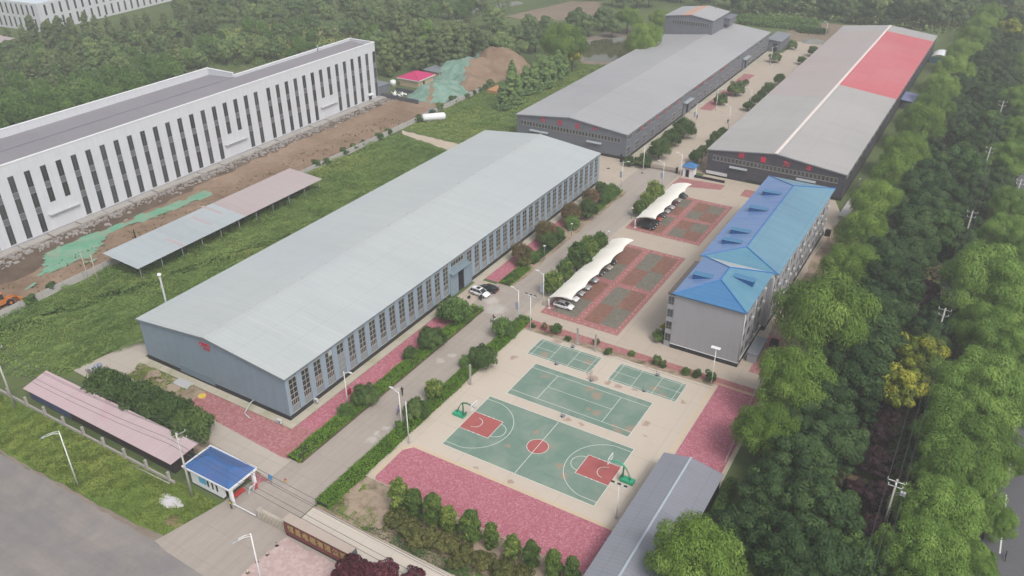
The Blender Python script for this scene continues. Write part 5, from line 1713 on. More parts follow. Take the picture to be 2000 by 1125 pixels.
# three covered heaps beyond the warehouses
heap('covered_heap', 'low grey covered heap at the far end of the road between the warehouses', 'covered heap', (-13.5, 309), 5.0, 5.5, 1.3, paint('grey_tarpaulin', (.23, .235, .22), .25, .6, 4, .8), seed=12)
t = thing('side_building', 'low dark annex at the far corner of the slate-grey warehouse', 'annex', (-25, 286, 0))
MB().box(-27, 283.4, 0, -22, 299, 4.2).build('wall', M['w2_wall'], t)
mb = MB(); slab(mb, (-27.6, 283, 5.0), (-21.4, 283, 4.4), (-21.4, 299.4, 4.4), (-27.6, 299.4, 5.0), .12); mb.build('roof', M['fascia'], t)
MB().box(-24.8, 283.3, .1, -23.0, 283.4, 3.4).build('door', M['dark_in'], t)
t = thing('lean_to', 'small violet-blue lean-to roof beside the charcoal warehouse among the trees', 'lean-to', (38, 231, 0))
MB().box(36, 227, 0, 39, 237, 2.6).build('wall', M['w3_wall'], t)
mb = MB(); slab(mb, (35.5, 226.6, 3.3), (40.3, 226.6, 2.8), (40.3, 237.4, 2.8), (35.5, 237.4, 3.3), .1); mb.build('roof', paint('violet_blue_sheet', (.20, .215, .38), .08, .5, 3, .5), t)
t = thing('arched_shelter', 'white arched shelter past the far corner of the charcoal warehouse', 'shelter', (40, 300, 0))
mb = MB()
pr = [(36+3.6*(1-math.cos(a)), 1.2+2.6*math.sin(a)) for a in np.linspace(0, PI, 14)]
for (a, b) in zip(pr, pr[1:]):
    mb.quad((a[0], 296, a[1]), (b[0], 296, b[1]), (b[0], 306, b[1]), (a[0], 306, a[1]))
mb.build('arched_roof', M['white_cap'], t)
MB().box(36.1, 296.2, 0, 43.1, 296.3, 2.6).build('front', paint('teal_front', (.05, .12, .16), .1, .6, 3, .6), t)
MB().box(42, 318, 0, 49, 322, .4)
tag(MB().box(41, 312, 0, 48, 315, .5).build('pale_platform', M['conc_wall'], None, (44, 313, 0)), 'pale low platform behind the white arched shelter', 'platform')
# far white building upper left, on its own axes
c0, c1, c2 = Vector(at(70, 8, 13.0)).xy, Vector(at(112, -1, 13.0)).xy, Vector(at(-2, -3.5, 13.0)).xy
d1 = (c1-c0).normalized()
d2 = Vector((-d1.y, d1.x))
if d2.dot(c2-c0) < 0:
    d2 = -d2
fb = thing('far_white_building', 'large white industrial building with narrow windows behind the far trees', 'factory', (c0.x, c0.y, 0))
LA, LB = 150.0, 90.0
q = [c0, c0+d1*LA, c0+d1*LA+d2*LB, c0+d2*LB]
MB().prism([tuple(p) for p in q], 0, 13.0).build('wall', M['white_wall'], fb)
qi = [c0+d1*.6+d2*.6, c0+d1*(LA-.6)+d2*.6, c0+d1*(LA-.6)+d2*(LB-.6), c0+d1*.6+d2*(LB-.6)]
MB().prism([tuple(p) for p in qi], 13.0, 13.12).build('roof', paint('pale_blue_roof', (.56, .62, .68), .05, .05, .5, .5), fb)
def fwin(orig, d, nrm, s, z0, z1, w=1.1):
    a, b = orig+d*s, orig+d*(s+w)
    n_ = nrm*.06
    mb = MB()
    mb.prism([tuple(a), tuple(b), tuple(b+n_), tuple(a+n_)], z0, z1)
    mb.build('window', M['wf_glass'], fb)
for i in range(28):
    fwin(c0, d1, -d2, 3.5+i*4.2, 7.2, 12.0)
    fwin(c0, d1, -d2, 3.5+i*4.2, 1.0, 5.8)
for i in range(14):
    fwin(c0, d2, -d1, 3.0+i*3.6, 7.2, 12.0)
    fwin(c0, d2, -d1, 3.0+i*3.6, 1.0, 5.8)
t = thing('low_outhouse', 'low pinkish-roofed outhouse at the upper left edge', 'outhouse', at(3, 92))
p = at(3, 92)
MB().box(p[0]-8, p[1]-3, 0, p[0]+3, p[1]+4, 2.6).build('wall', M['beige'], t)
mb = MB(); slab(mb, (p[0]-9, p[1]-4, 2.7), (p[0]+4, p[1]-4, 2.7), (p[0]+4, p[1]+5, 3.4), (p[0]-9, p[1]+5, 3.4), .1); mb.build('roof', M['cs_pink'], t)
for q_, lab in (((1748, 8), 'red-roofed house half hidden in the far trees at the top right'), ((1790, 14), 'second red-roofed house in the far trees, with the brighter roof')):
    p = at(*q_)
    t = thing('farm_house', lab, 'house', p)
    MB().box(p[0]-6, p[1]-4, 0, p[0]+6, p[1]+4, 3.2).build('wall', M['beige'], t)
    hip_small(t, p[0]-6.6, p[0]+6.6, p[1]-4.6, p[1]+4.6, 3.2, 5.2, 3.5, paint('brick_red_tiles', (.42, .13, .10), .15, .5, 3, .7) if q_[0] < 1760 else paint('bright_red_tiles', (.50, .17, .14), .15, .5, 3, .7), M['conc'])
# ------------------------------------------------------------------ carports and cars
M['membrane'] = paint('white_membrane', (.77, .745, .68), .05, .3, 2, .6)
def carport(label, y0, y1, nb):
    t = thing('carport', label, 'carport', (-5.2, y0, 0))
    nx, per = 10, 10
    n = nb*per
    vs, fs = [], []
    for j in range(n+1):
        y = y0+(y1-y0)*j/n
        ph = (j % per)/per
        sag = math.sin(PI*ph) if j < n else 0
        for i in range(nx+1):
            q = i/nx
            x = -5.75+5.55*q
            z = 2.55+1.35*math.sin(q*PI*.62)-.10*q
            x2 = x-(.50*sag*q**3)+(.22*sag*(1-q)**3)
            vs.append((x2, y, z-.16*sag*math.sin(PI*min(1, q*1.1))+(.0)))
    for j in range(n):
        for i in range(nx):
            a = j*(nx+1)+i
            fs.append((a, a+1, a+nx+2, a+nx+1))
    m_ = len(vs)
    vs2 = vs+[(v[0], v[1], v[2]-.035) for v in vs]
    fs2 = fs+[(f[3]+m_, f[2]+m_, f[1]+m_, f[0]+m_) for f in fs]
    mb = MB().add(vs2, fs2, True)
    mb.build('membrane_roof', M['membrane'], t)
    for k in range(nb+1):
        y = y0+(y1-y0)*k/nb+(.12 if k == 0 else -.12 if k == nb else 0)
        pts = [(-5.5, y, 0), (-5.6, y, 1.6), (-5.62, y, 2.35)]
        mb = MB().tube(pts, [.17, .14, .12], 8)
        mb.tube([(-5.62, y, 2.3), (-4.2, y, 3.25), (-2.4, y, 3.62), (-.45, y, 3.52)], [.12, .10, .08, .05], 8)
        mb.build('bent_post', M['white'], t)
        MB().box(-5.8, y-.25, 0, -5.2, y+.25, .12).build('base_plate', M['white'], t)
    return t
carport('white membrane carport nearer the sports courts, with a white car at its open end', 47.0, 78.6, 5)
carport('white membrane carport farther off, with a black car at its near end', 92.0, 117.2, 5)

def car_paint(name, c, metal=.0):
    t = NT(name)
    t.b.inputs['Coat Weight'].default_value = .5
    t.b.inputs['Coat Roughness'].default_value = .12
    n = t.noise(1.2, 3)
    return t.out(t.mix(n, sc(c, .93), sc(c, 1.05)), .35, metal, .4)
M['cg'] = glass_mat('car_glass', (.02, .024, .028), .06, .3)
M['lamp_glass'] = paint('headlamp_glass', (.62, .64, .66), .1, 3, 8, .15, spec=.6)
M['tail'] = paint('tail_lamp_red', (.35, .02, .02), .1, 3, 8, .25)
M['rim'] = paint('alloy_rim', (.42, .43, .44), .1, 3, 8, .35, .6)
def make_car(label, cat, paint_m, kind='sedan', extra=None):
    """front towards +x, origin on the ground under its middle"""
    t = thing('parked_car', label, cat)
    suv = kind == 'suv'
    Lf, W2, H = (2.34, .93, 1.70) if suv else (2.30, .89, 1.46)
    zb, zh = (.30, 1.02) if suv else (.24, .90)
    zt = zh+(.02 if suv else .04)
    st = [(-Lf, .48, zt-.34, .66), (-Lf+.10, zb+.06, zt-.12, .80), (-Lf+.42, zb, zt-.01, W2-.02), (-1.2, zb, zt, W2), (0, zb, zt, W2), (.9, zb, zt-.02, W2), (1.55, zb, zh-.06, W2-.02), (Lf-.35, zb+.02, zh-.17, W2-.06), (Lf-.08, zb+.06, zh-.34, .74), (Lf, .42, zh-.44, .58)]
    vs, fs = [], []
    for (x, b, h, w) in st:
        ring = [(-w+.12, b), (-w, b+.10), (-w-.005, (b+h)/2), (-w+.03, h-.07), (-w+.16, h), (0, h+.035), (w-.16, h), (w-.03, h-.07), (w+.005, (b+h)/2), (w, b+.10), (w-.12, b)]
        vs += [(x, y, z) for y, z in ring]
    r_ = 11
    for i in range(len(st)-1):
        for j in range(r_):
            a, b = i*r_+j, i*r_+(j+1) % r_
            fs.append((a, b, b+r_, a+r_))
    fs.append(tuple(range(r_-1, -1, -1)))
    fs.append(tuple((len(st)-1)*r_+j for j in range(r_)))
    MB().add(vs, fs, True).build('body', paint_m, t)
    # glasshouse
    if suv:
        gs = [(-2.22, zt-.02, .80, 0), (-1.95, H-.14, .66, 1), (-1.3, H-.05, .68, 1), (.1, H-.05, .68, 1), (.42, H-.12, .66, 1), (1.22, zt-.05, .80, 0)]
    else:
        gs = [(-1.95, zt-.02, .76, 0), (-1.15, H-.08, .60, 1), (-.7, H-.03, .62, 1), (.05, H-.03, .62, 1), (.35, H-.09, .60, 1), (1.2, zt-.06, .76, 0)]
    vs, fs = [], []
    xb0, xb1 = gs[0][0], gs[-1][0]
    n = len(gs)
    for (x, z, w, k) in gs:
        vs += [(x, -w, z), (x, w, z)]
    for i in range(n-1):
        fs.append((2*i, 2*i+1, 2*i+3, 2*i+2))
    o = len(vs)
    wb = W2-.09
    bs = [(g[0] if g[3] == 0 else g[0], zt-.06) for g in gs]
    for (x, z) in bs:
        vs += [(x, -wb, z), (x, wb, z)]
    for i in range(n-1):
        fs.append((o+2*i, 2*i, 2*i+2, o+2*i+2))
        fs.append((2*i+1, o+2*i+1, o+2*i+3, 2*i+3))
    MB().add(vs, fs).build('windows', M['cg'], t)
    # roof skin and pillars
    mb = MB()
    tp = [g for g in gs if g[3]]
    vs, fs = [], []
    for (x, z, w, k) in tp:
        vs += [(x, -w-.02, z-.02), (x, -w+.10, z+.025), (x, w-.10, z+.025), (x, w+.02, z-.02)]
    for i in range(len(tp)-1):
        for j in range(3):
            a = i*4+j
            fs.append((a, a+1, a+5, a+4))
    mb.add(vs, fs, True)
    for s in (-1, 1):
        for (a, b) in ((0, 1), (n-1, n-2)):
            g0, g1 = gs[a], gs[b]
            mb.tube([(g0[0], s*(wb-.03), g0[1]), (g1[0], s*g1[2], g1[1])], .045, 5)
        for x in ((-.55, ) if not suv else (-.45, -1.35)):
            mb.tube([(x, s*(wb+.0), zt-.02), (x, s*tp[0][2], H-.08)], .035, 5)
    if suv:
        for s in (-1, 1):
            mb.tube([(-1.8, s*.60, H+.0), (.2, s*.60, H+.0)], .03, 5)
    mb.build('roof', paint_m, t)
    for sx in (-1.36, 1.38):
        for s in (-1, 1):
            R_ = .37 if suv else .33
            w_ = MB().tube([(sx, s*(W2-.19), R_), (sx, s*(W2+.015), R_)], R_, 16, False).build('wheel', M['rubber'], t)
            MB().tube([(sx, s*(W2+.0), R_), (sx, s*(W2+.025), R_)], R_*.62, 12, False).build('rim', M['rim'], w_)
    for s in (-1, 1):
        mb = MB(); mb.ball((Lf-.16, s*.58, zh-.33), .17, 8, 6, (.7, 1.0, .5)); mb.build('headlight', M['lamp_glass'], t)
        mb = MB(); mb.box(-Lf-.01, s*.48, zt-.42, -Lf+.14, s*.74, zt-.22); mb.build('tail_light', M['tail'], t)
        mb = MB(); mb.ball((.82, s*(W2+.09), zt+.06), .10, 7, 5, (.7, 1, .7)); mb.build('wing_mirror', paint_m, t)
    MB().box(Lf-.10, -.42, .38, Lf+.015, .42, .56).build('grille', M['rubber'], t)
    MB().box(-Lf-.012, -.26, .52, -Lf+.05, .26, .64).build('number_plate', M['canopy'], t)
    if extra:
        extra(t, zt, H)
    return t
CW = car_paint('car_white', (.72, .73, .74)); CS = car_paint('car_silver', (.40, .41, .42), .3); CB = car_paint('car_black', (.012, .012, .014))
CG = car_paint('car_dark_grey', (.06, .062, .068)); CR = car_paint('car_red', (.30, .045, .03)); CT = car_paint('car_champagne', (.36, .33, .28), .3); CM = car_paint('car_maroon', (.085, .018, .02))
def sunroof(t, zt, H):
    MB().box(-.85, -.46, H-.03, .05, .46, H-.012).build('sunroof', M['cg'], t)
o = make_car('white sport utility car with dark sunroof parked by the warehouse doorway', 'car', CW, 'suv', sunroof)
o.location = (-21.0, 44.3, 0); o.rotation_euler = (0, 0, -.06)
def boot(t, zt, H):
    mb = MB().box(-2.33, -.62, .55, -2.24, .62, .80)
    mb.build('boot_lining', paint('wine_red_lining', (.16, .02, .03), .15, 3, 8, .6), t)
    mb = MB()
    slab(mb, (-1.75, -.74, zt+.16), (-1.75, .74, zt+.16), (-2.55, .74, zt+.62), (-2.55, -.74, zt+.62), .06)
    mb.build('boot_lid', CB, t)
o = make_car('black saloon car with its boot lid open, parked beside the white one', 'car', CB, 'sedan', boot)
o.location = (-20.4, 46.9, 0); o.rotation_euler = (0, 0, PI-.04)
cars = {}
def park(y, pm, kind, label, group, x=-3.1, jitter=0):
    key = (pm.name, kind)
    if key not in cars:
        cars[key] = make_car(label, 'car', pm, kind)
        c = cars[key]
    else:
        c = copy_tree(cars[key], label=label)
    c.location = (x, y, 0)
    c.rotation_euler = (0, 0, jitter)
    c['group'] = group
g1, g2 = 'cars under the nearer carport', 'cars under the farther carport'
for y, pm, kd, lb, x in (
    (48.9, CW, 'sedan', 'white hatchback at the near open end of the nearer carport', -2.95),
    (52.5, CW, 'sedan', 'white car second from the near end of the nearer carport', -3.5),
    (55.3, CS, 'sedan', 'silver car third from the near end of the nearer carport', -3.6),
    (58.2, CS, 'sedan', 'silver car fourth from the near end of the nearer carport', -3.5),
    (61.8, CS, 'suv', 'silver car at the middle of the nearer carport, fifth from its near end', -3.5),
    (65.5, CG, 'sedan', 'dark grey car between two lighter ones under the nearer carport', -3.8),
    (68.7, CT, 'suv', 'champagne-coloured car near the far end of the nearer carport', -3.3),
    (71.8, CB, 'sedan', 'black car farthest along the nearer carport', -3.7)):
    park(y, pm, kd, lb, g1, x, rnd.uniform(-.03, .03))
for y, pm, kd, lb, x in (
    (93.4, CB, 'suv', 'black car at the near open end of the farther carport', -3.0),
    (96.2, CB, 'sedan', 'black car between the end car and the red one under the farther carport', -3.2),
    (98.9, CR, 'sedan', 'red car under the farther carport', -3.3),
    (101.4, CG, 'sedan', 'dark grey car just past the red one under the farther carport', -3.3),
    (104.3, CS, 'sedan', 'silver car before the middle of the farther carport', -3.3),
    (107.1, CS, 'suv', 'larger silver car past the middle of the farther carport', -3.2),
    (110.0, CM, 'sedan', 'maroon car under the farther carport', -3.4),
    (112.4, CT, 'sedan', 'champagne-coloured car under the farther carport', -3.4),
    (116.0, CG, 'sedan', 'dark car sticking out at the far end of the farther carport', -2.9)):
    park(y, pm, kd, lb, g2, x, rnd.uniform(-.03, .03))

# ------------------------------------------------------------------ lamps, posts and masts
M['lampw'] = paint('lamp_white', (.72, .73, .73), .05, 1, 5, .4)
M['bann'] = paint('lamp_banner', (.40, .42, .48), .25, 2.2, 7, .6, dirt=(.20, .24, .34), dirt_at=(.45, .55))
M['lens'] = paint('lamp_lens', (.62, .62, .61), .04, 2, 6, .3)
def yard_lamp(p, s, label, banner=False, h=7.6):
    t = thing('street_lamp', label, 'street lamp', p, group='white lamps along the yard roads')
    x, y = p[0], p[1]
    MB().tube([(x, y, 0), (x, y, h*.5), (x, y, h)], [.11, .09, .06], 8).build('pole', M['lampw'], t)
    MB().box(x-.22, y-.22, 0, x+.22, y+.22, .10).build('base_plate', M['steel'], t)
    a = MB().tube([(x, y, h-.35), (x+s*.5, y, h-.10), (x+s*1.15, y, h+.22)], [.05, .045, .04], 6).build('arm', M['lampw'], t)
    mb = MB(); mb.ball((x+s*1.55, y, h+.30), .5, 10, 6, (1.0, .38, .22)); mb.build('lamp_head', M['lens'], t)
    if banner:
        MB().box(x-.78, y-.03, 2.9, x-.10, y+.03, 4.6).build('banner', M['bann'], t)
lamps = [((680, 794), 1, 'white street lamp at the near corner of the pale-roofed warehouse', False),
    ((785, 835), -1, 'white street lamp in the hedge beside the basketball court', False),
    ((1013, 629), -1, 'white bannered street lamp where the clipped hedge ends', True),
    ((1061, 595), -1, 'white bannered street lamp at the near end of the nearer carport', True),
    ((1256, 333), 1, 'white street lamp behind the dark fence at the slate-grey warehouse corner', False),
    ((1214, 366), 1, 'white bannered street lamp at the far corner of the pale-roofed warehouse', True),
    ((1293, 368), -1, 'white bannered street lamp beside the shrub at the far end of the farther carport', True),
    ((1328, 351), -1, 'white street lamp right beside the blue-roofed kiosk', False),
    ((1357, 245), 1, 'white street lamp with a blue plate past the round shrubs of the slate-grey warehouse', True),
    ((1398, 216), 1, 'white street lamp by the small tree in the brick bed of the slate-grey warehouse', False),
    ((1463, 216), -1, 'white street lamp at the shrub row along the charcoal warehouse', False),
    ((1422, 252), -1, 'white street lamp close to the left eave of the charcoal warehouse', False),
    ((1504, 128), 1, 'white street lamp near the far doorway of the slate-grey warehouse', False),
    ((1611, 78), -1, 'white street lamp beyond the far left corner of the charcoal warehouse', False)]
for p, s, lb, bn in lamps:
    yard_lamp(at(*p), s, lb, bn)
def road_lamp(p, label, h=10.8):
    t = thing('road_lamp', label, 'street lamp', p, group='tall lamps along the public road')
    x, y = p[0], p[1]
    MB().tube([(x, y, 0), (x, y, h*.5), (x, y, h)], [.13, .10, .07], 8).build('pole', M['lampw'], t)
    MB().tube([(x, y, h-.5), (x-.3, y-.9, h-.05), (x-.55, y-1.7, h-.05)], [.05, .05, .04], 6).build('arm', M['lampw'], t)
    MB().tube([(x, y, h-.1), (x-.3, y-.8, h+.18), (x-.62, y-1.6, h+.12)], [.04, .04, .03], 6).build('arm', M['lampw'], t)
    mb = MB(); mb.ball((x-.72, y-2.0, h-.02), .42, 10, 6, (.5, 1.1, .25)); mb.build('lamp_head', M['canopy'], t)
road_lamp(at(152, 947), 'tall white road lamp on the grass verge between the road and the pink shed')
road_lamp((-3.5, -36.9, 0), 'tall white road lamp on the forecourt before the red name wall')
# floodlight posts and bare concrete posts round the courts
def flood(p, h, label, kind):
    t = thing('floodlight_post', label, 'floodlight post', p, group='floodlight posts round the courts')
    x, y = p[0], p[1]
    MB().tube([(x, y, 0), (x, y, h)], [.10, .06], 8).build('pole', M['lampw'], t)
    MB().box(x-.25, y-.25, 0, x+.25, y+.25, .12).build('base_plate', M['conc'], t)
    if kind == 'bar':
        MB().box(x-1.3, y-.05, h, x+1.3, y+.05, h+.10).build('cross_bar', M['lampw'], t)
        for k in (-1, 0, 1):
            b = MB().box(x+k*1.0-.26, y-.30, h+.10, x+k*1.0+.26, y+.12, h+.28).build('floodlight', M['dark_in'], t)
            MB().box(x+k*1.0-.28, y-.32, h+.08, x+k*1.0+.28, y-.30, h+.30).build('rim', M['lampw'], b)
    elif kind == 'panel':
        mb = MB(); slab(mb, (x-.95, y-.25, h+.1), (x+.75, y-.25, h+.1), (x+.75, y+.25, h+.3), (x-.95, y+.25, h+.3), .06); mb.build('solar_panel', M['lens'], t)
flood(at(799, 865), 8.6, 'white post at the plaza corner inside the hedge', 'none')
flood(at(1036, 643), 7.9, 'white floodlight post with a bar of three lamps at the hedge corner', 'bar')
flood(at(1389, 752), 8.0, 'white post with a tilted panel in front of the grey dormitory gable', 'panel')
flood(at(1204, 1012), 6.6, 'slender post with a bar of three dark lamps beside the right hoop', 'bar')
def cpost(p, h, label):
    t = thing('concrete_post', label, 'post', p, group='grey posts round the courts')
    x, y = p[0], p[1]
    MB().box(x-.16, y-.14, 0, x+.16, y+.14, h).build('shaft', M['conc'], t)
    MB().box(x-.30, y-.26, 0, x+.30, y+.26, .35).build('footing', M['conc'], t)
cpost(at(1127, 673), 3.9, 'left one of two grey posts standing in the strip between car park and courts')
cpost(at(1162, 686), 4.0, 'right one of two grey posts standing in the strip between car park and courts')
cpost(at(919, 751), 4.4, 'lone grey post by the hedge beside the tennis court')
def garden_lamp(p, label):
    t = thing('garden_lamp', label, 'garden lamp', p, group='low garden lamps along the road')
    x, y = p[0], p[1]
    MB().tube([(x, y, 0), (x, y, 3.0)], [.07, .05], 7).build('pole', M['fascia'], t)
    MB().tube([(x, y, 2.95), (x, y, 3.1), (x, y, 3.25)], [.12, .34, .10], 12).build('lamp_head', M['lens'], t)
garden_lamp((-17.4, 66.5, 0), 'low garden lamp between the brown-tinged shrubs, nearer one')
garden_lamp((-17.4, 80.3, 0), 'low garden lamp between the brown-tinged shrubs, farther one')
garden_lamp(at(1187, 474), 'low garden lamp at the far end of the nearer carport')
garden_lamp(at(1233.5, 428), 'low garden lamp at the near end of the farther carport')
# net posts with weights
def net_post(p, label):
    t = thing('net_post', label, 'net post', p, group='movable net posts on the courts')
    x, y = p[0], p[1]
    MB().tube([(x, y, 0), (x, y, 1.45)], .045, 7).build('upright', M['fascia'], t)
    MB().box(x-.1, y-.30, 0, x+.55, y+.30, .32).build('weight_box', M['fascia'], t)
    for s in (-1, 1):
        MB().tube([(x+.2, y+s*.33, .16), (x+.2, y+s*.38, .16)], .16, 9).build('wheel', M['rubber'], t)
for p, lb in (((1097, 813), 'movable net post between the basketball and tennis courts'), ((1153, 743), 'movable net post on the far side of the tennis court'),
              ((1282, 733), 'movable net post near the outer edge of the right badminton court'), ((1256, 763), 'movable net post below the right badminton court'),
              ((1117, 678), 'movable net post on the far edge of the left badminton court'), ((1085, 711), 'movable net post on the near edge of the left badminton court')):
    net_post(at(*p), lb)
# basketball hoops
M['hoop_g'] = paint('hoop_green', (.035, .34, .19), .10, 1, 5, .45)
M['hoop_d'] = paint('hoop_dark_green', (.045, .17, .10), .10, 1, 5, .5)
t_ = NT('backboard_glass')
M['board'] = t_.out((.62, .68, .66), .1, 0, .5)
t_.b.inputs['Alpha'].default_value = .35
def hoop(cx, s, cy, label):
    t = thing('basketball_hoop', label, 'basketball hoop', (cx, cy, 0), group='basketball hoops')
    X = lambda q: cx+s*q
    mb = MB(); mb.box(X(-1.15), cy-.55, .08, X(1.05), cy+.55, .62); mb.build('base', M['hoop_g'], t)
    for q in (-.9, .8):
        for w in (-.45, .45):
            MB().tube([(X(q), cy+w-.04, .08), (X(q), cy+w+.04, .08)], .08, 8).build('castor', M['rubber'], t)
    mb = MB(); mb.box(X(.95), cy-.5, .62, X(1.10), cy+.5, .95); mb.build('padding', M['hoop_d'], t)
    MB().tube([(X(.75), cy, .6), (X(.72), cy, 1.8), (X(.68), cy, 2.95)], [.17, .15, .13], 6, False).build('mast', M['hoop_d'], t)
    MB().tube([(X(.30), cy, 2.62), (X(.75), cy, 3.05), (X(1.6), cy, 3.30), (X(2.5), cy, 3.18), (X(3.1), cy, 3.02)], [.09, .15, .15, .11, .07], 6, False).build('arm', M['hoop_d'] if s > 0 else M['hoop_g'], t)
    for w in (-.16, .16):
        MB().tube([(X(-.55), cy+w, .6), (X(-.1), cy+w*.8, 1.9), (X(.35), cy+w*.5, 2.66)], .05, 6).build('stay', M['hoop_d'], t)
    b = MB().box(X(3.02), cy-.9, 2.88, X(3.06), cy+.9, 3.93).build('backboard', M['board'], t)
    mb = MB()
    for a in ((-.92, 2.86, .92, 2.92), (-.92, 3.89, .92, 3.95)):
        mb.box(X(3.0), cy+a[0], a[1], X(3.08), cy+a[2], a[3])
    for w in (-.92, .86):
        mb.box(X(3.0), cy+w, 2.92, X(3.08), cy+w+.06, 3.89)
    mb.build('board_frame', M['white_cap'], b)
    mb = MB()
    mb.tube([(X(3.32)+.225*math.cos(a), cy+.225*math.sin(a), 3.05) for a in np.linspace(0, 2*PI, 17)], .022, 6)
    mb.box(X(3.06), cy-.06, 3.0, X(3.14), cy+.06, 3.08)
    mb.build('rim', M['redp'], t)
    mb = MB()
    for k in range(8):
        a = 2*PI*k/8
        mb.tube([(X(3.32)+.22*math.cos(a), cy+.22*math.sin(a), 3.04), (X(3.32)+.12*math.cos(a+.5), cy+.12*math.sin(a+.5), 2.65)], .008, 4)
    mb.build('net', M['white'], t)
hoop(-1.6, 1, 7.7, 'green basketball hoop on a box base at the left end of the court')
hoop(30.1, -1, 7.4, 'green basketball hoop with white backboard at the right end beside the shed')
# flue beside the warehouse and bamboo frame in the weeds
t = thing('flue', 'tall galvanised flue beside the left wall of the pale-roofed warehouse', 'flue', (-63.9, -1.3, 0))
MB().tube([(-63.9, -1.3, 0), (-63.9, -1.3, 14.6)], .20, 10).build('shaft', M['steel'], t)
MB().tube([(-63.9, -1.3, 14.55), (-63.9, -1.3, 14.75), (-63.9, -1.3, 15.0)], [.20, .42, .36], 12).build('cowl', M['white_cap'], t)
for p, lb in ((at(177, 559), 'left one of two pale wooden poles standing in the weeds by the boundary wall'), (at(195, 560), 'right one of two pale wooden poles standing in the weeds by the boundary wall')):
    tag(MB().tube([(p[0], p[1], 0), (p[0]-.1, p[1], 8.2)], [.12, .08], 7).build('timber_pole', paint('pale_timber', (.42, .37, .30), .12, 1, 5, .9) if 'pale_timber' not in bpy.data.materials else bpy.data.materials['pale_timber'], None, p), lb, 'pole', 'pale poles in the weeds')
p = at(275, 440)
tag(MB().tube([at(266, 470), (at(266, 470)[0], at(266, 470)[1], 3.0)], [.2, .12], 6).build('stump', M['dark_in'], None, at(266, 470)), 'dark bare stump standing on the dirt behind the canopy', 'stump')
# power lines
M['pole_c'] = paint('concrete_pole', (.46, .445, .41), .10, .8, 5, .9)
M['wire'] = paint('wire_grey', (.075, .075, .08), .1, 1, 4, .6)
def pole(x, y, h, label, arms, grp, i_=1):
    t = thing('utility_pole', label, 'utility pole', (x, y, 0), group=grp)
    MB().tube([(x, y, 0), (x, y, h)], [.20, .11], 9).build('shaft', M['pole_c'], t)
    for (z, w, dx, dy) in arms:
        a = MB().tube([(x-w*dx, y-w*dy, z), (x+w*dx, y+w*dy, z)], .055, 4, False).build('cross_arm', M['steel'] if i_ else M['white'], t)
        for f in (-1, .15, 1):
            MB().tube([(x+w*f*dx, y+w*f*dy, z+.07), (x+w*f*dx, y+w*f*dy, z+.38)], [.07, .05], 7).build('insulator', M['white_cap'], a)
    return t
for i, (y, lb) in enumerate(((14.4, 'concrete utility pole with a double white crossarm among the purple plums, lowest in the picture'), (66.4, 'concrete utility pole beside the purple tree halfway along the trees'), (115.5, 'concrete utility pole between dark trees level with the dormitory\'s far end'),
                            (163, 'concrete utility pole in the trees level with the middle of the charcoal warehouse'), (210, 'concrete utility pole farthest up the tree strip on the right'))):
    t = pole(66.2, y, 12.0, lb, [(11.6, 1.15, 1, 0), (10.7, .9, 1, 0)] if i == 0 else [(11.6, 1.05, 1, 0), (10.4, .8, 1, 0)], 'utility poles through the right-hand trees', 0 if i == 0 else 1)
    if i == 0:
        MB().box(66.1, 14.3-.55, 11.55, 66.3, 14.5-.35, 11.66).build('brace', M['white_cap'], t)
        mb = MB(); mb.tube([(66.2, 14.4, 9.2), (67.4, 14.2, 9.8)], .05, 5); mb.tube([(66.2, 14.4, 9.7), (67.6, 14.2, 10.2)], .05, 5); mb.box(67.0, 14.0, 9.8, 67.7, 14.5, 10.3); mb.build('switch_gear', M['steel'], t)
pole(74.6, 142.0, 12.0, 'concrete utility pole by the right edge of the picture above the willows', [(11.6, 1.0, 1, 0), (10.6, .8, 1, 0)], 'utility poles through the right-hand trees')
pole(-25.9, -29.6, 12.6, 'pale utility pole with two crossarms in front of the gate house', [(12.2, 1.35, .25, .97), (11.0, 1.35, .25, .97)], 'utility poles along the road')
pole(-70.8, -30.4, 12.6, 'pale utility pole at the left edge beside the end of the pink shed', [(12.2, 1.35, .25, .97)], 'utility poles along the road')
def wire(pts, label, sag=1.0, grp='power lines', r=.028):
    mb = MB()
    for a, b in zip(pts, pts[1:]):
        a, b = Vector(a), Vector(b)
        mb.tube([a.lerp(b, q)-Vector((0, 0, sag*4*q*(1-q))) for q in np.linspace(0, 1, 13)], r, 4, False, False)
    tag(mb.build('power_line', M['wire'], None, (pts[0][0], pts[0][1], 0)), label, 'power line', grp)
for f, nm in ((-1, 'left'), (.15, 'middle'), (1, 'right')):
    wire([(66.2+1.1*f, y, 11.98) for y in (-70, 14.4, 66.4, 115.5, 163, 210, 300)], nm+' power line of the three running through the right-hand trees', 1.0, 'power lines over the trees', .030)
for k, (f, z) in enumerate(((-1, 12.58), (.15, 12.58), (1, 12.58), (-1, 11.38), (1, 11.38))):
    dx, dy = 1.35*.25*f, 1.35*.97*f
    lb = ['upper power line nearest the road above the pink shed', 'middle upper power line above the pink shed', 'upper power line farthest from the road above the pink shed', 'lower power line nearest the road above the pink shed', 'lower power line farthest from the road above the pink shed'][k]
    wire([(-115+dx, -31+dy, z), (-70.8+dx, -30.4+dy, z), (-25.9+dx, -29.6+dy, z), (66+dx, -31.5+dy, z)], lb, .9, 'power lines along the road', .034)
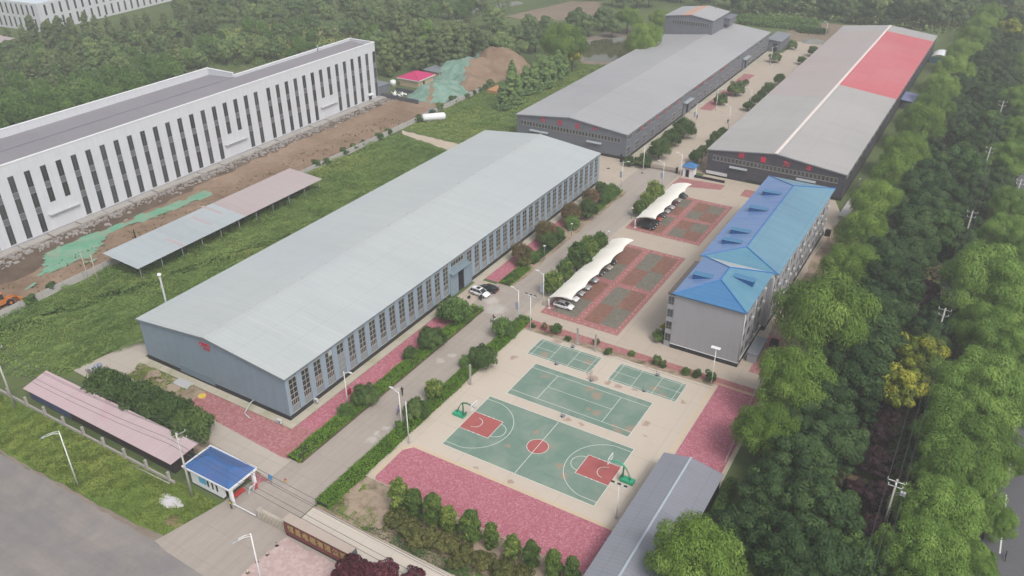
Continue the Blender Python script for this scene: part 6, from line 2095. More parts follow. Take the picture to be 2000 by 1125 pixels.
# pale railing along the tree-side yard edge
t = thing('pipe_railing', 'thin pale pipe running along the yard edge beside the willows', 'pipe', (42.6, 20, 0))
mb = MB(); mb.tube([at(1416, 903, .7), at(1500, 703, .7), at(1523, 655, .7)], .06, 5, False); mb.build('rail', M['ridge'], t)
for q in (.1, .35, .6, .85):
    a, b = Vector(at(1416, 903, 0)), Vector(at(1523, 655, 0))
    c_ = a.lerp(b, q)
    MB().tube([(c_.x, c_.y, 0), (c_.x, c_.y, .7)], .04, 5).build('upright', M['ridge'], t)
t = thing('canal_edging', 'pale concrete edging and junk at the yard corner behind the dormitory', 'edging', (47, 125, 0))
a, b = Vector(at(1645, 428)), Vector(at(1672, 388))
mb = MB(); d_ = (b-a).normalized(); n_ = Vector((-d_.y, d_.x, 0))*1.2
mb.prism([tuple((a-n_).xy), tuple((b-n_).xy), tuple((b+n_).xy), tuple((a+n_).xy)], 0, .8)
mb.build('edging_block', M['conc_wall'], t)
p = at(1672, 386)
tag(MB().tube([(p[0], p[1], 0), (p[0], p[1], 5.2), (p[0], p[1], 5.5)], [.16, .14, .35], 9).build('vent_pipe', M['ridge'], None, p), 'pale vent pipe with a white cap behind the dormitory', 'vent pipe')
p = at(1616, 460)
tag(MB().box(p[0]-.6, p[1]-.6, 0, p[0]+.6, p[1]+.6, 1.5).build('dark_bin', M['dark_in'], None, p), 'dark box-shaped bin at the far tree-side corner of the dormitory', 'bin')
p = at(1511, 676)
tag(MB().box(p[0]-.7, p[1]-.6, 0, p[0]+.7, p[1]+.6, 1.4).build('dark_box', M['dark_in'], None, p), 'dark box beside the pale pipe near the dormitory gable', 'box')

# ------------------------------------------------------------------ people
SK = paint('skin', (.40, .24, .17), .05, 3, 9, .6)
HAIR = paint('black_hair', (.012, .010, .010), .2, 5, 12, .7)
def remesh(mb, vox, smooth=4):
    me = mb.mesh('tmp', SK)
    o = bpy.data.objects.new('tmp', me)
    COL.objects.link(o)
    md = o.modifiers.new('r', 'REMESH'); md.mode = 'VOXEL'; md.voxel_size = vox; md.use_smooth_shade = True
    ms = o.modifiers.new('s', 'SMOOTH'); ms.iterations = smooth; ms.factor = .5
    bpy.context.view_layer.update()
    out = bpy.data.meshes.new_from_object(o.evaluated_get(bpy.context.evaluated_depsgraph_get()))
    bpy.data.objects.remove(o)
    return out
def person(label, loc, rz, shirt, trousers, pose='stand', vest=None, shoes=None):
    t = thing('person', label, 'person', loc, rz)
    if pose == 'walk':
        pel = .93; kL, aL = (.20, .09, .50), (.26, .09, .09); kR, aR = (-.02, -.09, .50), (-.36, -.09, .14)
        eL, hL = (-.14, .26, 1.14), (-.12, .25, .88); eR, hR = (.12, -.26, 1.14), (.26, -.22, .92)
    elif pose == 'ride':
        pel = .80; kL, aL = (.40, .13, .80), (.42, .13, .36); kR, aR = (.40, -.13, .80), (.42, -.13, .36)
        eL, hL = (.26, .28, 1.08), (.50, .24, 1.00); eR, hR = (.26, -.28, 1.08), (.50, -.24, 1.00)
    else:
        pel = .93; kL, aL = (.02, .10, .50), (-.01, .12, .09); kR, aR = (.02, -.10, .50), (-.01, -.12, .09)
        eL, hL = (-.02, .27, 1.14), (.14, .24, .92); eR, hR = (-.02, -.27, 1.14), (.10, -.25, .90)
    sh = pel+.49
    ln = .06 if pose != 'stand' else .01
    SL, SR = (ln, .18, sh), (ln, -.18, sh)
    HL, HR = (0, .09, pel), (0, -.09, pel)
    nk = (ln+.01, 0, sh+.08); hd = (ln+.035, 0, sh+.24)
    def torso(mb, g):
        mb.tube([(0, 0, pel-.06), (ln*.3, 0, pel+.12), (ln*.7, 0, pel+.33), (ln, 0, sh+.0), (ln, 0, sh+.05)], [.135+g, .125+g, .155+g, .125+g, .06+g], 12)
        mb.tube([SL, SR], .065+g, 8)
    def legs(mb, g, foot=True):
        for H_, k, a in ((HL, kL, aL), (HR, kR, aR)):
            mb.tube([H_, k, a], [.088+g, .060+g, .042+g], 9)
            mb.ball(k, .060+g, 8, 6)
    b = MB()
    torso(b, 0); legs(b, 0)
    b.tube([(ln, 0, sh), nk, (ln+.02, 0, sh+.15)], [.06, .055, .055], 8)
    b.ball(hd, .108, 12, 10, (.98, .78, 1.12))
    b.ball((hd[0]+.10, 0, hd[2]-.01), .022, 6, 5); b.ball((hd[0]+.07, 0, hd[2]-.09), .04, 6, 5)
    for s in (-1, 1):
        b.ball((hd[0]-.01, s*.088, hd[2]-.01), .026, 6, 5, (.7, .6, 1.2))
    for S_, e, h in ((SL, eL, hL), (SR, eR, hR)):
        b.tube([S_, e, h], [.052, .040, .030], 8)
        b.ball(e, .040, 8, 6)
        d = (Vector(h)-Vector(e)).normalized()
        hv = Vector(h)
        sd = d.cross(Vector((1, 0, .2))).normalized()
        b.tube([hv, hv+d*.08], [.032, .038], 7)
        for k in range(4):
            o_ = hv+d*.075+sd*(.026-.0175*k)
            b.tube([o_, o_+d*(.04+.008*(k in (1, 2))), o_+d*.065+Vector((.02, 0, 0))], [.0115, .0105, .009], 5)
        b.tube([hv+d*.02+sd*.03, hv+d*.05+sd*.058, hv+d*.08+sd*.06], [.013, .0115, .010], 5)
    for a in (aL, aR):
        b.tube([(a[0]-.05, a[1], a[2]-.03), (a[0]+.15, a[1], a[2]-.05)], [.045, .035], 7)
    me = remesh(b, .012, 3)
    me.name = 'body'
    ob = bpy.data.objects.new('body', me); COL.objects.link(ob); ob.parent = t
    def cloth(name, mb, mt):
        m_ = remesh(mb, .02, 3)
        m_.materials.clear(); m_.materials.append(mt)
        o_ = bpy.data.objects.new(name, m_); COL.objects.link(o_); o_.parent = t
    c = MB(); torso(c, .022)
    for S_, e, h in ((SL, eL, hL), (SR, eR, hR)):
        c.tube([S_, Vector(S_).lerp(Vector(e), .8)], [.075, .062], 8)
    cloth('shirt', c, shirt)
    c = MB(); legs(c, .022); c.tube([(0, 0, pel-.08), (0, 0, pel+.06)], .15, 12)
    cloth('trousers', c, trousers)
    c = MB(); c.ball((hd[0]-.012, 0, hd[2]+.025), .118, 12, 9, (.98, .84, 1.02)); c2 = [v for v in c.v]
    cut = MB()
    keep = {}
    for f, k in zip(c.f, c.k):
        ctr = sum((Vector(c.v[i]) for i in f), Vector())/len(f)
        if ctr.z > hd[2]+.02 or ctr.x < hd[0]-.03:
            cut.add([c.v[i] for i in f], [tuple(range(len(f)))], True)
    cut.build('hair', HAIR, None).parent = t
    for a in (aL, aR):
        s_ = MB(); s_.tube([(a[0]-.07, a[1], a[2]-.035), (a[0]+.05, a[1], a[2]-.045), (a[0]+.18, a[1], a[2]-.055)], [.05, .052, .036], 8)
        s_.build('shoe', M['rubber'], None).parent = t
    if vest:
        v_ = MB(); v_.tube([(ln*.3, 0, pel+.14), (ln*.7, 0, pel+.33), (ln, 0, sh+.02)], [.158, .185, .155], 12)
        v_.build('vest', vest, None).parent = t
    return t
C_ = lambda n, c: paint(n, c, .12, 3, 9, .85)
navy, dark, whit, blu, gry = C_('navy_cloth', (.035, .045, .10)), C_('dark_cloth', (.025, .025, .03)), C_('white_cloth', (.62, .62, .63)), C_('blue_cloth', (.06, .10, .36)), C_('grey_cloth', (.17, .17, .18))
person('person in dark clothes striding along the road between the hedges', at(786, 771), PI/2+.3, dark, dark, 'walk')
person('person in a pale shirt standing at the side of the white car', at(936.5, 585), PI/2, whit, navy, 'stand')
person('person in dark clothes standing right beside the pale-shirted one at the white car', at(940, 587), PI/2+.8, navy, dark, 'stand')
person('guard in a yellow-green vest standing at the gate house porch column', at(453, 993), -PI/2, dark, dark, 'stand', C_('hi_vis_vest', (.45, .52, .08)))
person('person in blue far up the inner road beside the slate-grey warehouse', at(1361, 233), -1.2, blu, gry, 'walk')
person('person in dark clothes on the inner road by the charcoal warehouse', at(1421, 242), -1.4, dark, gry, 'walk')
def two_wheeler(name, label, cat, loc, rz, body, bike=False):
    t = thing(name, label, cat)
    R_ = .33 if bike else .25
    wb = .52 if bike else .60
    for x in (-wb, wb):
        w = MB().tube([(x+R_*math.cos(a), 0, R_+.01+R_*math.sin(a)) for a in np.linspace(0, 2*PI, 19)], .025 if bike else .07, 6).build('wheel', M['rubber'], t)
        MB().tube([(x, -.05, R_+.01), (x, .05, R_+.01)], .04 if bike else .14, 8).build('hub', M['steel'], w)
    if bike:
        mb = MB()
        for a, b in (((-wb, 0, R_), (-.12, 0, .80)), ((-.12, 0, .80), (0, 0, .30)), ((0, 0, .30), (-wb, 0, R_)), ((0, 0, .30), (.36, 0, .86)), ((-.12, 0, .78), (.36, 0, .84)), ((.36, 0, .95), (wb, 0, R_))):
            mb.tube([a, b], .025, 6)
        mb.build('frame', body, t)
        MB().ball((-.16, 0, .86), .13, 8, 5, (1, .6, .35)).build('saddle', M['rubber'], t)
        MB().tube([(.34, -.28, 1.02), (.38, 0, .98), (.34, .28, 1.02)], .02, 6).build('handlebar', M['black'], t)
    else:
        mb = MB(); mb.tube([(-.72, 0, .52), (-.3, 0, .55), (-.1, 0, .36), (.28, 0, .36), (.46, 0, .60), (.50, 0, .92)], [.10, .17, .15, .14, .15, .10], 10); mb.build('body', body, t)
        MB().ball((-.32, 0, .74), .34, 10, 6, (1, .42, .25)).build('saddle', M['rubber'], t)
        MB().tube([(.46, -.30, 1.0), (.52, 0, .96), (.46, .30, 1.0)], .025, 6).build('handlebar', M['black'], t)
        MB().ball((.58, 0, .84), .09, 8, 6).build('headlight', M['lamp_glass'], t)
        MB().tube([(.60, 0, .26), (.50, 0, .95)], .04, 6).build('fork', M['steel'], t)
    t.location = loc
    t.rotation_euler = (0, 0, rz)
    return t
sl = at(965, 627)
two_wheeler('scooter', 'white motor scooter being ridden along the road past the clipped hedge', 'scooter', sl, -PI/2-.35, CW)
person('person in dark clothes riding the white scooter', (sl[0]+.09*0, sl[1], .0), -PI/2-.35, dark, dark, 'ride')
sl = at(1161, 478)
two_wheeler('scooter', 'white scooter ridden behind the shrubs of the nearer carport', 'scooter', sl, PI/2-.2, CW)
person('person in bright blue riding the scooter behind the carport shrubs', sl, PI/2-.2, blu, navy, 'ride')
sl = at(779, 807)
two_wheeler('bicycle', 'bicycle ridden beside the lamp pole near the basketball court', 'bicycle', sl, PI/2+.2, blu, True)
person('person in violet-grey riding a bicycle by the hedge lamp', sl, PI/2+.2, C_('violet_cloth', (.22, .19, .34)), gry, 'ride')
sl = at(1963, 1090)
two_wheeler('bicycle', 'dark blue bicycle on the tree-lined road at the lower right', 'bicycle', sl, PI/2, navy, True)
sl = at(683, 770)
tag(MB().box(sl[0]-.12, sl[1]-.35, 0, sl[0]+.12, sl[1]+.35, 1.25).build('red_rack', C_('red_rack_paint', (.28, .03, .05)), None, sl), 'dark red rack standing by the lamp at the warehouse corner', 'rack')
sl = at(916, 583)
mb = MB(); mb.ball((sl[0], sl[1], .32), .38, 9, 6, (1, .8, .85)); mb.ball((sl[0]+.15, sl[1]+.1, .62), .2, 8, 5)
tag(mb.build('black_sack', M['rubber'], None, sl), 'black bundled sack on the ground behind the white car', 'sack')
# ------------------------------------------------------------------ trees, shrubs, hedges, weeds
LF = {}
LF['willow'] = leaf_mat('willow_leaves', (.082, .147, .025), (.158, .257, .044), (.247, .357, .079))
LF['big'] = leaf_mat('bright_willow_leaves', (.090, .159, .030), (.159, .268, .055), (.248, .372, .085))
LF['dark'] = leaf_mat('dark_leaves', (.026, .054, .018), (.050, .098, .032), (.092, .150, .050))
LF['mid'] = leaf_mat('mid_green_leaves', (.037, .080, .023), (.071, .139, .037), (.134, .213, .057))
LF['plum'] = leaf_mat('plum_leaves', (.044, .022, .030), (.080, .044, .053), (.149, .086, .096))
LF['maroon'] = leaf_mat('maroon_leaves', (.058, .016, .023), (.111, .026, .039), (.169, .052, .065))
LF['gold'] = leaf_mat('golden_flower_leaves', (.098, .144, .025), (.230, .259, .034), (.460, .443, .063))
LF['olive'] = leaf_mat('olive_leaves', (.068, .081, .027), (.127, .135, .044), (.195, .186, .068))
LF['brown'] = leaf_mat('brown_tinged_leaves', (.094, .101, .038), (.169, .127, .061), (.263, .161, .101))
LF['lawn'] = leaf_mat('lawn_leaves', (.105, .171, .035), (.175, .244, .053), (.262, .297, .078))
LF['hedge'] = leaf_mat('hedge_leaves', (.068, .148, .020), (.135, .252, .032), (.221, .344, .054))
LF['mop'] = leaf_mat('mop_leaves', (.052, .095, .029), (.091, .149, .043), (.157, .218, .066))
LF['vase'] = leaf_mat('magnolia_leaves', (.053, .098, .028), (.109, .181, .043), (.244, .308, .073), extra=(.452, .491, .136))
LF['cone'] = leaf_mat('conifer_leaves', (.106, .184, .071), (.176, .279, .095), (.271, .378, .119))
LF['cypress'] = leaf_mat('cypress_leaves', (.027, .060, .024), (.045, .093, .036), (.072, .132, .048))
LF['poplar'] = leaf_mat('poplar_leaves', (.100, .140, .063), (.159, .209, .087), (.249, .298, .119))
LF['wood'] = leaf_mat('far_wood_leaves', (.081, .132, .054), (.145, .216, .081), (.252, .320, .117))
LF['young'] = leaf_mat('young_tree_leaves', (.080, .152, .041), (.138, .239, .061), (.225, .334, .087))
LF['weed'] = leaf_mat('weed_leaves', (0.092, 0.167, 0.048), (0.172, 0.268, 0.076), (0.297, 0.350, 0.108), extra=(0.483, 0.361, 0.158))
BARK = paint('bark', (.085, .070, .055), .25, .8, 6, .95)

PROTO = {}
def proto(kind, variants, rx, rz, zc, ncl, cr, per, leaf, style, mat_, trunk, th, limbs=5, **kw):
    out = []
    for k in range(variants):
        rng = np.random.default_rng(hash(kind) % 1000 if False else sum(map(ord, kind))*7+k*13)
        me = cards_mesh(kind+'_crown', *crown(rng, rx, rz, zc, ncl, cr, per, leaf, style, **kw), LF[mat_])
        tm = trunk_mb(rng, th, trunk, limbs, rx*.55, zc+rz*.3).mesh(kind+'_trunk', BARK)
        out.append((me, tm))
    PROTO[kind] = (out, rx*1.08, zc)
proto('weeping_willow', 3, 4.6, 3.6, 6.4, 62, 1.40, 520, .22, 'willow', 'willow', .26, 6.5, droop=1.0, tj=.2)
proto('tall_willow', 3, 4.8, 4.4, 6.6, 74, 1.38, 560, .20, 'willow', 'big', .30, 7.0, tj=.2, droop=.45)
proto('broadleaf_tree', 4, 4.3, 4.0, 5.6, 76, 1.15, 260, .32, 'round', 'dark', .22, 6.0, upper=-.5, tj=.22)
proto('green_tree', 2, 4.0, 3.8, 5.4, 70, 1.1, 180, .38, 'round', 'mid', .2, 6.0, upper=-.5, tj=.22)
proto('plum_tree', 2, 2.4, 2.3, 3.3, 40, .8, 150, .26, 'round', 'plum', .12, 3.5, upper=-.5, tj=.26)
proto('maroon_tree', 2, 2.4, 2.2, 3.2, 40, .8, 130, .30, 'round', 'maroon', .12, 3.5, upper=-.5)
proto('golden_tree', 2, 3.3, 3.6, 5.6, 55, 1.0, 130, .36, 'round', 'gold', .18, 6.0, tj=.26)
proto('cypress', 2, 1.5, 2.8, 3.2, 46, .55, 120, .26, 'cone', 'cypress', .12, 3.0, 3)
proto('narrow_tree', 3, 2.1, 4.2, 4.7, 62, .8, 110, .34, 'cone', 'cone', .14, 6.0, 3)
proto('poplar_tree', 3, 2.4, 5.6, 6.6, 60, 1.0, 95, .46, 'column', 'poplar', .18, 9.0, 4)
proto('yellow_poplar', 1, 2.4, 5.6, 6.6, 60, 1.0, 95, .46, 'column', 'young', .18, 9.0, 4)
proto('wood_tree', 4, 4.0, 3.9, 5.6, 46, 1.35, 95, .62, 'round', 'wood', .2, 6.0, upper=-.5, tj=.2)
proto('young_tree', 3, 3.0, 3.2, 3.9, 48, 1.05, 95, .46, 'vase', 'young', .1, 4.5, upper=-.6)
proto('mop_tree', 2, 1.75, 1.25, 2.0, 34, .62, 150, .24, 'willow', 'mop', .12, 2.0, 4)
proto('round_shrub', 2, 1.55, 1.35, 1.55, 38, .58, 95, .24, 'round', 'mop', .08, 1.6, 4, upper=-.6)
proto('bright_shrub', 2, 1.9, 1.7, 1.9, 40, .70, 100, .28, 'vase', 'young', .1, 2.0, 5, upper=-.6, tj=.24)
proto('magnolia_shrub', 3, 1.25, 1.75, 2.2, 40, .50, 90, .27, 'vase', 'vase', .08, 2.2, 6, upper=-.7, tj=.2)
proto('magnolia_tall', 3, 1.15, 2.1, 2.5, 52, .42, 130, .22, 'vase', 'vase', .08, 2.4, 6, upper=-.7, tj=.22, place='column')
proto('loose_shrub', 3, 1.9, 1.1, 1.35, 34, .66, 80, .26, 'round', 'olive', .06, 1.2, 6, upper=-.4)
proto('brown_shrub', 2, 1.6, 1.5, 2.1, 36, .62, 85, .26, 'vase', 'brown', .07, 2.0, 6, upper=-.4, tj=.22)
proto('dark_shrub', 3, 2.3, 2.0, 2.5, 50, .72, 120, .30, 'vase', 'mop', .12, 2.5, 6, upper=-.5, tj=.2)
proto('sapling', 2, .8, .9, 1.15, 16, .36, 60, .20, 'round', 'mid', .04, 1.0, 4, upper=-.6)
proto('red_sapling', 1, .7, .7, .95, 12, .32, 60, .18, 'round', 'brown', .04, .9, 4, upper=-.6)

NAMES = {'magnolia_tall': 'magnolia_shrub', 'tall_willow': 'willow_tree', 'weeping_willow': 'willow_tree', 'green_tree': 'broadleaf_tree', 'golden_tree': 'golden_tree', 'yellow_poplar': 'poplar_tree', 'wood_tree': 'woodland_tree'}
rt = random.Random(21)
def plant(kind, x, y, s, label, group=None, sz=1.0, var=None):
    vs, r0, zc = PROTO[kind]
    me, tm = vs[(var if var is not None else rt.randrange(len(vs))) % len(vs)]
    small = 'shrub' in kind or 'sapling' in kind or 'magnolia' in kind
    cat = 'shrub' if small else 'tree'
    t = thing(NAMES.get(kind, kind), label, cat, (x, y, 0), rt.uniform(0, 2*PI), group)
    t.scale = (s*rt.uniform(.94, 1.06), s*rt.uniform(.94, 1.06), s*sz)
    for nm, mm in (('crown', me), ('trunk' if not small else 'stems', tm)):
        o = bpy.data.objects.new(nm, mm)
        COL.objects.link(o)
        o.parent = t
    return t
def plant_px(kind, px, py, rpx, label, group=None, sz=1.0, var=None):
    """crown centred on that spot of the photo, with that radius in its pixels"""
    _, r0, zc = PROTO[kind]
    s = 1.0
    for _ in range(4):
        p = at(px, py, zc*s*sz)
        d = np.dot(np.array(p)-CAM, FWD)
        s = rpx*d/FOC/r0
    return plant(kind, p[0], p[1], s, label, group, sz, var)
ORD = 'first second third fourth fifth sixth seventh eighth ninth tenth eleventh twelfth thirteenth fourteenth fifteenth sixteenth seventeenth eighteenth nineteenth twentieth twenty-first twenty-second twenty-third twenty-fourth twenty-fifth'.split()
def row(kind, spots, fmt, group, sz=1.0):
    if 'from the bottom' in fmt:
        spots = sorted(spots, key=lambda q: -q[1])
    elif 'from the left' in fmt:
        spots = sorted(spots)
    for i, s in enumerate(spots):
        k = s[3] if len(s) > 3 else kind
        plant_px(k, s[0], s[1], s[2], fmt.format(ORD[i]), group, sz)

# the willows along the yard's right edge, from the bottom of the picture upwards
row('weeping_willow', [(1360, 1092, 92), (1496, 838, 62), (1556, 742, 78), (1612, 612, 92), (1664, 520, 56), (1692, 452, 50), (1716, 395, 50), (1752, 340, 44), (1770, 296, 44), (1798, 238, 44), (1822, 206, 36), (1842, 172, 36), (1862, 136, 36), (1882, 104, 32), (1900, 76, 30), (1918, 50, 28), (1932, 28, 26)],
    '{} yellow-green weeping willow from the bottom in the row along the yard', 'willows along the right edge of the yard')
row('tall_willow', [(1800, 1092, 88), (1690, 1112, 50, 'green_tree'), (1832, 1006, 82), (1868, 930, 80), (1882, 858, 80), (1908, 764, 84), (1946, 690, 66), (1924, 650, 62), (1945, 560, 88), (1962, 462, 52), (1975, 410, 48), (1955, 800, 62), (1988, 720, 60), (1962, 890, 50), (1985, 620, 60), (1990, 500, 50), (1935, 1010, 46), (1968, 312, 44), (1988, 262, 36), (1986, 200, 34), (1996, 130, 30), (1890, 1110, 60)],
    '{} bright green tree from the bottom in the row beside the tree-lined road', 'big green trees beside the tree-lined road')
row('broadleaf_tree', [(1452, 1046, 62), (1538, 1076, 76), (1602, 1104, 74), (1508, 962, 60), (1596, 1000, 76), (1562, 908, 70), (1552, 846, 50), (1630, 862, 62), (1600, 792, 60), (1668, 742, 66), (1640, 690, 52), (1700, 672, 62), (1706, 606, 54), (1742, 560, 60), (1720, 512, 50), (1778, 488, 52), (1800, 430, 54), (1770, 400, 46), (1842, 400, 50), (1810, 356, 48)],
    '{} dark green tree from the bottom in the strip behind the willows', 'dark trees in the strip behind the willows')
for k, (px, py, r, lb) in enumerate(((1940, 248, 36, 'yellow-green tree beside the upper right power lines'), (1836, 452, 44, 'yellowish-green tree at the power line beside the far willows'), (1880, 330, 44, 'mid-green tree left of the upper right utility pole'), (1700, 720, 44, 'mid-green tree between dark ones above the cypress'), (1652, 1080, 50, 'mid-green tree at the bottom edge among dark trees'))):
    plant_px('green_tree', px, py, r, lb)
for px, py, r, lb in ((1798, 694, 46, 'golden-flowered tree in the middle of the right-hand trees, upper part'), (1764, 760, 50, 'golden-flowered tree below the upper golden one, beside the bright willows'), (1662, 1062, 26, 'small golden shrub-like tree near the bottom edge'), (1722, 1062, 24, 'small golden tree below the lowest utility pole'), (1992, 162, 18, 'small golden tree cut by the right edge near the top'), (1976, 58, 22, 'small golden-topped tree in the upper right woods')):
    plant_px('golden_tree', px, py, r, lb)
for px, py, r, lb in ((1714, 902, 30, 'dark purple plum tree beside the bare earth gap'), (1724, 850, 24, 'small purple plum tree above the bare earth gap'), (1720, 972, 30, 'dark purple plum tree left of the lowest utility pole'), (1702, 1036, 34, 'dark purple plum tree at the foot of the lowest utility pole'), (1672, 956, 24, 'dim purple plum tree in the shade of the dark trees'), (1806, 580, 34, 'purple plum tree beside the bare earth in the middle of the trees'), (1772, 612, 26, 'purple plum tree left of the middle utility pole'), (1730, 806, 24, 'purple plum tree right of the tall cypress')):
    plant_px('plum_tree', px, py, r, lb)
for px, py, r, lb in ((1702, 800, 22, 'dark rounded cypress standing in a gap of the trees'), (1650, 842, 20, 'upper one of two small dark cypresses near the bare earth'), (1660, 874, 21, 'lower one of two small dark cypresses near the bare earth')):
    plant_px('cypress', px, py, r, lb, None, .85)
for px, py, r, lb in ((690, 1126, 40, 'dark red plum bush in front of the name wall end'), (752, 1122, 31, 'brownish red plum bush behind the iron fence'), (806, 1130, 24, 'small brownish red plum bush at the bottom edge')):
    plant_px('maroon_tree', px, py, r, lb, None, .9)
# rest of the strip farther away
def ok_far(x, y):
    return True
rs = random.Random(5)
for i in range(34):
    y = 150+i*7.2; x = rs.uniform(51, 66)
    plant('broadleaf_tree', x, y, rs.uniform(.75, 1.1), 'dark tree in the far stretch of the strip beside the charcoal warehouse', 'dark trees in the far stretch of the strip')
for i in range(26):
    y = 150+i*9; x = rs.uniform(54, 72)
    plant('green_tree' if i % 3 == 0 else 'broadleaf_tree', x, y, rs.uniform(.7, 1.0), 'dark tree in the far stretch of the strip beside the charcoal warehouse', 'dark trees in the far stretch of the strip')
for i in range(22):
    plant('broadleaf_tree', rs.uniform(64, 70.5), 66+i*11.5, rs.uniform(.65, .95), 'dark tree close to the pole line in the upper half of the strip', 'dark trees along the pole line')
for i, (x, y, s_) in enumerate(((57, 52, .8), (56, 66, .85), (64, 58, .6), (57.5, 74, .8), (67, 50, .6), (56.5, 118, .8), (63, 118, .8), (68, 40, .5))):
    plant('broadleaf_tree' if i % 2 else 'green_tree', x, y, s_, 'middle-sized tree filling the strip near the bare earth', 'middle-sized trees of the strip')
for i in range(9):
    plant('dark_shrub', 52+rs.uniform(-1.5, 1.5), -10+i*9.5, rs.uniform(.9, 1.3), 'low dark shrub under the willows along the yard edge', 'low shrubs under the yard willows')
for i in range(8):
    plant('tall_willow', 75+rs.uniform(-2, 2), 236+i*15, rs.uniform(.8, 1.0), 'far bright green tree beside the upper end of the tree-lined road', 'far trees beside the tree-lined road')

# along the road and hedges
for px, py, r, lb in ((840, 658, 26, 'dark mop-headed tree in the left hedge opposite the clipped tree'), (712, 768, 25, 'dark mop-headed tree in the left hedge near the lamp'), (943, 694, 27, 'dark mop-headed tree in the right hedge beside the tennis court'), (811, 796, 25, 'dark mop-headed tree in the right hedge beside the basketball court')):
    plant_px('mop_tree', px, py, r, lb, 'mop-headed trees in the hedges')
plant_px('bright_shrub', 888, 606, 29, 'large bright green shrub at the warehouse doorway by the parked cars')
plant_px('bright_shrub', 986, 640, 21, 'loose light green shrub in the right hedge near the scooter')
plant_px('magnolia_shrub', 847, 760, 15, 'upright green shrub beside the right hedge near the walking person')
plant_px('bright_shrub', 912, 706, 13, 'small light green shrub below the mop-headed tree of the right hedge')
plant_px('bright_shrub', 676, 802, 16, 'yellow-green shrub at the warehouse corner lamp')
plant_px('sapling', 780, 830, 9, 'small light green shrub at the foot of the hedge lamp')
plant_px('round_shrub', 800, 690, 14, 'dark rounded shrub in the left hedge beside the pink paving')
for px, py, r, k, lb in ((1018, 492, 18, 'brown_shrub', 'brown-tinged tree nearest the parked cars in the far bed'), (1022, 512, 16, 'loose_shrub', 'green shrub under the nearest brown-tinged tree'), (1040, 500, 13, 'bright_shrub', 'small bright shrub beside the nearest brown-tinged tree'),
    (1066, 452, 18, 'brown_shrub', 'second brown-tinged tree along the far bed'), (1070, 470, 17, 'dark_shrub', 'dark green shrub below the second brown-tinged tree'), (1086, 456, 15, 'bright_shrub', 'bright green shrub beside the second brown-tinged tree'),
    (1116, 416, 18, 'brown_shrub', 'third brown-tinged tree along the far bed'), (1118, 434, 14, 'bright_shrub', 'yellow-green shrub below the third brown-tinged tree'), (1148, 408, 20, 'dark_shrub', 'dark green shrub past the third brown-tinged tree'),
    (1152, 384, 15, 'brown_shrub', 'fourth brown-tinged tree along the far bed'), (1176, 366, 12, 'round_shrub', 'rounded green shrub at the far corner of the pale-roofed warehouse'), (1192, 374, 15, 'bright_shrub', 'bright green shrub at the far end of the bed'), (1184, 386, 12, 'bright_shrub', 'low bright shrub at the far end of the bed')):
    plant_px(k, px, py, r, lb)
row('magnolia_shrub', [(1080, 552, 17), (1105, 530, 15), (1128, 500, 21), (1150, 486, 18), (1170, 474, 15)], '{} upright shrub from the near end behind the nearer carport', 'shrubs behind the nearer carport')
row('magnolia_shrub', [(1248, 407, 11), (1264, 392, 13), (1278, 375, 15)], '{} upright shrub from the near end behind the farther carport', 'shrubs behind the farther carport')
row('round_shrub', [(1230, 314, 11), (1258, 314, 14), (1288, 290, 22, 'dark_shrub'), (1312, 270, 18, 'dark_shrub'), (1336, 250, 21, 'dark_shrub')], '{} rounded shrub from the inner gate along the slate-grey warehouse', 'shrubs along the slate-grey warehouse')
row('round_shrub', [(1408, 194, 12), (1438, 173, 15), (1456, 161, 6), (1514, 112, 11), (1548, 88, 9)], '{} small tree past the first doorway of the slate-grey warehouse', 'small trees along the slate-grey warehouse')
row('dark_shrub', [(1358, 306, 13), (1372, 294, 10), (1388, 281, 10), (1400, 268, 13), (1462, 207, 10), (1476, 196, 11), (1488, 185, 10), (1502, 173, 12), (1524, 155, 12), (1566, 118, 8), (1588, 100, 10), (1412, 258, 10)], '{} shrub from the kiosk in the row along the charcoal warehouse', 'shrubs along the charcoal warehouse')
row('magnolia_tall', [(778, 966, 20), (808, 982, 18), (846, 994, 20), (876, 1014, 17), (919, 1026, 21), (960, 1046, 16), (1000, 1068, 16), (1038, 1080, 17), (1081, 1100, 18), (1118, 1112, 17)], '{} upright dark green shrub from the left in the row along the pink plaza', 'upright shrubs along the pink plaza')
row('loose_shrub', [(772, 1018, 24), (800, 1034, 26), (838, 1050, 26), (812, 1058, 18), (872, 1064, 26), (908, 1082, 26), (946, 1096, 24), (890, 1098, 18), (984, 1110, 24), (1024, 1122, 22)], '{} loose olive shrub from the left in the bed below the upright row', 'olive shrubs in the soil bed')
row('dark_shrub', [(204, 752, 36), (238, 766, 35), (274, 780, 37), (308, 794, 36), (342, 808, 35), (374, 832, 38)], '{} dense dark bush from the left in the row behind the pink shed', 'bushes behind the pink shed')
plant_px('bright_shrub', 386, 832, 22, 'yellow-green bush at the right end of the row behind the pink shed')
plant_px('round_shrub', 1288, 656, 13, 'clipped round shrub at the corner of the dormitory gallery')
plant_px('golden_tree', 1298, 640, 9, 'small yellowish shrub beside the clipped round one at the dormitory')
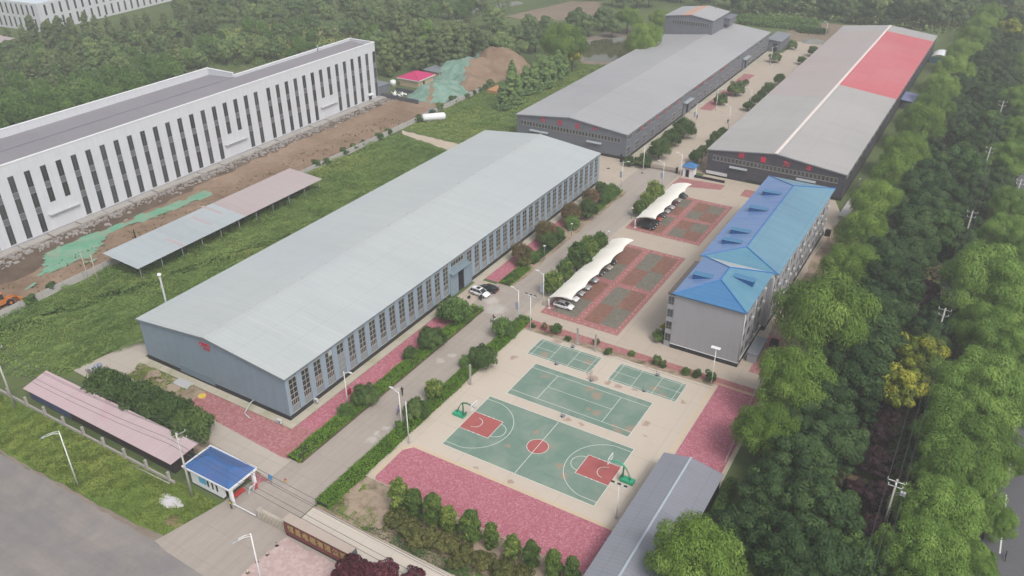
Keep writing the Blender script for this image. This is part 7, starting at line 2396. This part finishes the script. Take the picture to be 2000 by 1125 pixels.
for px, py, r, k, lb in ((1042, 635, 5, 'sapling', 'tiny sapling at the left end of the strip above the courts'), (1064, 638, 7, 'red_sapling', 'small reddish sapling at the left end of the strip above the courts'), (1085, 641, 11, 'sapling', 'round green sapling near the left end of the strip above the courts'), (1110, 660, 6, 'sapling', 'low green plant left of the grey posts'), (1165, 668, 7, 'red_sapling', 'reddish sapling beside the right grey post'),
    (1188, 686, 7, 'sapling', 'low green plant right of the grey posts'), (1234, 690, 6, 'bright_shrub', 'small light sapling in the middle of the strip'), (1284, 703, 9, 'sapling', 'left one of two green saplings near the dormitory end of the strip'), (1295, 710, 7, 'sapling', 'right one of two green saplings near the dormitory end of the strip'), (1340, 725, 8, 'bright_shrub', 'yellow-green sapling in front of the dormitory gable'), (1363, 729, 8, 'sapling', 'dark sapling in front of the dormitory gable'), (1388, 733, 11, 'sapling', 'larger sapling beside the panel post')):
    plant_px(k, px, py, r, lb)
# ivy clumps hanging on the boundary wall
for i, (px, py, r) in enumerate(((58, 588, 8), (99, 563, 7), (470, 424, 6), (500, 410, 6), (560, 376, 7), (616, 322, 8), (636, 318, 7), (672, 298, 8), (690, 288, 7), (706, 280, 6), (740, 268, 8), (758, 258, 7), (816, 234, 8), (842, 222, 7), (858, 212, 9), (884, 196, 8), (910, 188, 6), (924, 181, 6), (936, 176, 6), (948, 170, 7), (956, 164, 8))):
    p = at(px, py, .9)
    plant('sapling', p[0]+.25, p[1], r*.19, 'green creeper clump on the boundary wall', 'creeper clumps on the boundary wall', .9)
# narrow trees, poplars and willows in the middle distance
row('narrow_tree', [(980, 186, 14), (998, 170, 16), (1012, 174, 14), (1026, 156, 14), (1042, 150, 15), (1062, 140, 16), (1076, 134, 13), (1090, 126, 14), (1102, 120, 13), (1000, 140, 12), (1052, 132, 13)], '{} narrow pointed tree in the clump beside the grass field', 'narrow pointed trees beside the grass field')
plant_px('golden_tree', 1118, 112, 18, 'yellow-topped tree at the far end of the narrow trees')
plant_px('golden_tree', 1092, 104, 12, 'small yellow-topped tree behind the narrow trees')
for px, py, r, lb in ((1102, 82, 46, 'large round willow beside the pond'), (1262, 76, 40, 'weeping willow on the far side of the pond by the tower warehouse'), (1226, 34, 26, 'small willow beyond the pond'), (1290, 38, 24, 'small willow left of the roof tower')):
    plant_px('weeping_willow', px, py, r, lb, None, .95)
for i, (px, py, r, k) in enumerate(((792, 84, 14, 'poplar_tree'), (812, 72, 15, 'poplar_tree'), (836, 76, 16, 'yellow_poplar'), (852, 88, 14, 'poplar_tree'), (870, 80, 16, 'poplar_tree'), (888, 76, 14, 'poplar_tree'), (906, 84, 15, 'poplar_tree'), (928, 80, 15, 'poplar_tree'), (942, 92, 14, 'poplar_tree'), (772, 98, 16, 'poplar_tree'), (756, 112, 15, 'poplar_tree'), (822, 106, 14, 'poplar_tree'), (862, 108, 14, 'poplar_tree'), (900, 108, 14, 'poplar_tree'))):
    plant_px(k, px, py, r, ('yellow-tinged poplar standing out in the row behind the huts' if k == 'yellow_poplar' else 'grey-green poplar in the tall row behind the huts'), 'poplars behind the huts', 1.0)
row('wood_tree', [(980, 88, 26), (1006, 70, 22), (1014, 96, 18), (978, 56, 18), (962, 30, 20), (1046, 74, 22), (1070, 52, 20), (1036, 46, 16), (1128, 38, 20), (1150, 48, 18), (1180, 34, 20), (1196, 52, 16)], '{} rounded tree of the loose group left of the pond', 'rounded trees left of the pond')
# woods: scattered trees, each its own
def woods(poly, gap, kinds, lo, hi, label, group, seed, sz=(.85, 1.2), cap=400):
    r_ = random.Random(seed)
    xs = [p[0] for p in poly]; ys = [p[1] for p in poly]
    got = []
    for _ in range(6000):
        x, y = r_.uniform(min(xs), max(xs)), r_.uniform(min(ys), max(ys))
        if not in_poly(np.array([x]), np.array([y]), poly)[0]:
            continue
        if any((x-a)**2+((y-b)*1.5)**2 < gap*gap for a, b in got):
            continue
        got.append((x, y))
        p = at(x, y)
        plant(r_.choice(kinds), p[0], p[1], r_.uniform(lo, hi), label, group, r_.uniform(*sz))
        if len(got) >= cap:
            break
    return len(got)
n = 0
n += woods([(0, 110), (90, 88), (330, 66), (440, 60), (470, 120), (330, 150), (250, 180), (0, 232)], 27, ['wood_tree', 'wood_tree', 'young_tree', 'poplar_tree'], .5, .95, 'hazy green tree in the woods behind the white factory', 'woods behind the white factory', 1)
n += woods([(10, 84), (60, 76), (330, 52), (430, 50), (420, 72), (200, 92), (40, 100)], 21, ['poplar_tree'], .55, .85, 'tall poplar in front of the far white building', 'poplars in front of the far white building', 2)
n += woods([(330, 30), (430, 4), (720, -12), (740, 30), (600, 44), (420, 62)], 26, ['wood_tree', 'wood_tree', 'poplar_tree'], .8, 1.15, 'hazy tree in the distant woods at the top of the picture', 'distant woods at the top', 3)
n += woods([(470, 70), (600, 50), (650, 70), (600, 110), (560, 125), (480, 130)], 24, ['young_tree', 'wood_tree'], .6, 1.0, 'small hazy tree by the field track', 'small trees by the field track', 4)
n += woods([(720, 20), (800, 0), (960, 0), (930, 30), (800, 60), (740, 110), (680, 70)], 24, ['wood_tree', 'poplar_tree', 'young_tree'], .8, 1.2, 'hazy tree in the woods above the huts', 'woods above the huts', 6)
n += woods([(0, 262), (0, 220), (130, 186), (260, 150), (380, 130), (330, 165), (170, 218)], 17, ['young_tree'], .75, 1.15, 'bright young tree in the thicket directly behind the white factory', 'thicket behind the white factory', 5)
n += woods([(1420, 36), (1460, 2), (1560, -20), (2010, -20), (2010, 24), (1930, 34), (1870, 60), (1760, 56), (1640, 44), (1560, 34)], 21, ['wood_tree', 'broadleaf_tree', 'wood_tree'], .85, 1.25, 'dark hazy tree in the woods beyond the warehouses', 'woods beyond the warehouses', 7)
n += woods([(1160, -6), (1400, -12), (1440, 22), (1300, 10), (1240, 20), (1180, 16)], 22, ['wood_tree', 'broadleaf_tree'], .8, 1.2, 'dark hazy tree in the woods above the pond', 'woods above the pond', 8)
print('woodland trees', n)
# tall crop rows behind the warehouses
for k, (a, b, lb) in enumerate((((1440, 46), (1592, 62), 'long green crop row behind the slate-grey warehouse, nearer one'), ((1440, 38), (1600, 52), 'long green crop row behind the slate-grey warehouse, farther one'), ((1562, 62), (1610, 66), 'short dark green hedge block beyond the road end'))):
    A, B = Vector(at(*a)), Vector(at(*b))
    rng = np.random.default_rng(40+k)
    m_ = 2200
    q = rng.random(m_)
    h = 2.6 if k < 2 else 2.2
    pos = np.array(A)[None]*(1-q)[:, None]+np.array(B)[None]*q[:, None]+rng.normal(size=(m_, 3))*[.9, 1.3, 0]
    pos[:, 2] = rng.uniform(.2, h, m_)
    me = cards_mesh('crop', pos-np.array(A), norm(rng.normal(size=(m_, 3))+[0, 0, .4]), np.tile([0, 0, 1.], (m_, 1))+rng.normal(size=(m_, 3))*.4, rng.uniform(.7, 1.4, m_), rng.uniform(.3, .6, m_), .5+rng.normal(size=m_)*.15, LF['young'] if k < 2 else LF['mid'])
    o = bpy.data.objects.new('crop_row', me); COL.objects.link(o); o.location = A
    tag(o, lb, 'crop row')
# clipped hedges
def hedge(label, x0, y0, x1, y1, h, seed, mt='hedge', dens=46, leaf=.21, wob=.18):
    rng = np.random.default_rng(seed)
    t = thing('hedge', label, 'hedge', (x0, y0, 0))
    MB().box(x0+.28, y0+.28, 0, x1-.28, y1-.28, h*.72).build('stems', paint('hedge_twigs', (.030, .042, .014), .3, 1, 6, .95) if 'hedge_twigs' not in bpy.data.materials else bpy.data.materials['hedge_twigs'], t)
    n = int(((x1-x0)*(y1-y0)+2*h*(x1-x0+y1-y0))*dens)
    x, y = rng.uniform(x0, x1, n), rng.uniform(y0, y1, n)
    bump_ = (fbm(x*.35+seed, y*.35, 3)-.5)
    zt = h*(1+bump_*wob*4)
    side = rng.random(n) < .38
    ex = np.minimum(x-x0, x1-x)
    x = np.where(side, np.where(rng.random(n) < .5, x0+rng.random(n)*.3, x1-rng.random(n)*.3), x)
    z = np.where(side, rng.uniform(.08, 1, n)*zt, zt-rng.random(n)**2*.22)
    z = z-np.where(ex < .35, (.35-np.minimum(ex, .35))*.9, 0)*(~side)
    x = x+bump_*.55
    pos = np.stack([x-x0, y-y0, z], 1)
    nrm = rng.normal(size=(n, 3))*.7
    nrm[:, 2] += np.where(side, .2, 1.0)
    nrm[:, 0] += np.where(side, np.where(x < (x0+x1)/2, -1, 1), 0)
    tint = .32+.55*fbm(x*.55+9, y*.55+seed, 3)+rng.normal(size=n)*.10-.06
    me = cards_mesh('foliage', pos, nrm, rng.normal(size=(n, 3)), leaf*rng.uniform(.8, 1.6, n), leaf*rng.uniform(.6, 1.1, n), tint, LF[mt])
    o = bpy.data.objects.new('foliage', me); COL.objects.link(o); o.parent = t
    return t
hedge('long clipped green hedge between the road and the sports courts', -8.75, -21.2, -5.95, 40.9, 1.0, 3, dens=60)
hedge('leafy green hedge between the road and the pink paving of the warehouse', -19.7, -15.8, -16.95, 39.4, .85, 4, wob=.5, dens=60)
hedge('rough low hedge past the warehouse doorway, with grass at its edge', -20.2, 50.6, -17.2, 60.0, .6, 5, wob=.4)
hedge('leafy low hedge in the middle of the far bed', -20.2, 62.0, -17.6, 78.0, .6, 6, 'mid', wob=.5)
hedge('leafy low hedge at the far end of the bed by the gate', -20.4, 96.0, -17.4, 111.0, .8, 7, wob=.5)
hedge('shaggy dark hedge along the outer wall of the roofed shed', 43.7, -12, 45.3, 15, 1.8, 8, 'mid', wob=.35)
# weeds and ground cover nobody could count
def cover(name, label, poly, n, lo, hi, leaf, mt, seed, patch=.05, hill=1.0, clump=None, bias=0.0, up=.6, thin=0):
    rng = np.random.default_rng(seed)
    x, y = scatter(poly, n, rng)
    if thin:
        kp = fbm(x*.45+seed*5, y*.45, 3) > thin
        x, y = x[kp], y[kp]
    f1 = fbm(x*patch+seed, y*patch, 3)
    f2 = fbm(x*.22+seed*2, y*.22+5, 3)
    f3 = fbm(x*.55+seed*3, y*.55+1, 2)
    h = lo+(hi-lo)*np.clip((f2-.35)*2.2*hill+(f3-.5)*.8, 0, 1)
    m_ = len(x)
    z = h*(1-.5*rng.random(m_)**2)
    gx = fbm(x*.55+.4+seed*3, y*.55+1, 2)-f3
    gy = fbm(x*.55+seed*3, y*.55+1.4, 2)-f3
    nrm = rng.normal(size=(m_, 3))*.55
    nrm[:, 2] += up
    nrm[:, 0] -= gx*4
    nrm[:, 1] -= gy*4
    tint = np.clip(.10+.78*f1+.35*(f3-.5)+bias+rng.normal(size=m_)*.09, 0, 1)
    org = np.array([poly[0][0], poly[0][1], 0])
    me = cards_mesh(name, np.stack([x, y, z], 1)-org, nrm, rng.normal(size=(m_, 3))+[0, 0, .6], leaf*rng.uniform(.7, 1.6, m_), leaf*rng.uniform(.5, 1.0, m_), tint, LF[mt])
    o = bpy.data.objects.new(name, me); COL.objects.link(o); o.location = org
    return tag(o, label, 'weeds', kind='stuff')
cover('weeds', 'tall green weeds filling the plot left of the pale-roofed warehouse', [(-101.2, -60), (-101.2, 117), (-76, 112), (-63.8, 110), (-63.8, 4), (-66.5, -4), (-70.5, -12), (-72.5, -23.0), (-90, -28), (-101.2, -28)], 230000, .05, 1.25, .27, 'weed', 2, hill=1.15)
cover('grass', 'grass and weeds between the boundary wall and the slate-grey warehouse', [(-101.3, 122.5), (-80, 120.6), (-65.0, 119.4), (-65.0, 250), (-72, 230), (-86, 224), (-100, 236), (-103, 205)], 90000, .05, .6, .32, 'weed', 3, bias=.0)
cover('woodland_undergrowth', 'dense undergrowth beneath the woods behind the white factory', [xy(-10, 270), xy(-10, 80), xy(330, 52), xy(480, 40), xy(760, 10), xy(1000, 0), xy(980, 110), xy(760, 150), xy(560, 130), xy(400, 145)], 34000, .2, 2.4, 1.1, 'wood', 4, patch=.02, hill=1.0, thin=.44)
cover('woodland_undergrowth', 'dense undergrowth beneath the woods beyond the warehouses', [xy(1420, 38), xy(1440, -20), xy(2030, -20), xy(2030, 40), xy(1880, 70), xy(1640, 46)], 16000, .2, 3.0, 1.5, 'wood', 5, patch=.02)
cover('shade_plants', 'low dark plants under the right-hand trees', [(50, -40), (73, -40), (73, 330), (50, 330)], 26000, .1, 1.6, .8, 'dark', 6, patch=.03)
cover('bed_weeds', 'patches of green weeds in the soil bed behind the name wall', [(-8, -21.2), (2, -21.4), (1.5, -18), (-3, -16.8), (-5, -13), (-7.4, -14)], 4200, .04, .35, .20, 'hedge', 7, patch=.3, thin=.52)
cover('bed_weeds', 'strip of grass along the pale path below the olive shrubs', [(0, -21.5), (33, -21.8), (33, -19.6), (6, -19.4), (2, -20.4)], 5000, .04, .35, .24, 'mid', 8, patch=.2)
cover('gable_weeds', 'weeds on the soil in front of the blue-grey gable', [(-63, -14.4), (-50, -14.6), (-48, -10.0), (-63, -10.0)], 4200, .05, .4, .22, 'lawn', 9, patch=.3, thin=.53)
cover('site_weeds', 'dry weeds dotted over the building site', [(-116, -20), (-103, -20), (-103, 128), (-114, 128)], 700, .05, .5, .5, 'olive', 10, patch=.1)

cover('lawn_grass', 'short uneven grass on the verge beside the public road', [(-100, -38.3), (-100, -29.6), (-70, -29.5), (-30, -28.8), (-22, -28.6), (-21.4, -29.6), (-23.2, -36.8), (-30, -37.6), (-50, -38.1)], 42000, .02, .22, .26, 'lawn', 11, patch=.12, bias=.05)
cover('meadow', 'pale meadow in a clearing of the far woods', [xy(395, 62), xy(560, 44), xy(700, 70), xy(640, 110), xy(520, 128), xy(400, 120)], 9000, .1, 1.2, 1.0, 'weed', 12, patch=.02)
# ------------------------------------------------------------------ air, light, picture settings
hz_ = MB().box(-1450, -1450, -1, 1450, 1450, 96)
t = NT('haze_air')
t.t.nodes.remove(t.b)
pv = t.n('ShaderNodeVolumePrincipled')
pv.inputs['Color'].default_value = (.84, .85, .85, 1)
pv.inputs['Density'].default_value = HAZE
pv.inputs['Anisotropy'].default_value = .2
t.link(pv.outputs[0], t.t.nodes['Material Output'].inputs['Volume'])
h = hz_.build('haze', t.m)
h['kind'] = 'stuff'
h['label'] = 'thin summer haze over the whole site'
h['category'] = 'haze'

w = bpy.data.worlds.new('World')
SC.world = w
w.use_nodes = True
wt = w.node_tree
bg = wt.nodes['Background']
sky = wt.nodes.new('ShaderNodeTexSky')
sky.sky_type = 'NISHITA'
sky.sun_disc = False
SEL, SAZ = math.radians(52), math.radians(118)
sky.sun_elevation = SEL
sky.sun_rotation = SAZ
sky.air_density = 1.0
sky.dust_density = 4.0
sky.ozone_density = 1.0
hs = wt.nodes.new('ShaderNodeHueSaturation')
hs.inputs['Saturation'].default_value = .30
wt.links.new(sky.outputs[0], hs.inputs['Color'])
wt.links.new(hs.outputs[0], bg.inputs['Color'])
bg.inputs['Strength'].default_value = .14
sd = bpy.data.lights.new('sun', 'SUN')
sd.energy = 1.3
sd.angle = math.radians(18)
sd.color = (1.0, .95, .88)
so = bpy.data.objects.new('sun', sd)
COL.objects.link(so)
dirv = Vector((math.sin(SAZ)*math.cos(SEL), math.cos(SAZ)*math.cos(SEL), math.sin(SEL)))
so.rotation_euler = dirv.to_track_quat('Z', 'Y').to_euler()
so.location = (0, 0, 300)

SC.view_settings.view_transform = 'Standard'
SC.view_settings.look = 'None'
SC.view_settings.exposure = EXPO
SC.view_settings.gamma = 1.0
SC.render.film_transparent = False
SC.cycles.use_denoising = True
SC.cycles.max_bounces = 5
SC.cycles.diffuse_bounces = 3
SC.cycles.glossy_bounces = 2
SC.cycles.transmission_bounces = 2
SC.cycles.transparent_max_bounces = 6
SC.cycles.volume_bounces = 0
SC.cycles.caustics_reflective = False
SC.cycles.caustics_refractive = False
